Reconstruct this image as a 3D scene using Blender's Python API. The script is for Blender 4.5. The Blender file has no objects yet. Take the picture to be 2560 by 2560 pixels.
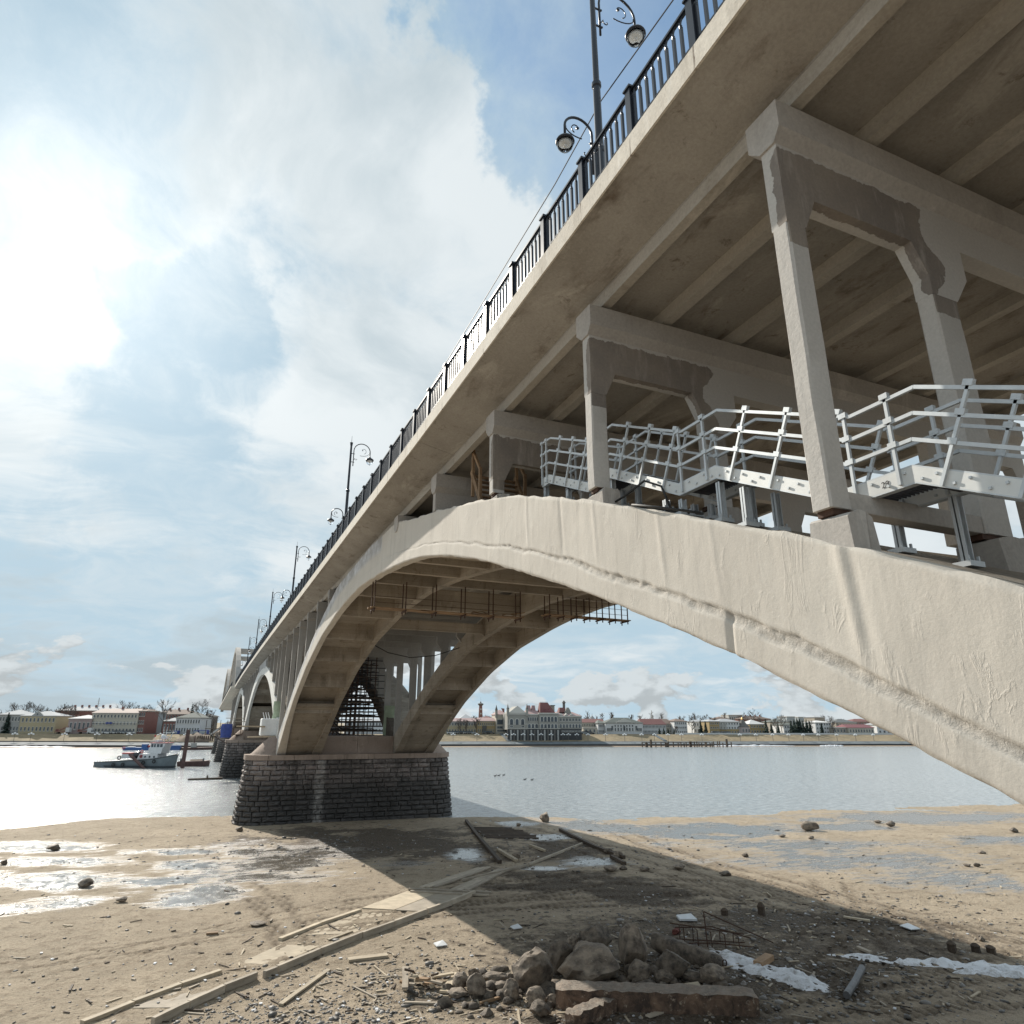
import bpy, bmesh, math, random
import numpy as np
from mathutils import Matrix, Vector
random.seed(7); rng=np.random.default_rng(7)
SC=bpy.context.scene; COL=SC.collection
S=0.8                      # metres per drawing unit (all numbers below are drawing units)
FPX,PPX=1663.657,1261.527  # focal length and principal point in photo pixels (2560 wide)
YAW,PIT,ROL=math.radians(23.4169),math.radians(17.5191),math.radians(0.22855)
WZ=-13.2                   # water level below the eye
GZ=-13.2
OFF=Vector((0,0,-WZ))      # world origin: water level under the camera
# ---------------- camera
fw=Vector((math.sin(YAW)*math.cos(PIT),math.cos(YAW)*math.cos(PIT),math.sin(PIT)))
rt=Vector((math.cos(YAW),-math.sin(YAW),0)); up=rt.cross(fw)
r2=rt*math.cos(ROL)+up*math.sin(ROL); u2=-rt*math.sin(ROL)+up*math.cos(ROL)
cd=bpy.data.cameras.new('camera'); cam=bpy.data.objects.new('camera',cd); COL.objects.link(cam)
m3=Matrix((r2,u2,-fw)).transposed(); cam.matrix_world=Matrix.Translation(OFF*S)@m3.to_4x4()
cd.sensor_width=36; cd.lens=36*FPX/2560; cd.shift_x=(1280-PPX)/2560; cd.clip_start=.1; cd.clip_end=5000
SC.camera=cam
def ray(x,y):
    d=r2*((x-PPX)/FPX)+u2*((1280-y)/FPX)+fw
    return d
def onX(x,y,X): d=ray(x,y); return d*(X/d.x)
def onY(x,y,Y): d=ray(x,y); return d*(Y/d.y)
def onZ(x,y,Z=GZ): d=ray(x,y); return d*(Z/d.z)
# ---------------- light, sky
SUN_AZ,SUN_EL=math.radians(-15.3),math.radians(33.3)
sd=Vector((math.sin(SUN_AZ)*math.cos(SUN_EL),math.cos(SUN_AZ)*math.cos(SUN_EL),math.sin(SUN_EL)))
sl=bpy.data.lights.new('sun','SUN'); sl.energy=5.0; sl.angle=math.radians(.53); sl.color=(1,.93,.82)
so=bpy.data.objects.new('sun',sl); COL.objects.link(so); so.rotation_euler=(-sd).to_track_quat('-Z','Y').to_euler()
SC.view_settings.view_transform='Standard'; SC.view_settings.look='None'
SC.view_settings.exposure=0.30; SC.view_settings.gamma=1; SC.view_settings.use_curve_mapping=False
W=bpy.data.worlds.new('World'); SC.world=W; W.use_nodes=True
class NT:
    def __init__(s,nt): s.t=nt; nt.nodes.clear()
    def n(s,typ,**k):
        o=s.t.nodes.new(typ)
        for a,b in k.items(): setattr(o,a,b)
        return o
    def l(s,a,b): s.t.links.new(a,b)
    def set(s,sock,v):
        if isinstance(v,bpy.types.NodeSocket): s.l(v,sock)
        else: sock.default_value=v
    def math(s,op,a,b=None,c=None,clamp=False):
        o=s.n('ShaderNodeMath',operation=op); o.use_clamp=clamp
        s.set(o.inputs[0],a)
        if b is not None: s.set(o.inputs[1],b)
        if c is not None: s.set(o.inputs[2],c)
        return o.outputs[0]
    def vm(s,op,a,b=None):
        o=s.n('ShaderNodeVectorMath',operation=op); s.set(o.inputs[0],a)
        if b is not None:
            if op=='SCALE': s.set(o.inputs[3],b)
            else: s.set(o.inputs[1],b)
        return o.outputs['Value'] if op in('DOT_PRODUCT','LENGTH') else o.outputs[0]
    def mr(s,v,a,b,c=0,d=1,smooth=False):
        o=s.n('ShaderNodeMapRange'); o.interpolation_type='SMOOTHSTEP' if smooth else 'LINEAR'
        s.set(o.inputs[0],v)
        for i,q in enumerate((a,b,c,d)): s.set(o.inputs[i+1],q)
        return o.outputs[0]
    def noise(s,v,scale,det=4,rough=.55,dist=0):
        o=s.n('ShaderNodeTexNoise'); 
        if v is not None: s.l(v,o.inputs['Vector'])
        o.inputs['Scale'].default_value=scale; o.inputs['Detail'].default_value=det
        o.inputs['Roughness'].default_value=rough; o.inputs['Distortion'].default_value=dist
        return o.outputs['Fac']
    def mix(s,f,a,b):
        o=s.n('ShaderNodeMix',data_type='RGBA'); s.set(o.inputs[0],f)
        for i,q in ((6,a),(7,b)):
            if isinstance(q,tuple) and len(q)==3: q=q+(1,)
            s.set(o.inputs[i],q)
        return o.outputs[2]
    def mul(s,a,b):
        o=s.n('ShaderNodeMix',data_type='RGBA'); o.blend_type='MULTIPLY'; o.inputs[0].default_value=1
        s.set(o.inputs[6],a); s.set(o.inputs[7],b); return o.outputs[2]
    def gray(s,v):
        o=s.n('ShaderNodeCombineColor')
        for i in range(3): s.l(v,o.inputs[i])
        return o.outputs[0]
def sky():
    t=NT(W.node_tree); k=10.0
    tc=t.n('ShaderNodeTexCoord').outputs['Generated']
    sk=t.n('ShaderNodeTexSky'); sk.sky_type='NISHITA'; sk.sun_disc=False
    sk.sun_elevation=SUN_EL; sk.sun_rotation=SUN_AZ; sk.air_density=1.2; sk.dust_density=.8; sk.ozone_density=2.5; sk.altitude=100
    sx=t.n('ShaderNodeSeparateXYZ'); t.l(tc,sx.inputs[0]); X,Y,Z=sx.outputs
    zz=t.math('MAXIMUM',Z,0.0); den=t.math('ADD',zz,.16)
    cx=t.math('DIVIDE',X,den); cy=t.math('DIVIDE',Y,den)
    cb=t.n('ShaderNodeCombineXYZ'); t.l(cx,cb.inputs[0]); t.l(cy,cb.inputs[1]); cb.inputs[2].default_value=SKY_SEED; P=cb.outputs[0]
    wn=t.n('ShaderNodeTexNoise'); t.l(P,wn.inputs['Vector']); wn.inputs['Scale'].default_value=1.1; wn.inputs['Detail'].default_value=3
    ws=t.vm('SCALE',t.vm('SUBTRACT',wn.outputs['Color'],(.5,.5,.5)),1.0); P=t.vm('ADD',P,ws)
    n1=t.noise(P,.80,10,.58); n2=t.noise(P,2.4,10,.66); n3=t.noise(P,.42,3,.5)
    wd=t.n('ShaderNodeTexNoise'); t.l(tc,wd.inputs['Vector']); wd.inputs['Scale'].default_value=3.2; wd.inputs['Detail'].default_value=7; wd.inputs['Roughness'].default_value=.6
    tw=t.vm('NORMALIZE',t.vm('ADD',tc,t.vm('SCALE',t.vm('SUBTRACT',wd.outputs['Color'],(.5,.5,.5)),.55)))
    def near(px,py,a,b,amt): return t.mr(t.vm('DOT_PRODUCT',tw,tuple(ray(px,py).normalized())),a,b,0,amt,True)
    ds=t.vm('DOT_PRODUCT',tc,tuple(sd))
    cov=t.math('ADD',t.math('MULTIPLY',n1,1.5),t.math('MULTIPLY',n2,.42))
    for q in ((1640,100,.955,.993,-.95),(1500,1560,.93,.995,-.20),(500,800,.993,.9995,-.22),(330,1230,.990,.9995,-.18),(560,950,.992,.999,-.15),(1080,600,.965,.997,.16),(800,200,.965,.997,.08),(60,250,.98,.998,-.08),(520,1250,.99,.999,-.12)): cov=t.math('ADD',cov,near(*q))
    mask=t.mr(cov,.78,1.08,0,1,True)
    cu=t.n('ShaderNodeCombineXYZ'); az=t.math('ARCTAN2',X,Y); t.l(t.math('MULTIPLY',az,7.5),cu.inputs[0]); t.l(t.math('MULTIPLY',Z,14),cu.inputs[1]); cu.inputs[2].default_value=5.1
    c1=t.noise(cu.outputs[0],1.5,9,.54,.15)
    band=t.mr(Z,.17,.06,-.35,.12,True)
    cum=t.mr(t.math('ADD',c1,band),.585,.635,0,1,True)
    cud=t.n('ShaderNodeVectorMath',operation='ADD'); t.l(cu.outputs[0],cud.inputs[0]); cud.inputs[1].default_value=(-.10,.20,0)
    c2=t.noise(cud.outputs[0],1.5,9,.54,.15)
    shade=t.mr(t.math('SUBTRACT',c1,c2),-.08,.08,.58,.86,True)
    nd=t.noise(P,1.25,9,.60); dn=t.math('ADD',t.math('MULTIPLY',nd,1.0),t.math('MULTIPLY',n3,.35))
    for q in ((960,800,.987,.999,.10),(480,1540,.985,.9992,.20),(100,1600,.98,.999,.18),(300,1700,.98,.999,.12),(700,100,.96,.998,.12),(330,250,.98,.999,.08)): dn=t.math('ADD',dn,near(*q))
    dens=t.mr(dn,.64,1.0,0,.85,True)
    cc=t.mix(dens,(.88*k,.95*k,.98*k),(.47*k,.59*k,.66*k))
    glow=t.math('ADD',t.math('MULTIPLY',t.math('POWER',t.math('MAXIMUM',ds,0),14),.20),t.math('MULTIPLY',t.math('POWER',t.math('MAXIMUM',ds,0),70),.36))
    glow=t.math('MULTIPLY',glow,t.mr(n1,.35,.65,.7,1.3))
    pale=t.mix(t.mr(Z,.05,.6,0,1,True),(.56*k,.74*k,.86*k),(.42*k,.60*k,.74*k))
    base=t.mix(near(1640,90,.955,.995,.95),pale,t.mul(sk.outputs[0],(1.5,1.75,1.75,1)))
    thin=t.math('MULTIPLY',t.mr(n2,.36,.68,0,.75,True),t.math('SUBTRACT',1.0,near(1640,90,.95,.995,.7)))
    base=t.mix(thin,base,(.70*k,.82*k,.89*k))
    col=t.mix(mask,base,cc)
    cuc=t.mul(t.gray(shade),(.92*k,.98*k,1.0*k,1))
    col=t.mix(t.math('MULTIPLY',cum,.85),col,cuc)
    col=t.mix(t.mr(Z,-.01,-.04,0,1),col,(.30*k,.33*k,.35*k))
    gl=t.n('ShaderNodeVectorMath',operation='SCALE'); gl.inputs[0].default_value=(k,.97*k,.90*k); t.l(glow,gl.inputs[3])
    ad=t.n('ShaderNodeVectorMath',operation='ADD'); t.l(col,ad.inputs[0]); t.l(gl.outputs[0],ad.inputs[1])
    bg=t.n('ShaderNodeBackground'); bg.inputs[1].default_value=.071; t.l(ad.outputs[0],bg.inputs[0])
    o=t.n('ShaderNodeOutputWorld'); t.l(bg.outputs[0],o.inputs[0])
SKY_SEED=12.4
sky()
# ---------------- helpers
ORG={}
def tag(o,label=None,cat=None,group=None,kind=None):
    if label: o['label']=label
    if cat: o['category']=cat
    if group: o['group']=group
    if kind: o['kind']=kind
    return o
def thing(name,label,cat,loc=(0,0,0),rz=0,group=None):
    o=bpy.data.objects.new(name,None); COL.objects.link(o); o.empty_display_size=.2
    o.location=(Vector(loc)+OFF)*S; o.rotation_euler=(0,0,rz)
    ORG[o.name]=Vector(loc) if rz==0 else None
    return tag(o,label,cat,group)
class MB:
    def __init__(s): s.v=[]; s.f=[]
    def add(s,vs,fs):
        b=len(s.v); s.v+= [tuple(q) for q in vs]; s.f+=[tuple(i+b for i in f) for f in fs]; return s
    def box(s,x0,x1,y0,y1,z0,z1):
        return s.add([(x0,y0,z0),(x1,y0,z0),(x1,y1,z0),(x0,y1,z0),(x0,y0,z1),(x1,y0,z1),(x1,y1,z1),(x0,y1,z1)],
            [(0,3,2,1),(4,5,6,7),(0,1,5,4),(1,2,6,5),(2,3,7,6),(3,0,4,7)])
    def loft(s,secs,cap=True,closed=True):
        n=len(secs[0]); vs=[p for q in secs for p in q]; fs=[]
        for i in range(len(secs)-1):
            for j in range(n if closed else n-1):
                a=i*n+j; b=i*n+(j+1)%n; fs.append((a,b,b+n,a+n))
        if cap: fs.append(tuple(range(n-1,-1,-1))); fs.append(tuple((len(secs)-1)*n+j for j in range(n)))
        return s.add(vs,fs)
    def prism(s,poly,axis,a,b):
        g={'x':lambda p,t:(t,p[0],p[1]),'y':lambda p,t:(p[0],t,p[1]),'z':lambda p,t:(p[0],p[1],t)}[axis]
        return s.loft([[g(p,a) for p in poly],[g(p,b) for p in poly]])
    def bar(s,p,q,w,h=None,up=Vector((0,0,1))):
        p=Vector(p);q=Vector(q);d=(q-p); 
        if d.length<1e-6: return s
        d.normalize(); h=h or w
        sdv=d.cross(up); 
        if sdv.length<1e-3: sdv=d.cross(Vector((0,1,0)))
        sdv.normalize(); u=sdv.cross(d)
        return s.loft([[c+sdv*a*w/2+u*b*h/2 for a,b in((-1,-1),(1,-1),(1,1),(-1,1))] for c in(p,q)])
    def tube(s,pts,r,n=8):
        pts=[Vector(p) for p in pts]; secs=[]; ref=None
        rr=r if isinstance(r,(list,tuple)) else [r]*len(pts)
        for i,p in enumerate(pts):
            d=(pts[min(i+1,len(pts)-1)]-pts[max(i-1,0)]).normalized()
            if ref is None: ref=d.orthogonal().normalized()
            ref=(ref-d*ref.dot(d)); 
            if ref.length<1e-4: ref=d.orthogonal()
            ref.normalize(); b=d.cross(ref)
            secs.append([p+ref*math.cos(2*math.pi*k/n)*rr[i]+b*math.sin(2*math.pi*k/n)*rr[i] for k in range(n)])
        return s.loft(secs)
    def lathe(s,c,prof,n=12,axis=2):
        c=Vector(c); secs=[]
        for r,h in prof: secs.append([c+Vector((r*math.cos(2*math.pi*k/n),r*math.sin(2*math.pi*k/n),h)) for k in range(n)])
        return s.loft(secs)
    def build(s,name,mat,parent=None,smooth=False,local=False,bevel=0):
        me=bpy.data.meshes.new(name)
        o=Vector((0,0,0))
        if parent is None and not local:
            o=Vector(s.v[0]) if s.v else o; 
        elif parent is not None and not local: o=ORG.get(parent.name) or Vector((0,0,0))
        me.from_pydata([((x-o.x)*S,(y-o.y)*S,(z-o.z)*S) for x,y,z in s.v],[],s.f)
        me.materials.append(mat); 
        bm=bmesh.new(); bm.from_mesh(me); bmesh.ops.recalc_face_normals(bm,faces=bm.faces); bm.to_mesh(me); bm.free()
        if smooth: me.polygons.foreach_set('use_smooth',[True]*len(me.polygons))
        ob=bpy.data.objects.new(name,me); COL.objects.link(ob)
        if parent is not None: ob.parent=parent; ORG[ob.name]=ORG.get(parent.name) or Vector((0,0,0))
        elif not local: ob.location=(o+OFF)*S; ORG[ob.name]=o
        if bevel:
            m=ob.modifiers.new('bevel','BEVEL'); m.width=bevel*S; m.segments=2; m.limit_method='ANGLE'
        return ob
def smooth_angle(ob,a=40):
    me=ob.data; me.polygons.foreach_set('use_smooth',[True]*len(me.polygons))
    bm=bmesh.new(); bm.from_mesh(me)
    for e in bm.edges:
        if len(e.link_faces)==2 and e.calc_face_angle(0)>math.radians(a): e.smooth=False
    bm.to_mesh(me); bm.free()
def inst(me,name,loc,parent=None,rot=(0,0,0),sc=(1,1,1)):
    o=bpy.data.objects.new(name,me); COL.objects.link(o)
    if parent is not None:
        o.parent=parent; o.location=(Vector(loc)-(ORG.get(parent.name) or Vector((0,0,0))))*S
    else: o.location=(Vector(loc)+OFF)*S
    o.rotation_euler=rot; o.scale=sc; return o
def copy_tree(o,parent=None,loc=None,rz=None,label=None):
    c=o.copy(); COL.objects.link(c)
    if parent is not None: c.parent=parent
    ORG[c.name]=ORG.get(o.name)
    if loc is not None: c.location=(Vector(loc)+OFF)*S; ORG[c.name]=Vector(loc)
    if rz is not None: c.rotation_euler=(0,0,rz)
    if label: c['label']=label
    for ch in list(o.children): copy_tree(ch,c)
    return c
def interp(tab): 
    xs=[a for a,b in tab]; ys=[b for a,b in tab]
    return lambda y: float(np.interp(y,xs,ys))
def smoothtab(tab,step=1.0,it=2):
    xs=np.arange(tab[0][0],tab[-1][0]+step,step); ys=np.interp(xs,[a for a,b in tab],[b for a,b in tab])
    for _ in range(it*3):
        y2=ys.copy(); y2[1:-1]=(ys[:-2]+2*ys[1:-1]+ys[2:])/4; ys=y2
    return lambda y: float(np.interp(y,xs,ys))
_perm=np.random.default_rng(3).random((256,256))
def vnoise(x,y):
    x=np.asarray(x,float); y=np.asarray(y,float); xi=np.floor(x).astype(int); yi=np.floor(y).astype(int); fx=x-xi; fy=y-yi
    fx=fx*fx*(3-2*fx); fy=fy*fy*(3-2*fy); g=lambda a,b:_perm[a%256,b%256]
    return (g(xi,yi)*(1-fx)+g(xi+1,yi)*fx)*(1-fy)+(g(xi,yi+1)*(1-fx)+g(xi+1,yi+1)*fx)*fy
def fbm(x,y,o=4):
    r=0;a=1;t=0
    for i in range(o): r=r+a*vnoise(np.asarray(x)*2**i+i*17.3,np.asarray(y)*2**i+i*9.1); t+=a; a*=.5
    return r/t
# ---------------- materials
MT={}
def mat(name,fn):
    m=bpy.data.materials.new(name); m.use_nodes=True; t=NT(m.node_tree); b=t.n('ShaderNodeBsdfPrincipled'); o=t.n('ShaderNodeOutputMaterial'); t.l(b.outputs[0],o.inputs[0])
    fn(t,b); MT[name]=m; return m
def plain(name,c,rough=.6,metal=0,var=.12,sc=3.0,bump=0,bsc=30):
    def f(t,b):
        p=t.n('ShaderNodeNewGeometry').outputs['Position']; n=t.noise(p,sc,4); r=t.n('ShaderNodeObjectInfo').outputs['Random']
        k=t.math('MULTIPLY',t.mr(n,.25,.75,1-var,1+var),t.mr(r,0,1,1-var*.5,1+var*.5))
        t.l(t.mul(t.gray(k),c+(1,)),b.inputs['Base Color']); b.inputs['Roughness'].default_value=rough; b.inputs['Metallic'].default_value=metal
        if bump:
            bn=t.n('ShaderNodeBump'); bn.inputs['Strength'].default_value=bump; bn.inputs['Distance'].default_value=.02
            t.l(t.noise(p,bsc,5),bn.inputs['Height']); t.l(bn.outputs[0],b.inputs['Normal'])
    return mat(name,f)
def concrete(name,c1,c2,stain=(.12,.10,.08),sa=.35,board=0,bump=.35,vert=True,fine=1.0):
    def f(t,b):
        p=t.n('ShaderNodeNewGeometry').outputs['Position']
        mp=t.n('ShaderNodeMapping'); t.l(p,mp.inputs[0]); mp.inputs['Scale'].default_value=(1,1,.3) if vert else (1,.35,1)
        a=t.noise(p,.35,6,.6); s=t.noise(mp.outputs[0],1.1,7,.65,.3); g=t.noise(p,14,4,.7)
        col=t.mix(t.mr(a,.3,.7),c1,c2)
        col=t.mix(t.math('MULTIPLY',t.mr(s,.52,.78,0,1,True),sa),col,stain)
        lime=t.noise(mp.outputs[0],.55,8,.72,.8); col=t.mix(t.math('MULTIPLY',t.mr(lime,.56,.66,0,1,True),.38),col,tuple(min(.8,x*1.35+.03) for x in c1))
        blot=t.noise(p,1.7,7,.75,.4); col=t.mix(t.math('MULTIPLY',t.mr(blot,.57,.70,0,1,True),sa*.7),col,stain)
        col=t.mul(t.gray(t.mr(g,.2,.8,.80,1.16)),col); h=t.math('MULTIPLY',g,.35*fine)
        if board:
            sp=t.n('ShaderNodeSeparateXYZ'); t.l(p,sp.inputs[0])
            w=t.math('FRACT',t.math('MULTIPLY',sp.outputs[2],board)); ln=t.mr(w,0,.10,1,0)
            h=t.math('SUBTRACT',h,t.math('MULTIPLY',ln,.6)); 
            cell=t.n('ShaderNodeTexWhiteNoise',noise_dimensions='1D'); t.l(t.math('FLOOR',t.math('MULTIPLY',sp.outputs[2],board)),cell.inputs['W'])
            col=t.mul(t.gray(t.mr(cell.outputs[0],0,1,.90,1.08)),col)
            col=t.mix(t.math('MULTIPLY',ln,.35),col,stain)
        h=t.math('ADD',h,t.math('MULTIPLY',t.noise(p,3.2,5,.6),.8))
        if name=='fascia':   # rust drips below each railing post
            sp=t.n('ShaderNodeSeparateXYZ'); t.l(p,sp.inputs[0]); fr=t.math('FRACT',t.math('DIVIDE',t.math('SUBTRACT',t.math('ADD',sp.outputs[1],t.math('MULTIPLY',t.noise(p,5,3),.06)),8.8*S-.03),2.59*S)); dr=t.math('MULTIPLY',t.mr(t.math('MINIMUM',fr,t.math('SUBTRACT',1.0,fr)),.006,.016,1,0,True),t.mr(t.noise(p,1.1,3),.42,.55,0,.9)); col=t.mix(dr,col,(.10,.07,.05))
        t.l(col,b.inputs['Base Color']); b.inputs['Roughness'].default_value=.88; b.inputs['Specular IOR Level'].default_value=.25
        bn=t.n('ShaderNodeBump'); bn.inputs['Strength'].default_value=bump; bn.inputs['Distance'].default_value=.03
        t.l(h,bn.inputs['Height']); t.l(bn.outputs[0],b.inputs['Normal'])
    return mat(name,f)
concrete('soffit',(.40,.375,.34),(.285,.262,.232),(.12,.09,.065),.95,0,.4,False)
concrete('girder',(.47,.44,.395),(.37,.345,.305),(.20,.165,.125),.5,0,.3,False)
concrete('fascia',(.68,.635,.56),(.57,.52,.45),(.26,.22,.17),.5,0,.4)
concrete('frame',(.46,.435,.405),(.38,.35,.32),(.22,.20,.18),.5,0,.45)
concrete('rib',(.42,.37,.31),(.30,.26,.212),(.10,.08,.058),.75,3.2,.5)
concrete('column',(.36,.345,.325),(.29,.275,.255),(.24,.22,.2),.4,0,.3)
concrete('shaded_rib',(.13,.11,.09),(.085,.07,.058),(.04,.033,.028),.5,1.6,.4)  # rib concrete with the shade between the ribs put into its colour
concrete('white_coat',(.74,.73,.70),(.62,.61,.58),(.35,.33,.29),.3,0,.4)
concrete('plinth',(.36,.29,.245),(.28,.22,.185),(.09,.075,.06),.6,0,.4)
concrete('rawpatch',(.50,.51,.52),(.36,.35,.34),(.62,.62,.62),.6,0,.6)
def f_frame(t,b):
    # plastered frame with an older, darker coat along its upper part
    at=t.n('ShaderNodeAttribute'); at.attribute_name='coat'
    p=t.n('ShaderNodeNewGeometry').outputs['Position']; a=t.noise(p,.5,5); s=t.noise(p,2.0,7,.65,.4); g=t.noise(p,16,4,.7)
    m=t.mr(t.math('ADD',at.outputs['Fac'],t.math('MULTIPLY',t.math('SUBTRACT',t.noise(p,2.6,9,.68,.3),.5),.85)),.46,.50,0,1,True)
    new=t.mix(a,(.52,.50,.47),(.43,.405,.375)); mp=t.n('ShaderNodeMapping'); t.l(p,mp.inputs[0]); mp.inputs['Scale'].default_value=(2.2,2.2,.45)
    st=t.noise(mp.outputs[0],1.6,6,.7); old=t.mix(t.mr(st,.52,.72),(.20,.175,.155),(.37,.335,.30)); old=t.mix(t.mr(a,.4,.7),old,(.28,.24,.20))
    col=t.mul(t.gray(t.mr(g,.2,.8,.86,1.12)),t.mix(m,new,old)); t.l(col,b.inputs['Base Color']); b.inputs['Roughness'].default_value=.88
    h=t.math('ADD',t.math('MULTIPLY',t.noise(p,3,6,.6),.8),t.math('MULTIPLY',g,.3))
    h=t.math('ADD',h,t.math('MULTIPLY',m,-.25))
    bn=t.n('ShaderNodeBump'); bn.inputs['Strength'].default_value=.5; bn.inputs['Distance'].default_value=.04; t.l(h,bn.inputs['Height']); t.l(bn.outputs[0],b.inputs['Normal'])
mat('frame_coat',f_frame)
def f_plaster(t,b):
    p=t.n('ShaderNodeNewGeometry').outputs['Position']
    mp=t.n('ShaderNodeMapping'); t.l(p,mp.inputs[0]); mp.inputs['Scale'].default_value=(1,1.0,.42); mp.inputs['Rotation'].default_value=(.12,0,0)
    a=t.noise(p,.4,5); tr=t.noise(mp.outputs[0],2.6,6,.62,1.4); g=t.noise(p,22,4,.75); sm=t.noise(mp.outputs[0],.9,4,.5,.8)
    rm=t.n('ShaderNodeMapping'); t.l(p,rm.inputs[0]); rm.inputs['Scale'].default_value=(1,1.3,.34); rm.inputs['Rotation'].default_value=(.10,0,0)
    rn=t.noise(rm.outputs[0],1.5,7,.62,.9); rd=t.math('SUBTRACT',1.0,t.math('ABSOLUTE',t.math('MULTIPLY',t.math('SUBTRACT',rn,.5),26)),clamp=True)
    rd=t.math('MULTIPLY',rd,t.mr(t.noise(p,1.1,4),.52,.60,0,1,True))
    c=t.mix(t.mr(a,.3,.7),(.60,.56,.50),(.53,.49,.435)); c=t.mix(t.math('MULTIPLY',t.mr(sm,.55,.75),.3),c,(.50,.465,.41))
    dm=t.n('ShaderNodeMapping'); t.l(p,dm.inputs[0]); dm.inputs['Scale'].default_value=(1,1.6,.13); c=t.mix(t.mr(t.noise(dm.outputs[0],1.2,7,.7),.52,.70,0,.42),c,(.36,.335,.295)); c=t.mix(t.mr(t.noise(p,2.3,7,.72),.56,.70,0,.35),c,(.66,.63,.575))
    at=t.n('ShaderNodeAttribute'); at.attribute_name='raw'; f=at.outputs['Fac']
    raw=t.mix(t.mr(t.noise(p,.9,6,.7),.4,.65),(.36,.35,.34),(.60,.61,.63))
    c=t.mix(f,c,raw); at3=t.n('ShaderNodeAttribute'); at3.attribute_name='rough'; c=t.mix(t.math('MULTIPLY',t.mr(at3.outputs['Fac'],.3,1),t.mr(t.noise(p,7,6,.75),.4,.6,.25,.9)),c,(.40,.37,.33)); c=t.mul(t.gray(t.mr(g,.2,.8,.9,1.08)),c); t.l(c,b.inputs['Base Color']); b.inputs['Roughness'].default_value=.85; b.inputs['Specular IOR Level'].default_value=.25
    at2=t.n('ShaderNodeAttribute'); at2.attribute_name='rough'
    h=t.math('ADD',t.math('MULTIPLY',tr,.22),t.math('MULTIPLY',g,t.mr(at2.outputs['Fac'],0,1,.07,.9)))
    h=t.math('ADD',h,t.math('MULTIPLY',sm,.55)); h=t.math('ADD',h,t.math('MULTIPLY',rd,.17)); h=t.math('ADD',h,t.math('MULTIPLY',t.noise(p,6,5,.6),.12))
    bn=t.n('ShaderNodeBump'); bn.inputs['Strength'].default_value=.5; bn.inputs['Distance'].default_value=.05; t.l(h,bn.inputs['Height']); t.l(bn.outputs[0],b.inputs['Normal'])
mat('plaster',f_plaster)
def f_stone(t,b):
    p=t.n('ShaderNodeNewGeometry').outputs['Position']; sp=t.n('ShaderNodeSeparateXYZ'); t.l(p,sp.inputs[0]); r=t.n('ShaderNodeObjectInfo').outputs['Random']
    n=t.noise(p,2.2,6,.65); big=t.noise(p,.32,4,.6); g=t.noise(p,9,4,.7)
    c=t.mix(r,(.15,.13,.125),(.30,.25,.235)); c=t.mix(t.mr(n,.45,.75),c,(.36,.33,.31))
    # river-level grime below, runs and drips from the coping
    mp=t.n('ShaderNodeMapping'); t.l(p,mp.inputs[0]); mp.inputs['Scale'].default_value=(1.2,1.2,.1); dr=t.noise(mp.outputs[0],1.3,5,.6)
    z=sp.outputs[2]
    low=t.mr(t.math('ADD',z,t.math('MULTIPLY',t.math('SUBTRACT',big,.5),6)),2.6,6.0,1,0,True)
    c=t.mix(t.math('MULTIPLY',low,.88),c,(.045,.045,.045))
    c=t.mix(t.math('MULTIPLY',t.mr(big,.44,.60,0,1,True),.6),c,(.04,.037,.035))
    c=t.mix(t.math('MULTIPLY',t.mr(dr,.56,.68,0,1,True),.45),c,(.035,.032,.03))
    x=sp.outputs[0]; sx=t.math('ABSOLUTE',t.math('SUBTRACT',x,t.math('ADD',12.75,t.math('MULTIPLY',t.math('SUBTRACT',n,.5),.5))))
    st=t.math('MULTIPLY',t.mr(sx,.2,.75,.75,0,True),t.mr(n,.35,.62,.15,1)); c=t.mix(st,c,(.42,.40,.38))
    c=t.mul(t.gray(t.mr(g,.2,.8,.75,1.2)),c); t.l(c,b.inputs['Base Color']); b.inputs['Roughness'].default_value=.75
    bn=t.n('ShaderNodeBump'); bn.inputs['Strength'].default_value=.9; bn.inputs['Distance'].default_value=.06; t.l(t.math('ADD',n,t.math('MULTIPLY',g,.4)),bn.inputs['Height']); t.l(bn.outputs[0],b.inputs['Normal'])
mat('stone',f_stone)
plain('mortar',(.035,.033,.03),.9,0,.2)
plain('iron',(.018,.022,.032),.35,.3,.1)
plain('galv',(.50,.53,.55),.45,.35,.1,6)
plain('alu',(.60,.61,.60),.5,.15,.08,4)
plain('grating',(.10,.10,.11),.5,.5,.1)
plain('rust',(.075,.04,.027),.8,.2,.3,5)
plain('darksteel',(.03,.03,.035),.6,.3,.3)
plain('rubber',(.02,.02,.02),.6,0,.1)
plain('lampgray',(.05,.052,.06),.35,.4,.1)
def f_glass(t,b):
    b.inputs['Base Color'].default_value=(.95,.97,1,1); b.inputs['Roughness'].default_value=.03; b.inputs['Transmission Weight'].default_value=1; b.inputs['IOR'].default_value=1.2
mat('glass',f_glass)
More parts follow.
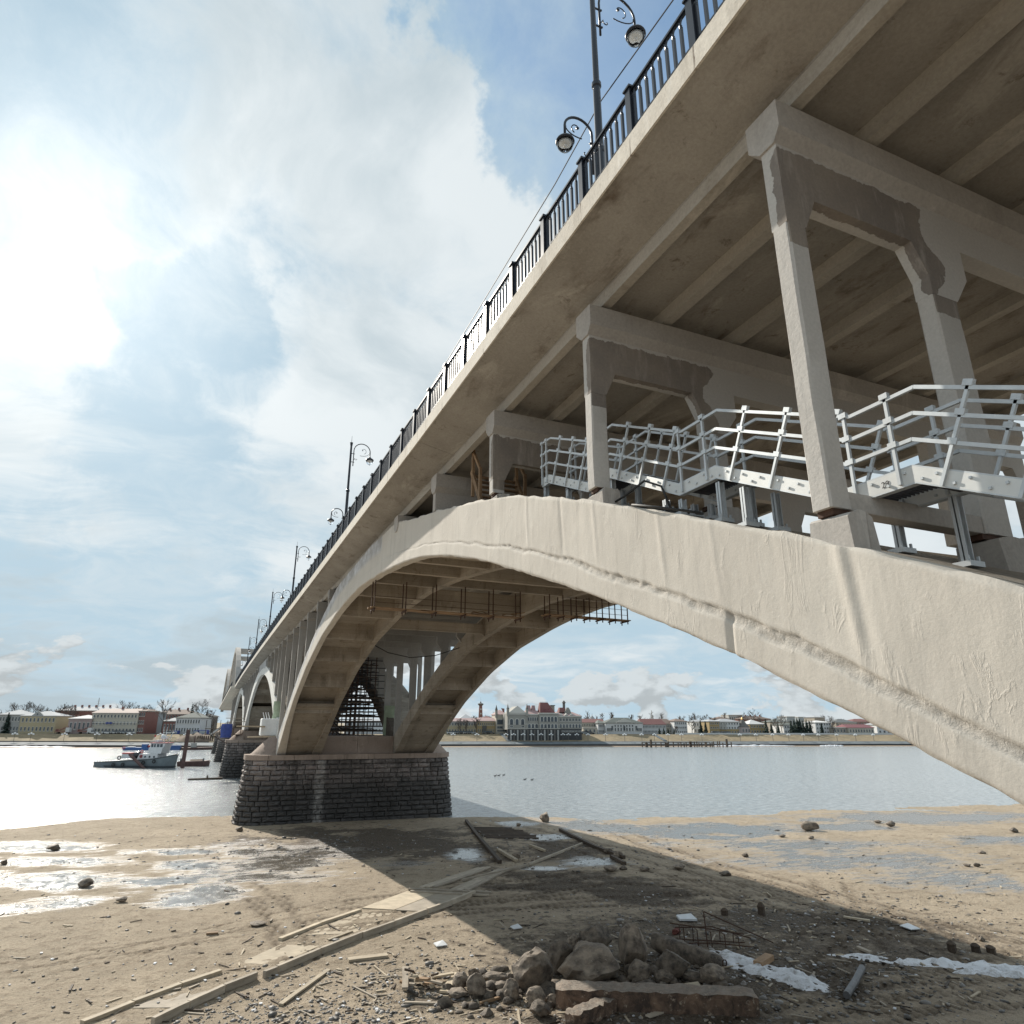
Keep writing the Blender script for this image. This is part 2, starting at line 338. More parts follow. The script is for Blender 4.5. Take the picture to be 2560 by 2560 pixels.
def wood(name,c1,c2,ax=0):
    def f(t,b):
        co=t.n('ShaderNodeTexCoord').outputs['Object']; mp=t.n('ShaderNodeMapping'); t.l(co,mp.inputs[0]); sc=[14,14,14]; sc[ax]=1.2; mp.inputs['Scale'].default_value=sc
        n=t.noise(mp.outputs[0],1.2,5,.65); q=t.noise(co,1.5,4); r=t.n('ShaderNodeObjectInfo').outputs['Random']
        c=t.mix(t.mr(n,.3,.7),c1,c2); c=t.mul(t.gray(t.math('MULTIPLY',t.mr(r,0,1,.75,1.15),t.mr(q,.3,.7,.8,1.15))),c); t.l(c,b.inputs['Base Color']); b.inputs['Roughness'].default_value=.8
        bn=t.n('ShaderNodeBump'); bn.inputs['Strength'].default_value=.4; bn.inputs['Distance'].default_value=.01; t.l(n,bn.inputs['Height']); t.l(bn.outputs[0],b.inputs['Normal'])
    return mat(name,f)
wood('wood_grey',(.46,.40,.32),(.33,.28,.22)); wood('wood_new',(.36,.24,.14),(.22,.135,.075)); wood('wood_dark',(.09,.065,.045),(.05,.035,.025)); wood('wood_pale',(.55,.47,.35),(.40,.33,.24))
def f_rock(t,b):
    co=t.n('ShaderNodeTexCoord').outputs['Object']; r=t.n('ShaderNodeObjectInfo').outputs['Random']
    n=t.noise(co,2.5,7,.65); g=t.noise(co,14,5,.7); c=t.mix(t.mr(n,.35,.65),(.27,.22,.17),(.06,.048,.039)); c=t.mix(t.mr(g,.60,.74),c,(.38,.33,.27))
    c=t.mul(t.gray(t.mr(r,0,1,.65,1.25)),c); t.l(c,b.inputs['Base Color']); b.inputs['Roughness'].default_value=.78
    bn=t.n('ShaderNodeBump'); bn.inputs['Strength'].default_value=.8; bn.inputs['Distance'].default_value=.05; t.l(t.math('ADD',n,t.math('MULTIPLY',g,.3)),bn.inputs['Height']); t.l(bn.outputs[0],b.inputs['Normal'])
mat('rock',f_rock)
def f_slab(t,b):
    co=t.n('ShaderNodeTexCoord').outputs['Object']; n=t.noise(co,1.6,7,.7,.5); g=t.noise(co,11,5,.7); q=t.noise(co,4,6,.7)
    c=t.mix(t.mr(n,.4,.6),(.22,.145,.10),(.065,.045,.035)); c=t.mix(t.mr(q,.58,.66),c,(.38,.31,.24)); ng=t.n('ShaderNodeSeparateXYZ'); t.l(t.n('ShaderNodeNewGeometry').outputs['Normal'],ng.inputs[0]); c=t.mix(t.math('MULTIPLY',t.mr(ng.outputs[2],.6,.9),t.mr(q,.35,.6,.9,.3)),c,(.30,.26,.215)); t.l(c,b.inputs['Base Color']); b.inputs['Roughness'].default_value=.85
    bn=t.n('ShaderNodeBump'); bn.inputs['Strength'].default_value=.9; bn.inputs['Distance'].default_value=.05; t.l(t.math('ADD',q,g),bn.inputs['Height']); t.l(bn.outputs[0],b.inputs['Normal'])
mat('slab',f_slab)
def f_snow(t,b):
    co=t.n('ShaderNodeTexCoord').outputs['Object']; n=t.noise(co,3,6,.7); c=t.mix(t.mr(n,.5,.7),(.72,.74,.78),(.26,.24,.22)); t.l(c,b.inputs['Base Color']); b.inputs['Roughness'].default_value=.6
    bn=t.n('ShaderNodeBump'); bn.inputs['Strength'].default_value=.9; bn.inputs['Distance'].default_value=.08; t.l(t.noise(co,6,6,.7),bn.inputs['Height']); t.l(bn.outputs[0],b.inputs['Normal'])
mat('snow',f_snow)
def f_gravel(t,b):
    at=t.n('ShaderNodeAttribute'); at.attribute_name='tone'; c=t.mix(at.outputs['Fac'],(.05,.045,.04),(.36,.34,.32)); t.l(c,b.inputs['Base Color']); b.inputs['Roughness'].default_value=.6
mat('gravel',f_gravel)
def f_water(t,b):
    p=t.n('ShaderNodeNewGeometry').outputs['Position']; mp=t.n('ShaderNodeMapping'); t.l(p,mp.inputs[0]); mp.inputs['Rotation'].default_value=(0,0,.4); mp.inputs['Scale'].default_value=(.55,1.0,1)
    n=t.noise(mp.outputs[0],.7,6,.65,.4); n2=t.noise(mp.outputs[0],.06,3,.5); n3=t.noise(mp.outputs[0],3.6,4,.65)
    t.l(t.mix(t.mr(t.noise(mp.outputs[0],1.5,5,.72),.38,.62),(.19,.212,.222),(.40,.425,.435)),b.inputs['Base Color']); b.inputs['Roughness'].default_value=.17; b.inputs['IOR'].default_value=1.40; b.inputs['Specular IOR Level'].default_value=.8  # ripple glints painted into the base colour by noise
    h=t.math('ADD',t.math('MULTIPLY',n,t.mr(n2,.3,.7,.6,1.3)),t.math('MULTIPLY',n3,.35))
    bn=t.n('ShaderNodeBump'); bn.inputs['Strength'].default_value=1; bn.inputs['Distance'].default_value=WAVE; t.l(h,bn.inputs['Height']); t.l(bn.outputs[0],b.inputs['Normal'])
WAVE=.26
mat('water',f_water)
def f_ground(t,b):
    p=t.n('ShaderNodeNewGeometry').outputs['Position']
    A=lambda n:(lambda a:(setattr(a,'attribute_name',n),a.outputs['Fac'])[1])(t.n('ShaderNodeAttribute'))
    wet,dark,trk=A('wet'),A('dark'),A('track')
    n1=t.noise(p,.25,6,.6); n2=t.noise(p,1.6,7,.7); n3=t.noise(p,9,5,.75); n4=t.noise(p,40,3,.7)
    c=t.mix(t.mr(n1,.3,.7),(.435,.36,.27),(.325,.268,.20)); c=t.mix(t.math('MULTIPLY',t.mr(n2,.47,.68,0,1,True),.7),c,(.19,.145,.10))
    c=t.mix(t.mr(n4,.58,.70),c,(.12,.10,.08)); c=t.mix(t.math('MULTIPLY',t.mr(n3,.54,.68),.8),c,(.12,.095,.07)); c=t.mix(t.math('MULTIPLY',t.mr(n3,.40,.30),.6),c,(.60,.52,.40))
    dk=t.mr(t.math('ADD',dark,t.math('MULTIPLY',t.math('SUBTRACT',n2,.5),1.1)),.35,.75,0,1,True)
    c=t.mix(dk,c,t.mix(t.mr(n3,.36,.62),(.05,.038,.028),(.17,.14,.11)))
    c=t.mix(t.math('MULTIPLY',trk,.9),c,(.07,.05,.034))
    mp=t.n('ShaderNodeMapping'); t.l(p,mp.inputs[0]); mp.inputs['Rotation'].default_value=(0,0,YAW); mp.inputs['Scale'].default_value=(.35,2.2,1); ns=t.noise(mp.outputs[0],1.2,7,.68)
    wm=t.math('ADD',wet,t.math('MULTIPLY',t.math('SUBTRACT',n2,.5),.75)); wm=t.math('ADD',wm,t.math('MULTIPLY',t.math('SUBTRACT',n3,.5),.55)); wm=t.math('ADD',wm,t.math('MULTIPLY',t.math('SUBTRACT',ns,.5),t.mr(wet,0,.2,0,1.7)))
    damp=t.mr(wm,.15,.5,0,1,True); w=t.mr(wm,.50,.60,0,1,True)
    c=t.mix(t.math('MULTIPLY',damp,.6),c,(.13,.10,.072)); c=t.mix(w,c,(.10,.085,.065))
    t.l(c,b.inputs['Base Color']); ro=t.mr(damp,0,1,.92,.38); t.l(t.math('ADD',t.math('MULTIPLY',ro,t.math('SUBTRACT',1,w)),t.math('MULTIPLY',w,t.mr(n2,.35,.65,.10,.32))),b.inputs['Roughness'])
    t.l(t.math('ADD',t.mr(damp,0,1,1.4,1.75),t.math('MULTIPLY',w,.8)),b.inputs['IOR']); t.l(t.mr(damp,0,1,.3,1.0),b.inputs['Specular IOR Level'])
    h=t.math('ADD',t.math('MULTIPLY',n2,1.2),t.math('MULTIPLY',n3,.5)); h=t.math('ADD',h,t.math('MULTIPLY',n4,.12))
    h=t.math('MULTIPLY',h,t.mr(w,0,1,1,.12))
    bn=t.n('ShaderNodeBump'); bn.inputs['Strength'].default_value=1; bn.inputs['Distance'].default_value=.14; t.l(h,bn.inputs['Height']); t.l(bn.outputs[0],b.inputs['Normal'])
mat('ground',f_ground)
def f_bank(t,b):
    p=t.n('ShaderNodeNewGeometry').outputs['Position']; n=t.noise(p,.05,6,.65); n2=t.noise(p,.5,6,.7)
    c=t.mix(t.mr(n,.35,.65),(.27,.21,.13),(.15,.125,.08)); c=t.mix(t.mr(n2,.5,.75),c,(.34,.28,.18)); t.l(c,b.inputs['Base Color']); b.inputs['Roughness'].default_value=.95
mat('dry_grass',f_bank)
plain('beach_far',(.24,.18,.13),.9,0,.3,.2)
plain('revet',(.10,.118,.13),.85,0,.3,.3)
plain('quay',(.05,.052,.055),.8,0,.2,.3)
plain('asphalt',(.06,.062,.065),.9,0,.15,.3)
# ================= BRIDGE =================
M=MT
zt=smoothtab([(-60,15.6),(-20,15.15),(8,14.8),(30,14.38),(43,14.25),(68,13.97),(103,13.6),(138,13.2),(170,12.65),(199,12.0),(236,10.85),(250,10.45),(300,8.9),(360,6.9),(420,4.8)],2,2)
zi=smoothtab([(-6,-7.5),(0,-4.2),(3,-2.65),(5.96,-1.01),(8.11,.03),(9.87,.85),(12.14,1.82),(15.17,2.99),(18.28,4.13),(22.37,5.48),(25.7,6.56),(29.6,7.62),(34.3,8.62),(38.1,9.15),(44.5,9.72),(51.5,10.0),(57.8,9.68),(61.5,9.3),(70.1,8.05),(79,5.75),(88.1,2.45),(94,-.35),(98.3,-2.8),(100.7,-4.0),(106,-6.9)],.5,1)
ze=smoothtab([(-6,-2.5),(0,-.6),(3,.5),(5.38,1.75),(6.5,2.3),(8.23,3.11),(9.5,3.6),(11.07,4.25),(13.27,5.15),(16.6,6.45),(22.4,8.45),(24.6,9.0),(32.6,10.72),(36,11.3),(39.5,12.05),(41,12.4),(48,12.55),(62,11.95),(66,11.0),(70,10.1),(73.8,9.15),(81,6.95),(88.8,3.95),(97,.25),(100.7,-1.3),(106,-4)],.5,1)
bridge=thing('concrete_bridge','long concrete road bridge on arch ribs with tall column frames, crossing the river','bridge',(21,0,0))
# deck
cuts=[-26,-8,30.9,50.6,77,100.5,128,150,172,195,216,238]
def dsec(y,a=8.5,b=33.9):
    z=zt(y); r=a+1.94; q=b-1.94
    return [(a,y,z),(a,y,z-.6),(a+.2,y,z-.62),(r,y,z-1.0),(r,y,z-1.08),(q,y,z-1.08),(q,y,z-1.0),(b-.2,y,z-.62),(b,y,z-.6),(b,y,z)]
for i in range(len(cuts)-1):
    a,b=cuts[i],cuts[i+1]-.03; n=max(2,int((b-a)/6)+1)
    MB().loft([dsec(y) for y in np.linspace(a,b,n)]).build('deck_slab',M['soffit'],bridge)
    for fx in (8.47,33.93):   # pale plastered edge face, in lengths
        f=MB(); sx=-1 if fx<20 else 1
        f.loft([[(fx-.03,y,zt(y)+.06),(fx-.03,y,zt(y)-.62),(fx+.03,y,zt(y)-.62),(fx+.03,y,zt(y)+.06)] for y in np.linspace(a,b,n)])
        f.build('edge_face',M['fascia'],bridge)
GX=[(10.44,10.84),(12.85,13.3),(15.95,16.4),(19.0,19.45),(22.95,23.4),(26.0,26.45),(29.1,29.55),(31.56,31.96)]
for gx0,gx1 in GX:
    for i in range(len(cuts)-1):
        a,b=cuts[i],cuts[i+1]-.03; n=max(2,int((b-a)/6)+1)
        MB().loft([[(gx0,y,zt(y)-1.06),(gx0+.04,y,zt(y)-1.48),(gx1-.04,y,zt(y)-1.48),(gx1,y,zt(y)-1.06)] for y in np.linspace(a,b,n)]).build('girder',M['girder'],bridge)
# wide deck over the tied arches
def dsec2(y): 
    return dsec(y,7.3,35.1)
for a,b in ((238,270),(270,300),(300,330),(330,380)):
    MB().loft([dsec2(y) for y in np.linspace(a,b-.05,5)]).build('deck_slab',M['fascia'],bridge)
# frames
def coat(ob,zc):
    me=ob.data; at=me.attributes.new('coat','FLOAT','POINT'); o=ORG[ob.name]
    vals=[1.0 if (v.co.z/S+o.z)>zc else 0.0 for v in me.vertices]; at.data.foreach_set('value',vals)
def column_mesh(mb,x0,x1,y0,y1,z0,z1,seg=14,jit=.012,seed=0):
    secs=[]; h=z1-z0; c=.04
    for k in range(seg+1):
        z=z0+h*k/seg; j=lambda q:float(vnoise(z*.9+q*7+seed*13,q*3.3)-.5)*2*jit*(1 if 0<k<seg else .3)
        fl=.03*max(0,1-k/seg*3)
        secs.append([(x0+j(1),y0+c-fl,z),(x0+c,y0+j(2)-fl,z),(x1-c,y0+j(3)-fl,z),(x1+j(4),y0+c,z),(x1+j(4),y1-c,z),(x1-c,y1,z),(x0+c,y1,z),(x0+j(1),y1-c,z)])
    mb.loft(secs); return mb
def cap_sections(Y,t,zc,x0,x1,n):
    out=[]
    for x in np.linspace(x0,x1,n):
        j=float(vnoise(x*1.3,Y)-.5)*.03
        out.append([(x,Y,zc-1.02),(x,Y-.2,zc-.72+j),(x,Y-.2+j*.4,zc),(x,Y+t+.3,zc),(x,Y+t+.3,zc-.72),(x,Y+t,zc-1.02)])
    return out
def frame(Y,base,det=True,sill=False,t=.42,mat_='frame_coat',both=True,far=False,baseB=None):
    zc=zt(Y)-1.6; fr=bpy.data.objects.new('column_frame',None); COL.objects.link(fr); fr.parent=bridge; fr.empty_display_size=.2
    ORG[fr.name]=ORG[bridge.name]; m=M[mat_]; bB=base if baseB is None else baseB
    MB().loft(cap_sections(Y,t,zc,9.95,32.5,24 if det else 2)).build('cap_beam',M['frame'] if det else m,fr)
    top=zc-3.1
    if base<top:
        P=[(10,top),(10.55,top),(10.93,zc-2.27),(14.02,zc-2.27),(14.42,top),(14.42,top-.5),(15.3,top-.5),(15.86,top+.25),(15.86,zc-2.0),(25.9,zc-2.0),(25.9,top+.25),(26.5,top-.5),(27.4,top-.5),(27.4,top),(27.8,zc-2.27),(31.47,zc-2.27),(31.85,top),(32.4,top),(32.4,zc-1.0),(10,zc-1.0)]
        o=MB()
        if det:  # densify for the ragged coat line
            o.prism(P,'y',Y+.0,Y+t)
        else: o.prism(P,'y',Y,Y+t)
        ob=o.build('cross_beam',m,fr)
        if det:
            bm=bmesh.new(); bm.from_mesh(ob.data)
            og=ORG[ob.name]
            for xx in list(np.arange(10.2,16.4,.13)): bmesh.ops.bisect_plane(bm,geom=bm.verts[:]+bm.edges[:]+bm.faces[:],plane_co=((xx-og.x)*S,0,0),plane_no=(1,0,0))
            for z_ in list(np.arange(top-.7,zc-.9,.13)): bmesh.ops.bisect_plane(bm,geom=bm.verts[:]+bm.edges[:]+bm.faces[:],plane_co=(0,0,(z_-og.z)*S),plane_no=(0,0,1))
            bm.to_mesh(ob.data); bm.free()
            me=ob.data; at=me.attributes.new('coat','FLOAT','POINT'); og=ORG[ob.name]; vals=[]
            for v in me.vertices:
                x=v.co.x/S+og.x; z=v.co.z/S+og.z
                xr=14.75+.30*math.sin(z*3+Y)
                inside=max(0,min(1,(zc-1.12-z)*1.6+.5))*max(0,min(1,(xr-x)*1.6+.5))
                vals.append(inside if v.co.y/S+og.y<Y+.1 else 0)
            at.data.foreach_set('value',vals)
        for k,(x0,x1,bz) in enumerate([(10,10.55,base),(14.42,15.3,base),(26.5,27.4,bB),(31.85,32.4,bB)]):
            tp=top if k in(0,3) else top-.5
            if bz<tp-.02:
                o=MB(); column_mesh(o,x0,x1,Y,Y+t,bz,tp-.004,18 if det else 1,.022 if det else 0,k+Y) if det else o.box(x0,x1,Y,Y+t,bz,tp-.004)
                ob=o.build('column',M['frame_coat'] if det else m,fr)
                if det: smooth_angle(ob,35); me=ob.data; at=me.attributes.new('coat','FLOAT','POINT'); og=ORG[ob.name]; at.data.foreach_set('value',[ (1.0 if (v.co.z/S+og.z>tp-.45 and k<2 and v.co.y/S+og.y<Y+.1 and v.co.x/S+og.x>x0+.02) else 0.0) for v in me.vertices])
        if sill:
            ob=MB().box(10.55,14.42,Y+.03,Y+t-.03,base,base+.38).build('sill_beam',M['frame'],fr,bevel=.02)
            MB().box(27.4,31.85,Y+.03,Y+t-.03,base,base+.38).build('sill_beam',M['frame'],fr)
    else:
        for x0,x1 in ((10,15.86),(26.54,32.4)):
            b0=base
            ob=(MB().prism([(x0,b0),(x0+.57,b0),(x0+.57,b0+.5),(x0+1.0,min(zc-1.1,b0+1.6)),(x1-1.0,min(zc-1.1,b0+1.6)),(x1-.85,b0+.5),(x1-.85,b0),(x1,b0),(x1,zc-1.0),(x0,zc-1.0)],'y',Y,Y+t) if zc-1-b0>1.9 else MB().box(x0,x1,Y,Y+t,b0,zc-1.0)).build('wall_panel',M['frame'],fr)
        if det: MB().box(15.86,26.54,Y+.02,Y+t-.02,zc-2.0,zc-1.0).build('cross_beam',M['frame'],fr)
    if not far:
        for gx0,gx1 in GX:
            MB().box(gx0-.12,gx1+.12,Y-.1,Y+t+.1,zc+.002,zc+.05).box(gx0-.05,gx1+.05,Y-.02,Y+t,zc+.05,zc+.10).build('bearing',M['darksteel'],fr)
    if det:
        for x0,x1,bz in ((9.98,10.75,base),(14.35,15.45,base)):   # pedestals on the rib
            pass
    return fr
frame(.15,-.3,False,False,mat_='frame')
frame(8.2,3.76,True,True)
frame(16.25,6.78,True)
frame(24.35,9.18,True)
frame(32.4,ze(32.5)+.02,True)
frame(40.4,ze(40.6)+.01,False,mat_='frame')
for y in (66.3,73.5,80.9,87.9,94.6): frame(y,ze(y+.4)-.05,False,mat_='column')
# pedestals under frames on arch A and B
def lump(mb,x0,x1,y0,y1,z0,z1,seed):
    n=6; secs=[]
    for i in range(n+1):
        x=x0+(x1-x0)*i/n; j=lambda q:float(vnoise(seed+i*1.7,q*5.1)-.5)*.12
        secs.append([(x+j(9)*.3,y0+j(1),z0),(x+j(8)*.3,y0+.06+j(2),z1+j(3)-.1*(i in(0,n))),(x,y1+j(4)-.05,z1+j(5)-.1*(i in(0,n))),(x,y1+j(6),z0)])
    return mb.loft(secs)
for Y,bz in ((8.2,3.76),(16.25,6.78),(24.35,9.18)):
    for x0,x1 in ((10.07,10.72),(14.3,15.45)):
        lump(MB(),x0,x1,Y-.32,Y+.62,ze(Y-.32)-.25,bz-.10,Y+x0).build('pedestal',M['frame'],bridge)
        MB().box(x0+.03,min(x0+.62,x1-.05) if x0<12 else x1-.45,Y+.03,Y+.38,bz-.12,bz+.0).build('bearing_pad',M['rust'],bridge)
# arch ribs
def loftgrid(secs,open_=False): return MB().loft(secs)
def arch_rib(name,x0,x1,y0,y1,fi,fe,ox0=0,step=2.0,detail=False,mats=('rib','rib'),diaph=(),label=None,rough=False,inner=True,flare=True):
    rb=bpy.data.objects.new(name,None); COL.objects.link(rb); rb.parent=bridge; ORG[rb.name]=ORG[bridge.name]; rb.empty_display_size=.2
    ys=list(np.arange(y0,y1,step))+[y1]
    mid=(y0+y1)/2; half=(y1-y0)/2
    def wt(y):  # web thickness grows towards the springings
        if not flare: return .6
        d=abs(y-mid)/half; return .55+max(0,(d-.72)/.28)**1.5*.85
    # outer web
    if detail:
        ysd=list(np.arange(y0,y0+8,.2))+list(np.arange(y0+8,y0+30,.07))+list(np.arange(y0+30,70,.25))+list(np.arange(70,y1,1.0))+[y1]
        nv=64; secs=[]; raw=[];rg=[]
        yy=np.array(ysd); 
        for y in ysd:
            a,b=fi(y),fe(y); sec=[]
            eb=float(fbm(y*2.1,3.3,3)-.5)*.10; et=float(fbm(y*1.7,8.1,3)-.5)*.16
            for k in range(nv):
                v=k/(nv-1); z=a+(b-a)*v
                if k==0: z+=eb
                if k==nv-1: z+=et
                lj=.30+.05*float(fbm(y*.45,1.2,2)-.5)*2+.02*float(vnoise(y*3.1,4.4)-.5)   # cold joint line
                band=math.exp(-((v-lj)/(.02+.035*float(vnoise(y*.35,6.6))))**2); ragged=float(fbm(y*2.6,z*2.6,4)-.5)
                low=1/(1+math.exp((v-lj)*70))
                amt=float(np.interp(y,[-6,4,18,30,45,60],[1,1,.9,.6,.45,.15]))
                wid=float(np.interp(y,[0,10,20,34,45],[.085,.07,.045,.02,.008]))*(.6+.8*float(vnoise(y*.6,7.7))); jg=.05*float(fbm(y*1.4,2.2,6)-.5); inn=1/(1+math.exp(-(v-(lj-wid)-jg)*190))*1/(1+math.exp((v-lj-jg*.8)*190)); d=-low*.03*amt + inn*(.085+.10*float(fbm(y*5+3,z*9,4)-.5))*amt + float(fbm(y*.5,z*.5,2)-.5)*.035 + float(fbm(y*3.3,z*1.4,3)-.5)*.012
                for yc,am,w in ((8.05,-.03,.11),(7.85,.012,.1),(16.3,-.018,.09),(18.4,.02,.08),(24.2,.02,.1),(13.2,-.018,.08),(11.3,-.012,.07),(21,-.015,.08)):
                    d+=am*math.exp(-((y-yc-(v-.5)*.25)/w)**2)*min(1,max(0,(v-.25)*4))
                if 11.0<y<11.1 and v<.3: d+=.05
                if y>38: 
                    up=max(0,min(1,(v-.45)*5)); d+=.02*(vnoise(y*.5,9)>.5)*up
                edge=max(0,(.02-v)*50)+max(0,(v-.98)*50); d+=edge*.05
                sec.append((x0+d,y,z)); 
                r=0
                if y>44.5 and v>.52: r=max(0,min(1,(y-44.5)/.3))*max(0,min(1,(v-.52)*6))
                raw.append(r); rg.append(min(1,inn*1.2+.1))
            t=wt(y); sec.append((x0+t,y,b)); sec.append((x0+t,y,a+eb)); raw+= [0,0]; rg+=[0,0]; secs.append(sec)
        ob=MB().loft(secs).build('web',M['plaster'],rb); smooth_angle(ob,45)
        for nm,vals in (('raw',raw),('rough',rg)):
            at=ob.data.attributes.new(nm,'FLOAT','POINT'); at.data.foreach_set('value',vals[:len(ob.data.vertices)])
        # thin tan arris under the plaster
    else:
        MB().loft([[(x0,y,fi(y)),(x0,y,fe(y)),(x0+wt(y),y,fe(y)),(x0+wt(y),y,fi(y))] for y in ys]).build('web',M[mats[0]],rb)
    MB().loft([[(x1-wt(y),y,fi(y)),(x1-wt(y),y,fe(y)),(x1,y,fe(y)),(x1,y,fi(y))] for y in ys]).build('web',M[mats[1]],rb)
    th=lambda y: max(.25,min(.4,(fe(y)-fi(y))*.2))
    MB().loft([[(x0+wt(y)-.01,y,fe(y)-.03-th(y)),(x0+wt(y)-.01,y,fe(y)-.03),(x1-wt(y)+.01,y,fe(y)-.03),(x1-wt(y)+.01,y,fe(y)-.03-th(y))] for y in ys]).build('top_slab',M[mats[1]],rb)
    if inner:
        for (ya,yb) in ((y0,y0+11),(y1-14,y1)):   # closed soffit, recessed, at both springings
            yy=np.linspace(ya,yb,8)
            MB().loft([[(x0+wt(y)-.01,y,fi(y)+.3),(x0+wt(y)-.01,y,fi(y)+.6),(x1-wt(y)+.01,y,fi(y)+.6),(x1-wt(y)+.01,y,fi(y)+.3)] for y in yy]).build('soffit_slab',M[mats[1]],rb)
    for y in diaph:
        zb=fi(y)+.02; w=wt(y)
        MB().add(*prismY(x0+w-.02,x1-w+.02,y,.35,zb,fe(y)-.35)).build('diaphragm',M[mats[1]],rb)
    if label: rb['label']=label
    return rb
def prismY(x0,x1,y,t,z0,z1):
    q=MB().prism([(x0,z0),(x1,z0),(x1,z1),(x0,z1)],'y',y-t/2,y+t/2)
    # haunches at both ends
    q.prism([(x0,z0),(x0+.5,z0),(x0,z0+.5)],'y',y-t/2-.12,y-t/2)
    return q.v,q.f
dA=[2,8.3,14.2,20.3,26.3,32.4,38,43.6,49,54.5,62,70.1,76.7,84.1,91.2]
arch_rib('arch_rib',10,15.95,-6,104,zi,ze,detail=True,mats=('plaster','rib'),diaph=dA,label='near arch rib with rough pale plaster on its outer face')
arch_rib('arch_rib',26.45,32.4,-6,104,zi,ze,diaph=dA)
# cross beams between the ribs near the crown
for y,z0,z1 in ((43.6,zi(43.6)+.0,11.9),(49,zi(49)+.2,11.5),(57.5,zi(57.5)-.1,11.5),(66.3,zi(66.3)+.3,9.9)):
    MB().box(15.9,26.5,y-.2,y+.2,z0,z1).build('cross_tie',M['rib'],bridge)
for y in (43.6,66.3):   # short brackets down the ribs
    MB().prism([(15.95,zi(y)),(17.2,zi(y)+.9),(15.95,zi(y)+2.1)],'y',y-.15,y+.15).prism([(26.45,zi(y)),(25.2,zi(y)+.9),(26.45,zi(y)+2.1)],'y',y-.15,y+.15).build('bracket',M['rib'],bridge)
# arch 2 and 3
def arch_fn(ya,yb,zs,zc,th,ths):
    m=(ya+yb)/2; h=(yb-ya)/2
    fi=lambda y: zs+(zc-zs)*(1-(abs(min(max((y-m)/h,-1.15),1.15)))**2.05)
    fe=lambda y: fi(y)+th+(ths-th)*min(1.1,abs((y-m)/h))**2
    return fi,fe
A2i,A2e=arch_fn(104,189.5,-3.9,8.9,1.6,2.9); A3i,A3e=arch_fn(193,264,-3.9,8.2,1.6,2.9)
d2=list(np.linspace(112,182,9)); d3=list(np.linspace(200,258,7))
for fi,fe,ya,yb,dd in ((A2i,A2e,103,190.5,d2),(A3i,A3e,191.5,265,d3)):
    for x0,x1,mt in ((10,15.95,'white_coat'),(26.45,32.4,'shaded_rib' if ya<150 else 'rib')):
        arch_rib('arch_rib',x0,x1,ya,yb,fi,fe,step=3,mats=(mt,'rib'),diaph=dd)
    m=(ya+yb)/2
for y in (102.2,109.0,114.0,120.7,127.5): frame(y,A2e(y+.3)-.05 if y>104 else -2.1,False,mat_='column',far=True)
for y in (134,158,165,172,179,186): frame(y,A2e(y)-.1,False,mat_='column',far=True)
for y in (195,202,210,218,240,248,256): frame(y,A3e(y)-.1,False,mat_='column',far=True)
for y in (269,277,285): frame(y,-3,False,mat_='column',far=True)
# crown infill on arches 2, 3
for (ya,yb) in ((138,155),(222,236)):
    m_=(ya+yb)/2; f=A2i if ya<200 else A3i
    MB().loft([[(9.98,y,f(y)+1.2),(9.98,y,zt(y)-1.75),(15.9,y,zt(y)-1.75),(15.9,y,f(y)+1.2)] for y in np.linspace(ya,yb,5)]).build('crown_wall',M['rawpatch'],bridge)
    MB().loft([[(26.5,y,f(y)+1.2),(26.5,y,zt(y)-1.75),(32.4,y,zt(y)-1.75),(32.4,y,f(y)+1.2)] for y in np.linspace(ya,yb,5)]).build('crown_wall',M['rawpatch'],bridge)
# tied arches beyond
def tied(ya,yb,h,label):
    T=thing('tied_arch',label,'arch',(10,ya,zt(ya)),group=None)
    fn=lambda y: zt(y)+h*(1-((2*y-ya-yb)/(yb-ya))**2)
    ys=np.linspace(ya,yb,19)
    for x in (8.6,32.6):
        MB().loft([[(x,y,fn(y)-.9),(x,y,fn(y)+.9),(x+1.5,y,fn(y)+.9),(x+1.5,y,fn(y)-.9)] for y in ys]).build('arch_rib',M['column'],T)
        for y in ys[2:-2:2]: MB().box(x+.45,x+.95,y-.25,y+.25,zt(y),fn(y)-.8).build('hanger',M['column'],T)
    for y in ys[4:-4:2]: MB().box(10.1,32.6,y-.45,y+.45,fn(y)-.5,fn(y)+.5).build('strut',M['column'],T)
tied(243,320,16.5,'first tall concrete tied arch rising above the bridge deck, nearer and taller in view')
tied(324,400,16.5,'second concrete tied arch above the bridge deck, behind the first')
# ---- piers
def block_mesh(i):
    r=random.Random(100+i); nx,nz=5,4; vs=[];fs=[]
    for a in range(nx+1):
        for b in range(nz+1):
            u=a/nx;v=b/nz; e=min(u,1-u,v,1-v); 
            y=-.5-(0 if e==0 else .35*min(1,e*4)+r.uniform(-.12,.2))
            jx=(r.uniform(-.012,.012)); jz=r.uniform(-.03,.03)
            vs.append((u-.5+jx,y,v-.5+jz))
    for a in range(nx):
        for b in range(nz):
            p=a*(nz+1)+b; fs.append((p,p+nz+1,p+nz+2,p+1))
    # sides
    ring=[a*(nz+1) for a in range(nx+1)]+[nx*(nz+1)+b for b in range(1,nz+1)]+[a*(nz+1)+nz for a in range(nx-1,-1,-1)]+[b for b in range(nz-1,0,-1)]
    b0=len(vs)
    for q in ring: vs.append((vs[q][0],.5,vs[q][2]))
    n=len(ring)
    for k in range(n): fs.append((ring[k],ring[(k+1)%n],b0+(k+1)%n,b0+k))
    me=bpy.data.meshes.new('stone'); me.from_pydata([(x*S,y*S,z*S) for x,y,z in vs],[],fs); me.materials.append(M['stone'])
    bm=bmesh.new(); bm.from_mesh(me); bmesh.ops.recalc_face_normals(bm,faces=bm.faces); bm.to_mesh(me); bm.free()
    return me
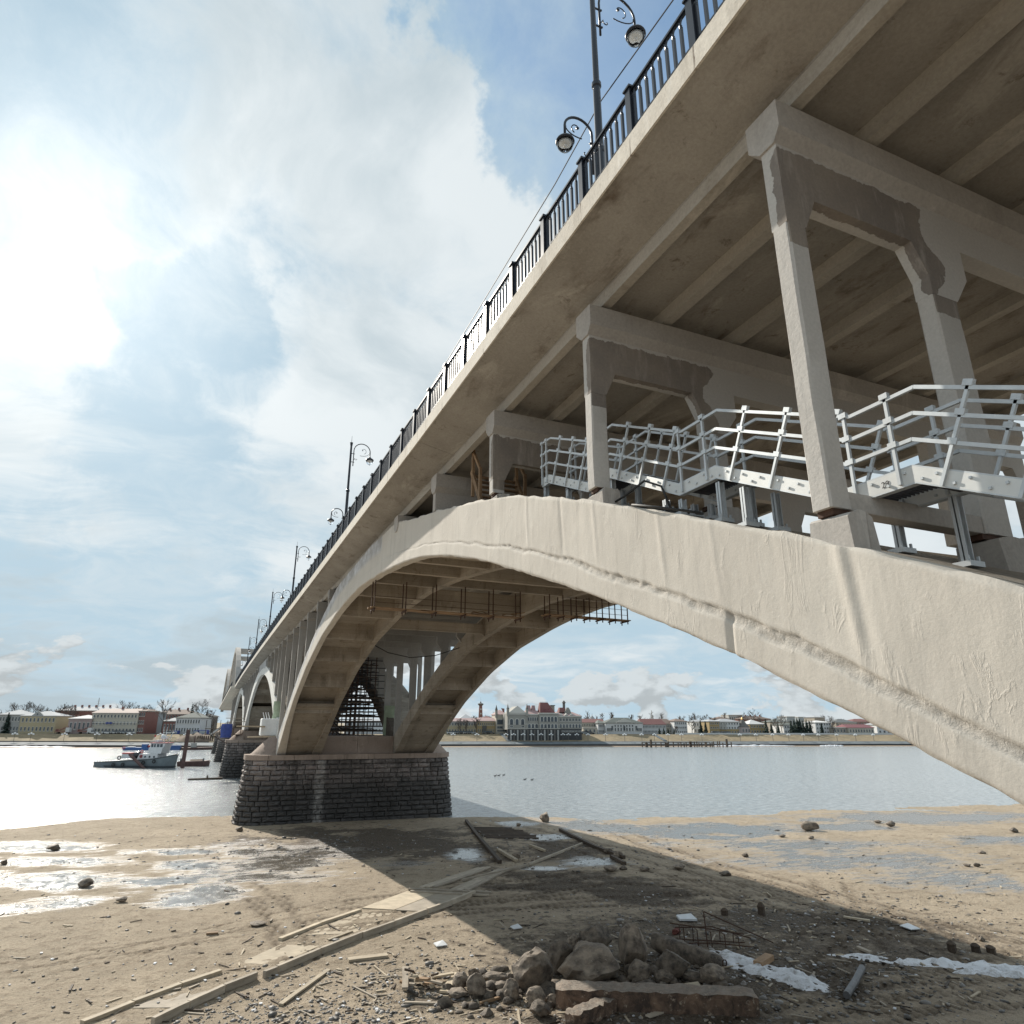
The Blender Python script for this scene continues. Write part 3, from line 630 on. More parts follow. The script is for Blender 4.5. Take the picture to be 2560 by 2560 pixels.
BLK=[block_mesh(i) for i in range(10)]
def perim(hw,y0,T,rad,cx=20.8):
    """front path of the pier plan from left side round the front to the right side: list of (length, fn)"""
    segs=[]
    L1=T-2*rad if T>2*rad else .01
    pts=[]; n=10
    pts.append((cx-hw,y0+T-rad)); pts.append((cx-hw,y0+rad))
    for k in range(1,n+1): a=math.pi+ (math.pi/2)*k/n; pts.append((cx-hw+rad+rad*math.cos(a),y0+rad+rad*math.sin(a)))
    pts.append((cx+hw-rad,y0))
    for k in range(1,n+1): a=1.5*math.pi+(math.pi/2)*k/n; pts.append((cx+hw-rad+rad*math.cos(a),y0+rad+rad*math.sin(a)))
    pts.append((cx+hw,y0+T-rad))
    return pts
def along(pts,s):
    for i in range(len(pts)-1):
        a,b=pts[i],pts[i+1]; L=math.hypot(b[0]-a[0],b[1]-a[1])
        if s<=L or i==len(pts)-2: 
            t=min(1,s/L if L else 0); return (a[0]+(b[0]-a[0])*t,a[1]+(b[1]-a[1])*t),math.atan2(b[1]-a[1],b[0]-a[0])
        s-=L
def plen(pts): return sum(math.hypot(pts[i+1][0]-pts[i][0],pts[i+1][1]-pts[i][1]) for i in range(len(pts)-1))
def pier(y0,T,label,singles=True,nc=13):
    P=thing('bridge_pier',label,'pier',(20.8,y0,-13.4),group='stone piers of the bridge')
    rad=3.2; ztop=-5.1; zb=-13.35; ch=(ztop-zb)/nc; count=0; extra=MB(); r=random.Random(int(y0))
    MB().loft([[(x,y,z) for x,y in perim(hw,y0+.22,T,rad)]+[(20.8+hw,y0+T),(20.8-hw,y0+T)][0:0] for hw,z in ((15.0,zb-.6),(14.15,ztop))]).build('core',M['mortar'],P)
    for c in range(nc):
        z=zb+ch*(c+.5); hw=15.2-(15.2-14.35)*(c+.5)/nc; yy=y0-.12*(1-(c+.5)/nc)*2
        pts=perim(hw,yy,T,rad); L=plen(pts); s=r.uniform(-.8,0)
        while s<L:
            w=r.choice([1.25,1.7,1.95,1.1,2.1])*r.uniform(.92,1.08)
            if c>8: w*=.95
            a,b=max(s,0),min(s+w,L)
            if b-a>.35:
                (x,y),ang=along(pts,(a+b)/2); ww=b-a-.085
                me=r.choice(BLK); dpt=.5
                if singles and count<299:
                    o=inst(me,'stone',(x-math.sin(ang)*.18,y+math.cos(ang)*.18,z),P,(0,0,ang),(ww,dpt,ch-.055)); count+=1
                else:
                    ca,sa=math.cos(ang),math.sin(ang); vs=[]
                    for v in me.vertices:
                        vx,vy,vz=v.co.x/S*ww,v.co.y/S*dpt,v.co.z/S*(ch-.055)
                        vs.append((x-sa*.18+ca*vx-sa*vy,y+ca*.18+sa*vx+ca*vy,z+vz))
                    extra.add(vs,[tuple(q.vertices) for q in me.polygons])
            s+=w
    if extra.v: tag(extra.build('stonework',M['stone'],P),kind='stuff')
    # coping
    pts=perim(14.75,y0-.22,T+.3,3.3); L=plen(pts); k=11
    for i in range(k):
        q=MB(); a,b=L*i/k+.02,L*(i+1)/k-.02; secs=[]
        for s in np.linspace(a,b,7):
            (x,y),ang=along(pts,s); nx,ny=-math.sin(ang),math.cos(ang); j=float(vnoise(s*1.5,y0)-.5)*.06
            secs.append([(x+nx*(j),y+ny*(j),-5.08),(x+nx*j,y+ny*j,-4.42+j*.5),(x+nx*1.6,y+ny*1.6,-4.42),(x+nx*1.6,y+ny*1.6,-5.08)])
        q.loft(secs).build('coping_stone',M['plinth'],P)
    MB().loft([[(20.8+a*(14.6-.8),y,z) for a,y in ((-1,y0+1.5),(1,y0+1.5),(1,y0+T-1),(-1,y0+T-1))] for z in (-5.0,-4.45)]).build('pier_top',M['plinth'],P)
    # concrete block between the ribs with a joint down its middle
    MB().box(16.0,21.1,y0+1.3,y0+T-1,-4.44,-2.05).build('centre_block',M['plinth'],P,bevel=.04)
    MB().box(21.14,26.4,y0+1.3,y0+T-1,-4.44,-2.05).build('centre_block',M['plinth'],P,bevel=.04)
    for x0,x1 in ((10,15.95),(26.45,32.4)): MB().box(x0,x1,y0+1.9,y0+T-1.2,-4.44,-2.3).build('rib_seat',M['plinth'],P)
    # cone-shaped shoulders
    for cx,sg in ((10.1,-1),(32.3,1)):
        secs=[]; 
        for t_ in (0,1):
            R=3.3*(1-t_)+.95*t_; z=-4.44+2.35*t_; n=12
            secs.append([(cx+sg*R*math.sin(math.pi*k/n),y0+1.1+(T-2.2)/2-(R*.9 if True else 0)*math.cos(math.pi*k/n),z) for k in range(n+1)])
        ob=MB().loft(secs).build('cone_shoulder',M['plinth'],P); smooth_angle(ob,50)
    return P
pier(100.7,8.4,'nearest brick-coursed stone bridge pier, standing on the muddy shore')
pier(184,8.4,'second stone bridge pier along, standing in the water behind the nearest one')
pier(257,8.4,'third stone bridge pier along, in the water',False)
pier(322,8.4,'fourth and farthest stone bridge pier in view',False)
pier(-7.5,7.6,'stone pier under the landward end of the bridge',False)
# ---- railing
rail=thing('bridge_railing','dark iron balustrade with arched bays along the bridge edge','railing',(8.9,0,14.5))
RX=8.62; PS=2.59; H=1.72
posts=[8.8+PS*k for k in range(-3,90)]
def post_mb(x,y):
    z=zt(y)+.05; q=MB()
    q.box(x-.11,x+.11,y-.11,y+.11,z,z+H-.06); q.box(x-.15,x+.15,y-.15,y+.15,z+H-.06,z+H); q.box(x-.12,x+.12,y-.12,y+.12,z+H,z+H+.05); q.box(x-.14,x+.14,y-.14,y+.14,z,z+.1)
    return q
def balusters(q,y,yn,i):
    n=9; yy=y+(yn-y)*(i+.5)/n; z=zt(yy)+.05; x=RX; d=(yn-y)/n
    q.box(x-.036,x+.036,yy-.036,yy+.036,z+.08,z+H-.40); q.lathe((x,yy,z+H-.46),[(.035,0),(.05,.03),(.03,.06),(.045,.10)],6)
    return q
def archlets(q,y,yn):
    n=9; d=(yn-y)/n
    for i in range(n):
        a=y+d*(i+.5); b=a+d
        if i==n-1: break
        z=zt(a)+.05+H-.36; pts=[(RX,a+d/2-d/2*math.cos(math.pi*k/6),z+d*.75*math.sin(math.pi*k/6)) for k in range(7)]
        q.tube(pts,.022,4)
    return q
def toprail(q,y,yn):
    z0,z1=zt(y)+.05+H-.1,zt(yn)+.05+H-.1
    q.bar((RX,y+.11,z0),(RX,yn-.11,z1),.12,.07); q.bar((RX,y+.11,z0-1.3),(RX,yn-.11,z1-1.3),.06,.05); q.bar((RX,y+.11,z0-.07),(RX,yn-.11,z1-.07),.03,.05); return q
for k,y in enumerate(posts):
    post_mb(RX,y).build('rail_post',M['iron'],rail)
    if k==len(posts)-1: break
    yn=posts[k+1]
    if y<57:
        pn=toprail(MB(),y,yn).build('rail_panel',M['iron'],rail)
        archlets(MB(),y,yn).build('arch_trim',M['iron'],pn)
        for i in range(9): balusters(MB(),y,yn,i).build('baluster',M['iron'],pn)
    else:
        q=toprail(MB(),y,yn); archlets(q,y,yn)
        for i in range(9): balusters(q,y,yn,i)
        q.build('rail_panel',M['iron'],rail)
# plain far railing on the widened part
q=MB()
for y in np.arange(240,330,3): q.box(7.5,7.7,y-.1,y+.1,zt(y),zt(y)+1.4)
q.loft([[(7.52,y,zt(y)+1.3),(7.52,y,zt(y)+1.4),(7.66,y,zt(y)+1.4),(7.66,y,zt(y)+1.3)] for y in np.linspace(239,330,12)])
q.build('rail_run',M['iron'],rail)
# ---- lamps
def spiral(c,r0,turn,sg,n=14,ax=1):
    return [(c[0]+sg*r0*(1-k/n*.75)*math.cos(turn+k/n*4.6),c[1],c[2]+r0*(1-k/n*.75)*math.sin(turn+k/n*4.6)) for k in range(n+1)]
def head(P,x,y,z,sg,f=.8):
    sc=lambda L:[(a*f,b*f) for a,b in L]
    q=MB(); q.lathe((x,y,z),sc([(.05,.42),(.07,.36),(.05,.30),(.12,.27),(.10,.22),(.20,.16),(.40,.02),(.44,-.08),(.42,-.12),(.36,-.12)]),20)
    h=q.build('lamp_shade',M['iron'],P,smooth=True)
    g=MB(); g.lathe((x,y,z-.12*f),sc([(.36,0),(.38,-.1),(.34,-.25),(.22,-.4),(.06,-.48),(.015,-.55)]),18).build('globe',M['glass'],h,smooth=True)
    MB().lathe((x,y,z-.1*f),sc([(.26,-.02),(.22,-.12),(.10,-.17)]),12).build('reflector',M['alu'],h,smooth=True)
    MB().lathe((x,y,z-.2*f),sc([(.05,0),(.08,-.08),(.05,-.18),(.02,-.2)]),8).build('bulb',M['white_coat'],h,smooth=True)
def arm(P,x,y,z,sg,r):
    # hooked arm: up from the pole, over in a half circle, down to the head
    q=MB(); pts=[(x+sg*.28,y,z-1.6),(x+sg*.28,y,z)]+[(x+sg*(.28+r-r*math.cos(math.pi*k/12)),y,z+r*math.sin(math.pi*k/12)) for k in range(1,13)]+[(x+sg*(.28+2*r),y,z-.35)]
    q.tube(pts,.045,7)
    for zz in (z-1.2,z-.35): q.bar((x,y,zz),(x+sg*.34,y,zz),.05); q.lathe((x+sg*.34,y,zz-.03),[(.03,0),(.06,.03),(.03,.06)],6)
    # scroll
    cx=x+sg*(.28+r*1.15); cz=z+r*.12
    q.tube([(x+sg*(.28+2*r)*.98+ -sg*.02,y,z-.0)]+[(x+sg*(.28+r+r*.95*math.cos(-k/10*2.6)),y,z+r*.95*math.sin(-k/10*2.6)*.62) for k in range(1,8)],.022,5)
    q.tube(spiral((cx,y,cz),r*.42,-1.2,sg),.02,5); q.lathe((cx-sg*r*.08,y,cz+.02),[(.0,-.06),(.07,0),(0,.06)],6)
    q.tube([(x+sg*(.34),y,z-.95)]+spiral((x+sg*.55,y,z-.85),.14,2.6,sg),.02,5)
    q.build('lamp_arm',M['iron'],P,smooth=True)
    head(P,x+sg*(.28+2*r),y,z-.35-.4*(.88 if sg>0 else .72),sg,.88 if sg>0 else .72)
def lamp(y,x=9.9,label=''):
    z=zt(y)+.1; P=thing('street_lamp',label,'street lamp',(x,y,z),group='tall two-armed street lamps on the bridge')
    q=MB(); q.lathe((x,y,z),[(.26,0),(.26,.25),(.19,.4),(.16,.6),(.16,3.4),(.19,3.45),(.19,3.6),(.155,3.7),(.135,4.2),(.13,6.3),(.17,6.35),(.17,6.5),(.11,6.6),(.095,11.0),(.12,11.05),(.12,11.15),(.15,11.3),(.02,11.35),(.012,12.0)],14)
    q.build('pole',M['iron'],P,smooth=False)
    arm(P,x,y,z+10.55,1,.78); arm(P,x,y,z+4.05,-1,.52)
    return P
lamp(14.95,label='nearest street lamp, its black pole crossing the top of the picture by the railing')
for y,l in ((59.8,'second street lamp along the bridge, in full view above the railing'),(101,'third street lamp along the bridge'),(139,'fourth street lamp along the bridge'),(175,'fifth street lamp along the bridge, left of the concrete tied arch'),(208,'sixth and smallest street lamp in view, in front of the tied arch')): lamp(y,label=l)
# trolley wire
c=[onX(1682.8,0,10.2),onX(1504,250,10.2),onX(1387.6,460,10.2),onX(1180,800,10.2)]
d0=(c[0]-c[1]).normalized(); 
tag(MB().tube([c[0]+d0*12,c[0],c[1],c[2],c[3],c[3]+(c[3]-c[2])*2.2],.022,4).build('overhead_wire',M['darksteel']),'thin dark wire strung beside the bridge above the railing','wire')
# ================= SHORE, WATER, DEBRIS =================
ORD=['nearest','second','third','fourth','fifth','sixth','seventh','eighth','ninth','tenth']
shore=lambda X: np.interp(X,[-140,-60,-21.5,-9.9,5.8,20,36.4,49,53,62,78,90,105,132,200,400,700],[135,116,109.5,115.5,112.5,104,98.5,93.5,89,88,84,90,84,79,70,50,20])
def gz(X,Y):
    X=np.asarray(X,float);Y=np.asarray(Y,float); d=shore(X)-Y+(fbm(X*.12,Y*.12,3)-.5)*5
    h=np.where(d>0,np.minimum(.014*d,.4),np.maximum(.07*d,-2.5))
    u=X*.918-Y*.397; w=X*.397+Y*.918
    h=h+(fbm(u*.035,w*.16,3)-.5)*.30*np.clip((d+8)/12,0,1)+(fbm(X*.9,Y*.9,3)-.5)*.07
    return h+WZ
Mcam=np.array([list(r2),list(u2),list(fw)])
def proj(X,Y,Z):
    c=np.stack([X,Y,Z],-1)@Mcam.T; z=np.where(c[...,2]>.5,c[...,2],np.nan)
    return PPX+FPX*c[...,0]/z,1280-FPX*c[...,1]/z
def gp(px,py):
    Z=WZ
    for _ in range(4): P=onZ(px,py,Z); Z=float(gz(P.x,P.y))
    return P
def ground():
    xs=np.concatenate([np.arange(-140,-32,4),np.arange(-32,62,.3),np.arange(62,150,.55),np.arange(150,700,12)])
    ys=np.concatenate([np.arange(-60,23,3),np.arange(23,60,.22),np.arange(60,125,.35)])
    X,Y=np.meshgrid(xs,ys); Z=gz(X,Y); PX,PY=proj(X,Y,Z)
    n1=fbm(X*.35,Y*.35,4)-.5; nn=fbm(X*1.3,Y*1.3,3)-.5
    def ell(cx,cy,rx,ry,tilt=0,k=1):
        dx=PX-cx; dy=PY-cy-tilt*dx; q=np.sqrt((dx/rx)**2+(dy/ry)**2+1e-9); return k*np.clip(1.25-q+n1*1.1,0,1)
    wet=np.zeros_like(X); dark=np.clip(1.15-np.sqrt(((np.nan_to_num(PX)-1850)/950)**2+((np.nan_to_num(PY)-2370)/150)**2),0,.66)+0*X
    for e in [(80,2118,170,17,0,.85),(170,2153,200,15,0,.9),(455,2131,135,10,0,.9),(150,2202,240,24,0,.92),(480,2163,100,14,0,1),(385,2203,150,13,-.02,1),(140,2262,220,19,-.12,.9),(700,2150,230,46,0,.8),(620,2190,260,22,0,.75),(500,2240,170,34,-.1,.8),
        (1800,2074,280,17,0,1.0),(1760,2093,160,8,0,.9),(2100,2068,160,11,0,1),(2150,2150,440,36,.02,.62),(2380,2200,320,32,.05,.6),(2500,2100,160,14,0,.8),(2300,2045,380,16,0,.95),(2000,2112,440,16,0,.62),
        (1300,2060,70,9,0,1),(1370,2092,80,9,0,1),(1520,2070,190,16,.1,.9),(1480,2155,95,15,0,1),(1340,2170,75,6,0,1),(1160,2138,60,18,0,.9),(1000,2160,120,10,0,.6),(1650,2110,100,12,0,.6),(700,2125,90,9,0,.8)]:
        wet=np.maximum(wet,np.nan_to_num(ell(*e)))
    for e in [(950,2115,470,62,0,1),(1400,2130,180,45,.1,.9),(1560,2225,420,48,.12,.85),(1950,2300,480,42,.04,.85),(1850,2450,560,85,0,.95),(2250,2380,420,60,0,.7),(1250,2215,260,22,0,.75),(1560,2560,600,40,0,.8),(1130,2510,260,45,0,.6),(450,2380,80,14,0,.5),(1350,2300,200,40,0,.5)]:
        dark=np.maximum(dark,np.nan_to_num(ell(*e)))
    trk=np.zeros_like(X)
    T=[([(1250,2062),(1560,2130),(1850,2200),(2100,2270),(2300,2312),(2700,2365)],(-1.3,1.3,-4.0),.75),([(1500,2062),(1700,2140),(1900,2195),(2090,2245),(2120,2300),(2060,2340)],(-1.2,1.2),.7),([(1050,2262),(1400,2215),(1800,2225),(2150,2300)],(-1.3,1.3,3.4),.7),
       ([(640,2235),(700,2290),(720,2340)],(-.9,.9),.55),([(2050,2560),(2300,2500),(2700,2480)],(-1.2,.4,2.0,3.6,5.2),.75),([(1000,2290),(1300,2260),(1700,2250)],(-1.2,1.2),.7),([(0,2420),(400,2360),(700,2290)],(-.9,.9),.2)]
    for line,offs,wd in T:
        pts=[gp(*q) for q in line]
        for o in offs:
            best=np.full(X.shape,99.); 
            for a,b in zip(pts[:-1],pts[1:]):
                dx,dy=b.x-a.x,b.y-a.y; L2=dx*dx+dy*dy; t=np.clip(((X-a.x)*dx+(Y-a.y)*dy)/L2,0,1); qx=a.x+t*dx; qy=a.y+t*dy
                side=((X-qx)*(-dy)+(Y-qy)*dx)/math.sqrt(L2); dist=np.hypot(X-qx,Y-qy); best=np.minimum(best,np.abs(np.where(dist<6,side-o,99)))
            lug=.65+.35*np.sign(np.sin((X*1.1+Y*.35)*9))
            trk=np.maximum(trk,np.clip(1-best/wd+nn*.6,0,1)*lug*.9)
    Z=Z-trk*.20+np.clip(trk*(1-trk)*4,0,1)*.10
    Z=Z+dark*(fbm(X*1.7,Y*1.7,3)-.5)*.16*(1-np.clip(wet*2,0,1))+(fbm(X*2.3,Y*2.3,2)-.5)*.04
    ny,nx=X.shape; me=bpy.data.meshes.new('ground'); v=np.stack([X*S,Y*S,(Z-WZ)*S],-1).reshape(-1,3)
    i=np.arange(ny*nx).reshape(ny,nx); f=np.stack([i[:-1,:-1],i[:-1,1:],i[1:,1:],i[1:,:-1]],-1).reshape(-1,4)
    me.vertices.add(len(v)); me.vertices.foreach_set('co',v.ravel()); me.loops.add(f.size); me.loops.foreach_set('vertex_index',f.ravel().astype('i4'))
    me.polygons.add(len(f)); me.polygons.foreach_set('loop_start',np.arange(0,f.size,4,dtype='i4')); me.polygons.foreach_set('loop_total',np.full(len(f),4,'i4')); me.polygons.foreach_set('use_smooth',[True]*len(f)); me.update(calc_edges=True)
    for nm,a in (('wet',wet),('dark',dark),('track',trk)): at=me.attributes.new(nm,'FLOAT','POINT'); at.data.foreach_set('value',a.ravel().astype('f4'))
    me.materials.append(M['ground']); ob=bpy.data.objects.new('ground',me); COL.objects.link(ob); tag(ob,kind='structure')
ground()
tag(MB().add([(-900,-60,WZ),(1500,-60,WZ),(1500,1600,WZ),(-900,1600,WZ)],[(0,1,2,3)]).build('water',M['water']),kind='structure')
tag(MB().add([(-900,-60,WZ-3),(1500,-60,WZ-3),(1500,1600,WZ-3),(-900,1600,WZ-3)],[(0,1,2,3)]).build('riverbed',M['quay']),kind='structure')
# gravel and chips, far too many to count
def scatter():
    bm=bmesh.new(); bmesh.ops.create_icosphere(bm,subdivisions=1,radius=1); bv=np.array([v.co[:] for v in bm.verts]); bf=np.array([[v.index for v in f.verts] for f in bm.faces]); bm.free()
    N=15000; PXs=rng.uniform(-60,2620,N*3); PYs=rng.uniform(2060,2620,N*3)
    keep=[]
    dens=lambda x,y: .05+.9*max([math.exp(-((x-a)/c)**2-((y-b)/d)**2) for a,b,c,d in ((950,2115,420,50),(1450,2140,200,50),(1900,2310,480,60),(1800,2470,600,90),(1100,2490,300,70),(800,2560,300,60),(700,2140,250,30))])
    V=[];F=[];TN=[];k=0
    for x,y in zip(PXs,PYs):
        if rng.random()>dens(x,y)*.8: continue
        P=onZ(x,y,WZ+.1); z=float(0)
        keep.append((P.x,P.y,math.hypot(P.x,P.y)))
        if len(keep)>=N: break
    K=np.array(keep); Zg=gz(K[:,0],K[:,1]); ok=Zg>WZ+.0; K=K[ok];Zg=Zg[ok]; n=len(K)
    s=np.exp(rng.normal(-3.0,.55,n)); s=np.clip(s,.018,.24); s[K[:,2]>75]*=1.2
    an=rng.uniform(0,6.28,n); sc=np.stack([s*rng.uniform(.7,1.6,n),s*rng.uniform(.6,1.1,n),s*rng.uniform(.25,.7,n)],-1)
    P=bv[None]*sc[:,None,:]*(1+rng.uniform(-.25,.25,(n,len(bv),1))); ca,sa=np.cos(an)[:,None],np.sin(an)[:,None]
    x=P[...,0]*ca-P[...,1]*sa+K[:,0:1]; y=P[...,0]*sa+P[...,1]*ca+K[:,1:2]; z=P[...,2]+Zg[:,None]+s[:,None]*.1
    v=np.stack([x*S,y*S,(z-WZ)*S],-1).reshape(-1,3); f=(bf[None]+np.arange(n)[:,None,None]*len(bv)).reshape(-1,3)
    me=bpy.data.meshes.new('gravel'); me.vertices.add(len(v)); me.vertices.foreach_set('co',v.ravel()); me.loops.add(f.size); me.loops.foreach_set('vertex_index',f.ravel().astype('i4'))
    me.polygons.add(len(f)); me.polygons.foreach_set('loop_start',np.arange(0,f.size,3,dtype='i4')); me.polygons.foreach_set('loop_total',np.full(len(f),3,'i4')); me.update(calc_edges=True)
    tone=rng.beta(1.0,2.2,n); at=me.attributes.new('tone','FLOAT','POINT'); at.data.foreach_set('value',np.repeat(tone,len(bv)).astype('f4')); me.materials.append(M['gravel'])
    ob=bpy.data.objects.new('gravel',me); COL.objects.link(ob); tag(ob,'dark gravel and stone chips scattered over the sand','gravel',kind='stuff')
scatter()
# boulders
def sa_(me,a):
    me.polygons.foreach_set('use_smooth',[True]*len(me.polygons)); bm=bmesh.new(); bm.from_mesh(me)
    for e in bm.edges:
        if len(e.link_faces)==2 and e.calc_face_angle(0)>math.radians(a): e.smooth=False
    bm.to_mesh(me); bm.free()
def rockmesh(seed,sub=3,cuts=9,rough=.16,pts=None):
    r=random.Random(seed); bm=bmesh.new(); bmesh.ops.create_icosphere(bm,subdivisions=sub,radius=1)
    pl=[]
    for _ in range(cuts+5): n=Vector((r.gauss(0,1),r.gauss(0,1),r.gauss(0,1))).normalized(); pl.append((n,r.uniform(.55,.88)))
    for v in bm.verts:
        for n,d in pl:
            e=v.co.dot(n)-d
            if e>0: v.co-=n*e*.9
        q=v.co; v.co*=1+rough*(float(fbm(q.x*2.4+seed,q.y*2.4+q.z*2.1,4))-.5)*1.7
    me=bpy.data.meshes.new('boulder'); bm.to_mesh(me); bm.free(); 
    for v in me.vertices: v.co*=S
    me.materials.append(M['rock']); sa_(me,24)
    return me
RK=[rockmesh(i,3) for i in range(8)]; RKL=[rockmesh(20+i,2,12,.04) for i in range(4)]
def rock(px,py,w,h,label,name='boulder',rz=None,tiltx=0,tilty=0,me=None,dz=0,dep=.8,cat='boulder',group=None,toward=0):
    """px,py: photo pixel of the rock's foot; w,h its width and height in photo pixels"""
    P=gp(px,py); k=P.dot(fw)/FPX; W_=w*k/2; H_=h*k/2
    P=P+Vector((math.sin(YAW),math.cos(YAW),0))*(W_*dep*.8+toward)
    o=inst(me or RK[hash((px*7+py*3))%8],name,(P.x,P.y,P.z+H_*.8+dz),None,(tiltx,tilty,-YAW if rz is None else rz),(W_,W_*dep,H_*1.05))
    ORG[o.name]=P; return tag(o,label,cat,group)
pile=[(1333,2487,98,92,'big square boulder at the left end of the rock pile'),(1409,2440,66,84,'tall rounded boulder second from the left in the rock pile'),
(1480,2470,160,78,'broad dark boulder low in the middle of the rock pile, behind the concrete beam'),(1592,2425,74,96,'pale tall boulder right of the topmost rock in the pile'),(1600,2460,60,48,'small egg-shaped brown boulder in front of the pale tall one'),
(1662,2465,48,30,'low dark rock right of the egg-shaped boulder'),(1688,2455,84,66,'dark angular boulder under the concrete post'),(1794,2468,62,44,'dark rounded rock at the right end of the pile'),(1148,2482,45,38,'dark pointed rock beside the pale board, left of the pile'),
(1190,2500,50,50,'upright brown rock left of the boulder pile'),(1186,2450,28,26,'small grey rock standing behind the upright brown rock'),(1140,2500,56,20,'flat low rock in front of the dark pointed rock'),(1281,2505,42,46,'leaning oval rock just left of the big square boulder'),
(1250,2476,46,15,'thin flat slab of rock lying between the pile and upright rock'),(1343,2520,50,40,'grey rock in front of the big square boulder'),(1350,2548,60,34,'rough grey rock at the foot of the pile near the picture bottom'),(1386,2518,34,24,'small pale rock wedged under the left end of the beam'),
(1236,2462,60,22,'heap-like rubble rock left of the big square boulder'),(1740,2462,60,24,'low rubble rock between the two dark boulders')]
for i,(x,y,w,h,l) in enumerate(pile): rock(x,y,w*1.15,h*1.12,l,me=rockmesh(50+i,4,7,.2),rz=-YAW+random.uniform(-.3,.3))
# raised ones, resting on others
def rock_at(px,py,Y,w,h,label,seed,rz=0):
    P=onY(px,py,Y); k=P.dot(fw)/FPX
    o=inst(rockmesh(seed,4,7,.2),'boulder',P,None,(0,0,rz),(w*k/2,w*k/2*.8,h*k/2)); return tag(o,label,'boulder')
rock_at(1486,2342,37.0,92,64,'topmost boulder, lit, resting on the rock pile',80)
rock_at(1430,2352,37.4,36,30,'small rock tucked left under the topmost boulder',81)
singles=[(122,2128,46,16,'flat reddish rock in the puddles at far left'),(205,2220,44,22,'dome-shaped dark rock standing at a puddle edge, left'),(298,2258,32,16,'grey angular rock just right of the dome-shaped rock'),(3,2163,24,14,'dark rock cut by the left picture edge'),
(594,2080,26,14,'dark rock at the left foot of the stone pier'),(2033,2078,46,24,'large pale-topped rock standing in the shallow pools on the right'),(2232,2068,26,16,'round dark rock in the pools, right of the large pale one'),(2199,2059,20,8,'flat dark rock in the water beside the round one'),
(1866,2144,20,12,'lone dark rock on the tracked wet sand'),(1700,2176,36,17,'smooth dark boulder where sunlight meets the bridge shadow'),(1818,2192,36,13,'low smooth boulder on the shadow edge, right of its twin'),(2542,2082,24,12,'dark rock near the right picture edge'),
(1958,2094,20,8,'flat rock left of the row by the pools'),(2031,2098,18,8,'small flat rock below the large pale-topped rock'),(2447,2168,17,10,'small dark rock on the right flats, near a flat one'),(2424,2167,22,7,'flat stone left of a small dark rock on the right flats'),(2461,2135,24,7,'flat dark stone on the right sand flats'),
(1362,2056,30,26,'tall dark rock on the waterline right of the pier'),(1547,2146,27,19,'dark rock on the timber edge by the pools'),(1522,2135,26,14,'dark rock left along the same timber edge'),(1291,2148,23,15,'round dark rock among the mud and driftwood'),(1297,2066,15,9,'small dark rock in a pool near the waterline'),
(1338,2155,24,12,'round dark rock in front of the driftwood pole'),(1530,2180,42,14,'long dark rock below the pool edge'),(1560,2176,24,11,'small dark rock right of the long dark one'),(1615,2180,34,13,'rough dark clod beside the driftwood end'),(2460,2356,18,13,'small dark stone standing on shaded sand, right'),
(2115,2372,14,9,'small dark stone on shaded gravel above the pipe'),(640,2318,50,10,'dark flat clod on the sand, left centre')]
for x,y,w,h,l in singles: rock(x,y,w,h,l)
rub=MB()
for i in range(230):
    x=random.gauss(1430,190); y=2478+random.gauss(0,24)+(x-1430)*-.02
    if x>1850 or x<1080 or (1380<x<1900 and y>2495): continue
    P=gp(x,y); k=random.uniform(.12,.42); me=RK[i%8]; sx,sy,sz=k*random.uniform(.8,1.4),k,k*random.uniform(.5,.9); a=random.uniform(0,6)
    if i<200: me=RKL[i%4]
    rub.add([(P.x+(v.co.x*math.cos(a)-v.co.y*math.sin(a))/S*sx,P.y+(v.co.x*math.sin(a)+v.co.y*math.cos(a))/S*sy,P.z+k*.3+v.co.z/S*sz) for v in me.vertices],[tuple(f.vertices) for f in me.polygons])
ob=rub.build('rubble',M['rock']); smooth_angle(ob,30); tag(ob,'loose rubble stones heaped round the boulder pile','rubble',kind='stuff')
# concrete beam, post and old beam
def beam(p,q,w,h,name,label,mt,seed,cat,jit=.07,n=16,lift=0,round_=False):
    P,Q=(gp(*p),gp(*q)) if len(p)==2 else (Vector(p),Vector(q)); P=P+Vector((0,0,lift)); Q=Q+Vector((0,0,lift)); d=(Q-P).normalized(); s=d.cross(Vector((0,0,1))).normalized(); s=-s; secs=[]; m=16
    for k in range(n+1):
        c=P+(Q-P)*k/n; sec=[]
        for a in range(m):
            th=2*math.pi*a/m; ca,sa=math.cos(th),math.sin(th)
            if not round_: g=max(abs(ca),abs(sa)); ca/=g; sa/=g
            j=float(vnoise(seed+k*1.1,a*1.7)-.5)*2*jit; e=.82 if k in(0,n) else 1
            sec.append(c+s*(ca*w/2*e+j*.6)+Vector((0,0,h/2+sa*h/2*e+j)))
        secs.append(sec)
    ob=MB().loft(secs).build(name,M[mt]); smooth_angle(ob,50 if not round_ else 80); return tag(ob,label,cat)
beam((1390,2514),(1893,2532),1.2,.86,'concrete_beam','long rust-stained concrete beam lying in front of the rock pile','slab',1,'beam',.06,30)
beam((1425,2572),(1530,2528),.7,.6,'concrete_beam','short broken beam leaning at the bottom edge, below the long one','slab',5,'beam',.07)
a=onY(1632,2352,37.6); b=onY(1806,2414,34.4)
beam(tuple(a-Vector((0,0,.5))),tuple(b-Vector((0,0,.5))),1.0,1.0,'concrete_post','dark broken concrete post lying across the right side of the rock pile','rock',9,'post',.08,14,0,True)
MB().lathe((0,0,0),[(.01,0)],3)
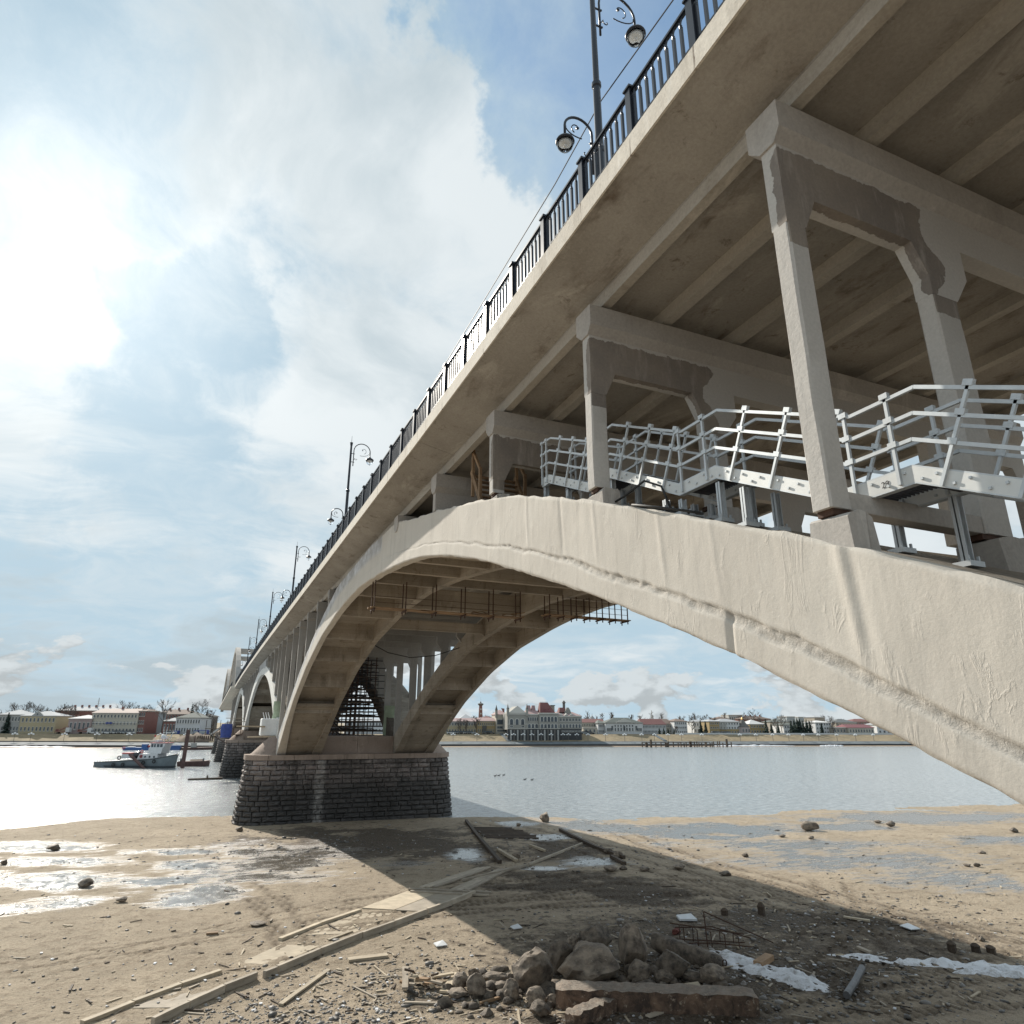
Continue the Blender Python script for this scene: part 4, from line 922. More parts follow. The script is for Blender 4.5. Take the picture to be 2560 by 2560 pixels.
ring=MB().tube([b+Vector((.15+.16*math.cos(t),0,.1+.16*math.sin(t))) for t in np.linspace(0,6.2,12)],.035,5); tag(ring.build('lifting_ring',M['rust']),'small iron ring at the end of the dark concrete post','ring')
# snow
def snow(px,py,L,Wd,ang,hh,label,seed,nx=46,ny=16):
    C=gp(px,py); k=C.dot(fw)/FPX; a=-YAW+ang; vs=[];fs=[]
    for i in range(nx+1):
        for j in range(ny+1):
            u=i/nx*2-1; v=j/ny*2-1; e=1-u*u; wv=(.55+.75*float(fbm(seed+u*2.2,1.1,3)))*math.sqrt(max(e,.001)); x=u*L*k; y=v*Wd*wv
            X=C.x+x*math.cos(a)-y*math.sin(a); Y=C.y+x*math.sin(a)+y*math.cos(a)
            h=hh*max(0,1-v*v)**.5*min(1,e*2)*(-1.0+3.4*float(fbm(X*1.3+seed,Y*1.3,4)))-.02
            vs.append((X,Y,float(gz(X,Y))+h))
    for i in range(nx):
        for j in range(ny): q=i*(ny+1)+j; fs.append((q,q+ny+1,q+ny+2,q+1))
    tag(MB().add(vs,fs).build('snow_patch',M['snow'],smooth=True),label,'snow')
snow(1905,2425,175,1.5,-.95,.30,'dirty white snow patch beside the rock pile',2)
snow(2350,2412,260,.7,-.28,.26,'long thin strip of old snow on the shaded sand at right',7)
snow(2480,2436,90,.5,-.2,.2,'small snow remnant below the long strip at the right edge',12,20,8)
# timber
def plank(p,q,w=.3,t=.08,mt='wood_grey',label='',lift=.03,cat='plank',name='plank',group=None,parent=None,tz=0):
    P=gp(*p);Q=gp(*q); P=P+Vector((0,0,lift+t/2));Q=Q+Vector((0,0,lift+t/2+tz))
    C=(P+Q)/2; d=Q-P; L=d.length; vs=MB(); n=4; secs=[]
    for k in range(n+1):
        j=random.uniform(-.015,.015); c=-L/2+L*k/n; secs.append([(c,-w/2+j,-t/2),(c,w/2+j,-t/2),(c,w/2+j,t/2),(c,-w/2+j,t/2)])
    ob=vs.loft(secs).build(name,M[mt],parent,local=True); ob.location=((C-ORG[parent.name]) if parent is not None else C+OFF)*S
    ob.rotation_euler=(0,-math.asin(max(-1,min(1,d.z/L))),math.atan2(d.y,d.x)); ORG[ob.name]=C
    if label: tag(ob,label,cat,group)
    return ob
walk=thing('board_path','sandy path of laid boards and sheets running from bottom left to the pier shadow','path',gp(900,2345))
def wp(*a,**k): k['parent']=walk; return plank(*a,**k)
for p,q in (((1186,2238),(1128,2262)),((1127,2263),(1068,2284)),((1066,2285),(985,2316)),((984,2317),(905,2345)),((903,2345),(800,2386)),((798,2387),(692,2432)),((690,2434),(660,2446)),((640,2448),(560,2480)),((558,2481),(470,2522)),((468,2523),(380,2566))): wp(p,q,.22,.34,'wood_grey',lift=0,name='edge_board')
for p,q in (((205,2562),(330,2512)),((332,2510),(450,2466)),((452,2465),(550,2432)),((700,2352),(800,2312)),((802,2311),(900,2278))): wp(p,q,.3,.16,'wood_pale',lift=0,name='edge_board')
for i in range(3): wp((1052+i*17,2222-i*1),(1140+i*17,2192-i*1),.42,.10); wp((1134+i*17,2194-i),(1200+i*12,2172-i),.40,.10)
for i in range(3): wp((1122+i*22,2232-i*2),(1190+i*18,2202-i*2),.46,.1); wp((1186+i*18,2203-i*2),(1250+i*10,2176-i),.42,.1)
wp((1022,2225),(1228,2234),.34,.12); wp((1026,2232),(1222,2242),.3,.12,lift=.05)
def sheet(c,label=None,mt='wood_pale',par=walk,z=.05,nm='sheet'):
    pts=[gp(*q) for q in c]; zz=max(p.z for p in pts)+z; o=MB().loft([[(p.x,p.y,zz) for p in pts],[(p.x,p.y,zz+.07) for p in pts]]).build(nm,M[mt],par); return o
sheet([(905,2272),(1016,2230),(1098,2232),(985,2277)],z=-.02); sheet([(988,2277),(1101,2232),(1180,2235),(1066,2280)],mt='wood_grey',z=-.03)
sheet([(760,2338),(898,2280),(1000,2284),(880,2334)],z=-.07); sheet([(600,2406),(700,2362),(800,2364),(690,2412)],z=-.085); sheet([(330,2520),(440,2474),(540,2476),(430,2520)],mt='wood_grey',z=-.09)
for i,(p,q,w,t,mt,l) in enumerate([((700,2516),(822,2428),.26,.09,'wood_pale','long pale plank on sand right of the board path, longer of two'),((712,2506),(775,2462),.22,.08,'wood_grey','shorter plank lying against the long pale one'),
 ((870,2404),(968,2392),.5,.12,'wood_pale','bundle-like short board beside the path edge'),((1109,2485),(1145,2438),.42,.1,'wood_pale','pale board leaning flat beside the dark pointed rock'),((1012,2510),(1115,2512),.14,.07,'wood_grey','thin strip of wood lying left of the flat low rock'),
 ((1200,2513),(1270,2492),.14,.1,'wood_new','reddish stick left of the leaning oval rock'),((1620,2545),(1690,2520),.3,.06,'wood_grey','grey board under the right half of the concrete beam'),((1895,2420),(1925,2400),.5,.28,'wood_new','brown wooden block lying on the snow patch'),
 ((2110,2295),(2175,2305),.25,.1,'wood_pale','pale stick on shaded gravel near the tyre tracks'),((2145,2372),(2178,2386),.26,.12,'wood_grey','short grey board on shaded sand above the pipe'),((516,2337),(545,2335),.3,.1,'wood_new','small brown board on the sand left of the path'),
 ((1155,2205),(1320,2166),.2,.18,'wood_grey','left piece of long driftwood pole leading to the planks'),((1322,2165),(1455,2112),.2,.2,'wood_grey','right piece of long driftwood pole among the pools'),((1245,2128),(1292,2156),.3,.25,'wood_pale','short stout driftwood piece near the pier'),((1325,2116),(1362,2130),.24,.2,'wood_pale','small driftwood piece above the pole'),
 ((1528,2146),(1562,2164),.32,.3,'wood_dark','dark timber baulk beside rocks at the pool edge'),((820,2352),(880,2330),.2,.06,'wood_pale','pale sliver beside the path edge board')]): plank(p,q,w,t,mt,l)
for i in range(9):
    y=2070+i*3.2; plank((1175+i*5,y),(1285+i*8+random.uniform(-10,10),y+1),.32,.12,'wood_dark','dark old deck timber near the pier, %s from the waterline'%ORD[i],group='old deck timbers by the pier',lift=0)
ei=0
edge=[(1165,2055),(1195,2095),(1225,2130),(1250,2160)]
for k,(p,q) in enumerate(zip(edge[:-1],edge[1:])): plank(p,q,.35,.3,'wood_dark','rotten timber set in mud, %s from the water in the %s row'%(ORD[k],'left' if edge[0][0]<1200 else 'right'),group='rotten timber edging')
edge=[(1400,2078),(1440,2098),(1480,2118),(1520,2134),(1560,2148)]
for k,(p,q) in enumerate(zip(edge[:-1],edge[1:])): plank(p,q,.35,.3,'wood_dark','rotten timber set in mud, %s from the water in the %s row'%(ORD[k],'left' if edge[0][0]<1200 else 'right'),group='rotten timber edging')
# heap of broken wood
hp=thing('wood_heap','small heap of broken boards on the sunlit sand','heap',gp(1055,2470))
for i in range(16):
    a=(1010+random.uniform(0,75),2455+random.uniform(0,22)); b=(a[0]+random.uniform(-55,55),a[1]+random.uniform(-14,14)); plank(a,b,random.uniform(.12,.28),.09,random.choice(['wood_grey','wood_dark','wood_new','wood_pale']),lift=.05+i*.03,parent=hp,name='board',tz=random.uniform(-.1,.15))
plank((1012,2495),(1012,2440),.3,.1,'wood_grey',lift=.35,parent=hp,name='board')
def chips():
    q={m:MB() for m in('wood_pale','wood_grey','wood_dark','snow')}
    for i in range(1100):
        while True:
            x,y=random.uniform(-20,2580),random.uniform(2080,2560)
            w=math.exp(-((x-1100)/500)**2-((y-2490)/110)**2)+math.exp(-((x-1900)/500)**2-((y-2380)/120)**2)+.5*math.exp(-((x-1000)/400)**2-((y-2120)/50)**2)+.12
            if random.random()<w: break
        P=gp(x,y); a=random.uniform(0,3.14); L=random.expovariate(3.2)+.08; W_=random.uniform(.03,.12); m=random.choices(list(q),[3,4,4,2])[0]
        if m=='snow': L=random.uniform(.06,.2); W_=L*.7
        if P.y>shore(P.x)-1: continue
        c,s=math.cos(a),math.sin(a); z=P.z+.02; tl=random.uniform(-.15,.15)
        pts=[(P.x+c*u*L/2-s*v*W_/2,P.y+s*u*L/2+c*v*W_/2,z+u*tl*L*.3) for u,v in((-1,-1),(1,-1),(1,1),(-1,1))]
        q[m].loft([pts,[(a_,b_,c_+.045) for a_,b_,c_ in pts]])
    for m,l in (('wood_pale','pale wood splinters scattered on the sand'),('wood_grey','grey wood splinters scattered on the sand'),('wood_dark','dark twigs and bark bits scattered on the sand'),('snow','tiny white scraps of litter scattered on the sand')):
        tag(q[m].build('wood_chips' if m!='snow' else 'litter',M[m]),l,'litter',kind='stuff')
chips()
def blade(px,py,w,h,rz,label,mt,name,cat,t=.05):
    P=gp(px,py); k=P.dot(fw)/FPX; o=MB().loft([[(-w*k/2,-h*k/2,0),(w*k/2,-h*k/2*.8,0),(w*k/2*.9,h*k/2,0),(-w*k/2*.8,h*k/2*.9,0)],[(-w*k/2,-h*k/2,t),(w*k/2,-h*k/2*.8,t),(w*k/2*.9,h*k/2,t+.1),(-w*k/2*.8,h*k/2*.9,t)]]).build(name,M[mt],None,local=True)
    o.location=(P+OFF+Vector((0,0,.06)))*S; o.rotation_euler=(0,.05,rz-YAW); tag(o,label,cat)
plain('plate',(.62,.64,.66),.5,0,.1); plain('redcloth',(.14,.045,.035),.9,0,.3,4,.5); plain('blackpipe',(.10,.10,.105),.5,.1,.3,3)
blade(1715,2300,46,40,.1,'white plastic crate lid on the shaded gravel','plate','plastic_lid','litter',.12); blade(2275,2322,34,38,.3,'thin grey plate on the shaded sand near the tracks','plate','metal_plate','plate')
blade(1100,2365,30,30,.5,'white scrap sheet on sunlit sand near the shadow edge','plate','scrap_sheet','litter'); blade(1290,2322,26,24,.5,'white scrap on the shaded sand above the rock pile','plate','scrap_sheet','litter')
blade(1735,2476,42,60,.0,'pale flat tile lying on the concrete beam','wood_pale','tile','tile',.06)
bpy.context.view_layer.update()
pp=gp(2118,2500); pq=gp(2158,2436)
tag(MB().tube([pp+Vector((0,0,.2)),pp*.5+pq*.5+Vector((0,0,.2)),pq+Vector((0,0,.3))],.17,12).build('pipe',M['blackpipe']),'short black pipe lying on the shaded sand at right','pipe')
P=gp(1690,2335); o=inst(rockmesh(91,3,4,.5),'rag',P+Vector((0,0,.15)),None,(0,0,.4),(.45,.25,.2)); o.data.materials[0]=M['redcloth']; tag(o,'crumpled dark red rag behind the rock pile','rag')
# rebar cage
cg=thing('rebar_cage','tangled rusty rebar cage standing behind the rock pile','rebar',gp(1770,2375))
A,B=gp(1690,2366),gp(1880,2372); upz=Vector((0,0,1))
for h0,h1 in ((.15,.1),(1.0,.55)):
    MB().tube([A+upz*h0,A*.5+B*.5+upz*(h0+.1),B+upz*h1],.035,5).build('long_bar',M['rust'],cg); MB().tube([A+upz*h0+Vector((.3,.9,0)),B+upz*h1+Vector((.2,.8,0))],.035,5).build('long_bar',M['rust'],cg)
for k in range(5):
    c=A+(B-A)*(.12+.18*k); MB().tube([c,c+upz*(1.0-.1*k)+Vector((0,.05,0)),c+upz*(.95-.1*k)+Vector((.3,.85,0)),c+Vector((.3,.85,.05))],.03,5).build('link_bar',M['rust'],cg)
MB().tube([A+(B-A)*.42,A+(B-A)*.40+upz*1.9],.035,5).build('long_bar',M['rust'],cg); MB().tube([A+(B-A)*.40+upz*1.9,B+upz*.25+Vector((1.4,-.3,0))],.035,5).build('long_bar',M['rust'],cg)
for x,y,h,l in ((1904,2287,.7,'tallest dark pile stump, behind the rebar cage on shaded sand'),(2380,2376,.45,'left of three low dark pile stumps above the snow strip'),(2440,2379,.4,'middle of three low dark pile stumps above the snow strip'),(2478,2382,.35,'right of three low dark pile stumps above the snow strip'),(1812,2288,.4,'small dark pile stump left of the tallest one')):
    P=gp(x,y); tag(MB().lathe((P.x,P.y,P.z),[(.26,-.2),(.24,h*.5),(.27,h*.8),(.12,h*1.1),(.02,h*.9)],7).build('stump',M['wood_dark']),l,'stump','rotten pile stumps')
# floating timber
lg=MB(); a,b=onZ(470,1950,WZ),onZ(556,1948,WZ); tag(MB().bar(a+upz*.1,b+upz*.2,.9,.45).build('floating_log',M['wood_dark']),'dark waterlogged timber floating left of the second pier','log')
c=a*.45+b*.55; tag(MB().lathe(c+upz*.2,[(.18,0),(.2,.6),(.12,.75)],8).build('bollard_post',M['wood_dark']),'short post sticking up from the floating timber','post')
for x,y,l in ((1238,1941,'leftmost dark duck of the group of three on the river'),(1247,1940,'middle dark duck of the group of three on the river'),(1259,1939,'right duck of the group of three on the river'),(1312,1950,'left duck of the pair on the river'),(1330,1951,'right duck of the pair on the river')):
    P=onZ(x,y,WZ); q=MB(); q.loft([[P+Vector((u,w*math.cos(t),.05+w*.7*math.sin(t)+.1)) for t in np.linspace(0,5.5,8)] for u,w in((-.45,.03),(-.25,.16),(.1,.18),(.35,.08))]); q.tube([P+Vector((.25,0,.15)),P+Vector((.36,0,.4)),P+Vector((.5,0,.42))],[.07,.08,.03],6)
    tag(q.build('duck',M['darksteel'],smooth=True),l,'duck','ducks on the river')
# ================= STAIRWAY on the rib =================
ws=thing('access_stairway','galvanised steel access stairway with three-rail handrails, stepping down the arch rib','stairway',(11.9,12,6))
prof=[(22.05,9.14),(21.5,9.14),(18.62,7.85),(17.18,7.87),(13.82,6.22),(12.35,6.22),(8.68,4.42),(7.32,4.42),(3.9,2.72),(2.6,2.72),(-.6,1.1)]
for X,nm in ((11.2,'near'),(12.5,'far')):
    for (ya,za),(yb,zb) in zip(prof[:-1],prof[1:]):
        L=math.hypot(yb-ya,zb-za); n_=Vector((0,-(zb-za)/L,(yb-ya)/L)); n_=n_ if n_.z>0 else -n_
        flat=abs(zb-za)<.1; nrm=Vector((0,0,1)) if flat else n_; w=.03 if X<12 else .03
        for dz,hh,tt in ((-.155,.29,.03),):
            MB().loft([[(X-w,y,z),(X+w,y,z),(X+w,y,z-.30),(X-w,y,z-.30)] for y,z in ((ya,za),(yb,zb))]).build('stringer',M['alu'],ws)
        MB().loft([[(X-w-.0,y,z+.03),(X+.12,y,z+.03),(X+.12,y,z),(X-w,y,z)] for y,z in ((ya,za),(yb,zb))]).build('stringer_flange',M['galv'],ws)
        MB().loft([[(X-w,y,z-.30),(X+.12,y,z-.30),(X+.12,y,z-.33),(X-w,y,z-.33)] for y,z in ((ya,za),(yb,zb))]).build('stringer_flange',M['galv'],ws)
        q=MB(); nb=int(L/.28)
        for k in range(nb):
            y=ya+(yb-ya)*(k+.5)/nb; z=za+(zb-za)*(k+.5)/nb-.15+(.07 if k%2 else -.07); q.box(X-w-.035,X-w,y-.022,y+.022,z-.022,z+.022)
        q.build('bolts',M['galv'],ws)
        # posts
        np_=2 if L<1.6 else 3
        ts=[.12,.8] if flat else [ (k+.5)/np_ for k in range(np_)]
        for t_ in ts:
            y=ya+(yb-ya)*t_; z=za+(zb-za)*t_; c=Vector((X-.06,y,z)); pr=MB(); pr.bar(c-nrm*.28,c+nrm*1.5,.06,.06,Vector((0,1,0))); po=pr.build('rail_post',M['galv'],ws)
            for h in (.5,1.0,1.5):
                d=Vector((0,yb-ya,zb-za)).normalized(); k=c+nrm*h; MB().bar(k-d*.09,k+d*.08,.09,.11).build('clamp',M['galv'],po)
    # rails follow the profile, offset up
    def off(h):
        pts=[]
        for i,(y,z) in enumerate(prof):
            ns=[]
            for j in (i-1,i):
                if 0<=j<len(prof)-1:
                    (a1,b1),(a2,b2)=prof[j],prof[j+1]; L=math.hypot(a2-a1,b2-b1); n_=((b2-b1)/L*1,-(a2-a1)/L); n_=(n_[0],n_[1]) if n_[1]>0 else (-n_[0],-n_[1])
                    if abs(b2-b1)<.1: n_=(0,1)
                    ns.append(n_)
            nx=sum(a for a,b in ns)/len(ns); nz=sum(b for a,b in ns)/len(ns); pts.append(Vector((X-.06,y+nx*h*.95,z+nz*h)))
        return pts
    for h in (.5,1.0,1.5):
        P=off(h)
        for p,q in zip(P[:-1],P[1:]): MB().bar(p,q,.06,.07).build('handrail',M['galv'],ws)
for (ya,za),(yb,zb) in zip(prof[:-1],prof[1:]):
    if abs(zb-za)<.1: 
        q=MB(); 
        for y in np.arange(yb,ya,.09): q.box(11.23,12.45,y,y+.025,za-.10,za-.02)
        q.box(11.23,12.45,yb,yb+.06,za-.3,za-.05); q.build('landing_grating',M['grating'],ws)
    else:
        n=int(abs(ya-yb)/.33)
        for k in range(n): 
            y=ya+(yb-ya)*(k+.5)/n; z=za+(zb-za)*(k+.5)/n; MB().box(11.23,12.45,y-.16,y+.16,z-.12,z-.07).build('tread',M['grating'],ws)
for y,z in ((22,9.1),(20.2,8.3),(18.2,7.8),(17.3,7.8),(14.6,6.2),(13.9,6.0),(12.4,6.0),(11.6,5.6),(10.2,4.9),(8.6,4.2),(7.4,4.2),(6.2,3.6),(4.6,2.8),(2.7,2.5)):
    for x in ((11.32,12.3) if y>11 else (12.3,)):
        zb=ze(y)-.05; q=MB().box(x-.085,x+.085,y-.012,y+.012,zb,z-.18).box(x-.085,x-.065,y-.07,y+.07,zb,z-.18).box(x+.065,x+.085,y-.07,y+.07,zb,z-.18); q.build('support_leg',M['galv'],ws)
        MB().box(x-.2,x+.2,y-.16,y+.16,zb,zb+.1).box(x-.16,x-.12,y-.12,y-.08,zb+.1,zb+.2).box(x+.12,x+.16,y-.12,y-.08,zb+.1,zb+.2).build('foot_plate',M['galv'],ws)
tx=bpy.data.curves.new('marking','FONT'); tx.body='29'; tx.size=.17*S; tx.extrude=.001
to_=bpy.data.objects.new('tmp_mark',tx); COL.objects.link(to_); bpy.context.view_layer.update()
tm=bpy.data.meshes.new_from_object(to_); bpy.data.objects.remove(to_); tm.materials.clear(); tm.materials.append(M['darksteel'])
tk=bpy.data.objects.new('marking',tm); COL.objects.link(tk); tk.parent=ws; tk.location=(Vector((11.162,7.98,4.20))-ORG[ws.name])*S; tk.rotation_euler=Matrix(((0,0,-1),(-1,0,0),(0,1,0))).to_euler()
# cable on the rib
q=[(10.6+.75*math.cos(t)*1.0,13.7+1.1*math.sin(t),ze(13.7)+.08+.35*math.sin(t*.5)**2*0-(1.1*math.sin(t))*-.36) for t in np.linspace(0,6.0,22)]
tag(MB().tube(q,.035,5).build('cable_coil',M['rubber'],smooth=True),'black cable coiled on top of the near arch rib','cable')
q=[(10.5,16.0,ze(16)+.05),(10.6,15.6,ze(15.6)+.3),(10.9,15.0,ze(15)+.85),(11.1,14.5,ze(14.5)+.75),(11.15,14.2,ze(14.2)+.1)]
tag(MB().tube(q,.035,5).build('hanging_cable',M['rubber'],smooth=True),'black cable looping beside the stairway supports','cable')
# wooden steps by the fourth frame
st=thing('wooden_steps','small reddish wooden steps with handrails standing on the rib under the deck','steps',(11.8,28,9.8))
for x in (11.0,13.4):
    MB().bar((x,29.6,12.1),(x,28.2,10.0),.12,.25).build('stringer',M['wood_new'],st); MB().bar((x,29.4,10.7),(x,29.4,13.2),.14,.14).build('post',M['wood_new'],st); MB().bar((x,28.4,10.0),(x,28.4,11.9),.14,.14).build('post',M['wood_new'],st); MB().bar((x,29.4,13.1),(x,28.4,11.8),.12,.12).build('handrail',M['wood_new'],st)
for k in range(6): MB().box(11.0,13.4,28.3+.22*k,28.55+.22*k,10.1+.34*k,10.16+.34*k).build('tread',M['wood_new'],st)
# hanging work platforms
def hang(x0,x1,y,ztop,drop,label,n):
    T=thing('hanging_platform',label,'scaffold',(x0,y,ztop),group=None)
    for k in range(n):
        x=x0+(x1-x0)*k/(n-1)
        for dy in (0,.9): MB().bar((x,y+dy,ztop),(x,y+dy,ztop-drop-.25),.07).build('hanger_rod',M['rust'],T)
        MB().bar((x,y-.15,ztop-drop),(x,y+1.1,ztop-drop),.10).build('cross_bar',M['rust'],T)
    L=(x1-x0)
    for j in range(3):
        for k in range(3): MB().bar((x0-.4+L*k/3+random.uniform(-.1,.2),y+.1+.32*j,ztop-drop+.09+.05*random.random()),(x0+L*(k+1)/3+.3,y+.1+.32*j,ztop-drop+.09+.04*random.random()),.28,.07).build('plank',M['wood_new'],T)
    for h in (.5,.95): MB().bar((x0,y,ztop-drop+h),(x1,y,ztop-drop+h),.03).build('guard_wire',M['rust'],T)
    return T
hang(10.4,22.0,47.6,zi(49)-.0,2.15,'left hanging work platform of planks on rods below the cross beams',6)
hang(24.6,32.0,47.6,zi(49)-.0,1.75,'right hanging work platform of planks on rods, sticking out past the rib',7)
q=MB()
for i in range(14): 
    x=17.5+random.uniform(0,4.6); y=47.7+random.uniform(0,.8); z=zi(49)-2+random.uniform(0,.35); q.bar((x,y,z),(x+random.uniform(-1,1.3),y+random.uniform(-.2,.3),z+random.uniform(-.1,.35)),.12,.05)
tag(q.build('plank_offcuts',M['wood_new']),'loose planks heaped on the left hanging platform','planks',kind='stuff')
# rope slung between the ribs
tag(MB().tube([(15.9,74,6.9-0+1.4),(18,74,6.9+.4),(20.6,74,6.9-.05),(23.5,74,6.9+.3),(26.4,74,6.9+1.3)],.05,5).build('slung_cable',M['rubber'],smooth=True),'dark cable sagging between the two arch ribs','cable')
# falsework under the second arch
fw_=thing('falsework','dense rusty scaffolding filling the second arch between its ribs','scaffolding',(21,112,-4))
pol=MB(); led=MB(); brd=MB(); rr=random.Random(5)
for y in np.arange(113,176,4.0):
    top=A2i(y)-.2
    for x in np.arange(17,27,1.45):
        if y<118 and x<20.5: continue
        pol.bar((x,y,-4.3 if x<17 else -12.9),(x,y,top if x<16 else zt(y)-2.3),.13)
    for z in np.arange(top,zt(y)-2.5,1.1): led.bar((16.3,y,z),(27.2,y,z+rr.uniform(-.1,.1)),.13)
    for z in np.arange(top,zt(y)-2.5,2.0): brd.box(17,26,y-.1,y+.9,z+.1,z+.22)
    for z in np.arange(-3.6,top,1.15):
        led.bar((16.3,y,z),(27.2,y,z+rr.uniform(-.1,.1)),.13)
        if rr.random()<.5: x=rr.uniform(19,28); brd.box(x,x+rr.uniform(2,4.5),y-.1,y+.9,z+.1,z+.22)
for x in np.arange(17,27,1.45):
    for z in np.arange(-3.6,9.5,1.3):
        led.bar((x,114,z),(x,172,z),.11)
for k in range(9): led.bar((17.2+k*.35,112,6.2-k*1.25),(18.6+k*.42,112,4.9-k*1.25),.35,.22)
for z in np.arange(-3.7,4.2,.72): brd.box(15.9,27.2,110.6,110.9,z,z+.2)
tag(pol.build('scaffold_poles',M['rust'],fw_),kind='stuff'); tag(led.build('ledgers',M['darksteel'],fw_),kind='stuff'); tag(brd.build('boards',M['wood_dark'],fw_),kind='stuff')
# wraps on the pier
plain('tarp_green',(.26,.31,.22),.7,0,.25,1.2,.6,3); plain('tarp_white',(.75,.77,.78),.6,0,.1,2,.4,4); plain('tarp_blue',(.05,.08,.30),.5,0,.3,2,.5,4)
def wrap(c,w,d,h,mt,label,name,seed):
    secs=[]
    for k in range(7):
        z=h*k/6; s=.85+.3*float(vnoise(seed+k*1.3,2)); secs.append([(c[0]+w/2*s*math.cos(t)*(1+.15*float(vnoise(t*2,seed+k))),c[1]+d/2*s*math.sin(t),c[2]+z) for t in np.linspace(0,5.9,12)])
    ob=MB().loft(secs).build(name,M[mt]); smooth_angle(ob,60); tag(ob,label,'tarpaulin'); return ob
wrap((10.3,107.7,-2.2),1.5,1.6,5.0,'tarp_green','green tarpaulin tied round a column foot at the left of the near pier','tarpaulin',1)
wrap((27.2,107.7,-2.2),2.0,1.6,4.6,'tarp_green','green tarpaulin tied round a column foot at the right of the near pier','tarpaulin',4)
tag(MB().box(7.9,10.6,105.3,107.9,-2.0,.35).build('site_box',M['tarp_white'],bevel=.12),'white sheeted box standing on the left shoulder of the near pier','box')
tag(MB().bar((4.6,105,-.7),(8.4,105,-.75),.35,.2).build('plank',M['wood_pale']),'pale plank sticking out left of the white sheeted box','plank')
tag(MB().bar((6.2,105,-2.15),(10.2,105,-2.1),.35,.16).build('plank',M['wood_pale']),'pale plank under the white sheeted box','plank')
for k in range(3): tag(MB().bar((8.3+.35*k,106,.3),(8.0+.35*k,106,1.2),.1).build('stick',M['tarp_white']),'%s white stick poking out of the white sheeted box'%('left','middle','right')[k],'stick','sticks in the white box')
# painters' platforms at pier 2 / 3
pt=thing('side_platform','braced timber side platform with hanging blue sheet at the second pier','scaffold',(5,186,-3))
for z in (-3.3,-1.9): MB().box(1.0,9.5,186,187.2,z,z+.15).build('deck_board',M['wood_dark'],pt)
for x in np.arange(1.2,9.5,1.6): MB().bar((x,186,-3.3),(x,186,.2),.12).build('post',M['rust'],pt); MB().bar((x,186,-3.3),(x+1.6,186,-1.9),.09).build('brace',M['rust'],pt)
MB().bar((3,186,-3.4),(8.5,186,-6.5),.15).build('brace',M['rust'],pt)
wrap((5.9,185.6,-3.9),2.4,.6,3.2,'tarp_blue','dark blue sheet hanging from the side platform','hanging_sheet',8)
for x0,x1,y,z,l in ((7.2,12,183,-.2,'lower'),(5.5,10.2,186.5,.6,'upper')): tag(MB().box(x0,x1,y,y+1,z,z+.14).build('platform_board',M['wood_grey']),l+' pale staging board slung beside the second pier top','plank','staging boards at the second pier')
# ================= FAR BANK AND TOWN =================
BL=[(-700,640),(-300,505),(-92*.978,420),(-36*.978,397.6),(12,377),(127,365),(254.5,332),(379,301),(620,230),(900,150)]
def bankpt(px,set_,y=None,z=None):
    """point above the far bank along the photo column px, set_ units behind the water's edge"""
    d=ray(px,1870 if y is None else y); best=None
    for (x0,y0),(x1,y1) in zip(BL[:-1],BL[1:]):
        ex,ey=x1-x0,y1-y0; den=d.x*ey-d.y*ex
        if abs(den)<1e-9: continue
        t=(x0*ey-y0*ex)/den; s=(x0*d.y-y0*d.x)/den*1.0
        s=((d.x*t-x0)*ex+(d.y*t-y0)*ey)/(ex*ex+ey*ey)
        if t>0 and -1e-6<=s<=1+1e-6: best=t
    k=best*(1+set_/400); P=d*k
    if z is not None: P.z=z
    return P
prof_=[(-6,-14.2),(0,WZ-.02),(7,-12.75),(7.3,-12.75),(7.4,-11.9),(15,-10.75),(19,-10.7),(34,-7.15),(37,-7.0),(60,-6.9),(150,-6.4),(600,-6.0),(1400,-4)]
def strip(name,a,b,mt,kind='structure'):
    pr=[q for q in prof_ if a<=q[0]<=b]; vs=[];fs=[]
    cols=[]
    pts=[]
    for (x0,y0),(x1,y1) in zip(BL[:-1],BL[1:]):
        for k in range(8): pts.append((x0+(x1-x0)*k/8,y0+(y1-y0)*k/8))
    pts.append(BL[-1]); n=len(pr)
    for i,(x,y) in enumerate(pts):
        for s_,z in pr:
            k=1+s_/400; j=(float(fbm(i*.9,s_*.3,3))-.5)*(.5 if 7.4<s_<40 else .15); vs.append((x*k,y*k,z+j*(1 if s_>15 else .3)))
    for i in range(len(pts)-1):
        for j in range(n-1): q=i*n+j; fs.append((q,q+1,q+n+1,q+n))
    tag(MB().add(vs,fs).build(name,M[mt]),kind=kind)
strip('far_beach',-6,7.3,'beach_far'); strip('revetment',7.3,15,'revet'); strip('riverside_path',15,19,'asphalt'); strip('grass_slope',19,37,'dry_grass'); strip('promenade',37,60,'asphalt'); strip('far_land',60,1400,'dry_grass')
def pathline(set_,z,w,h,px0,px1,mt,name,label,cat,n=30):
    pts=[bankpt(x,set_,z=z) for x in np.linspace(px0,px1,n)]; pts=[Vector((p.x,p.y,z)) for p in pts]; o=MB()
    o.loft([[p+Vector((0,-w/2,0)),p+Vector((0,w/2,0)),p+Vector((0,w/2,h)),p+Vector((0,-w/2,h))] for p in pts]); return tag(o.build(name,M[mt]),label,cat)
pathline(7.2,-13.0,1.0,1.1,-60,520,'quay','quay_wall','low dark quay wall along the left far shore','wall')
pathline(7.2,-13.0,1.0,1.1,1060,2700,'quay','quay_wall','low dark quay wall along the right far shore','wall')
pathline(17,-10.75,.3,.5,-60,520,'quay','kerb_wall','dark kerb below the left grass slope','wall')
plain('fence_w',(.55,.57,.58),.6,0,.1)
def bcol(n,c,r=.85): return plain(n,c,r,0,.10,.15)
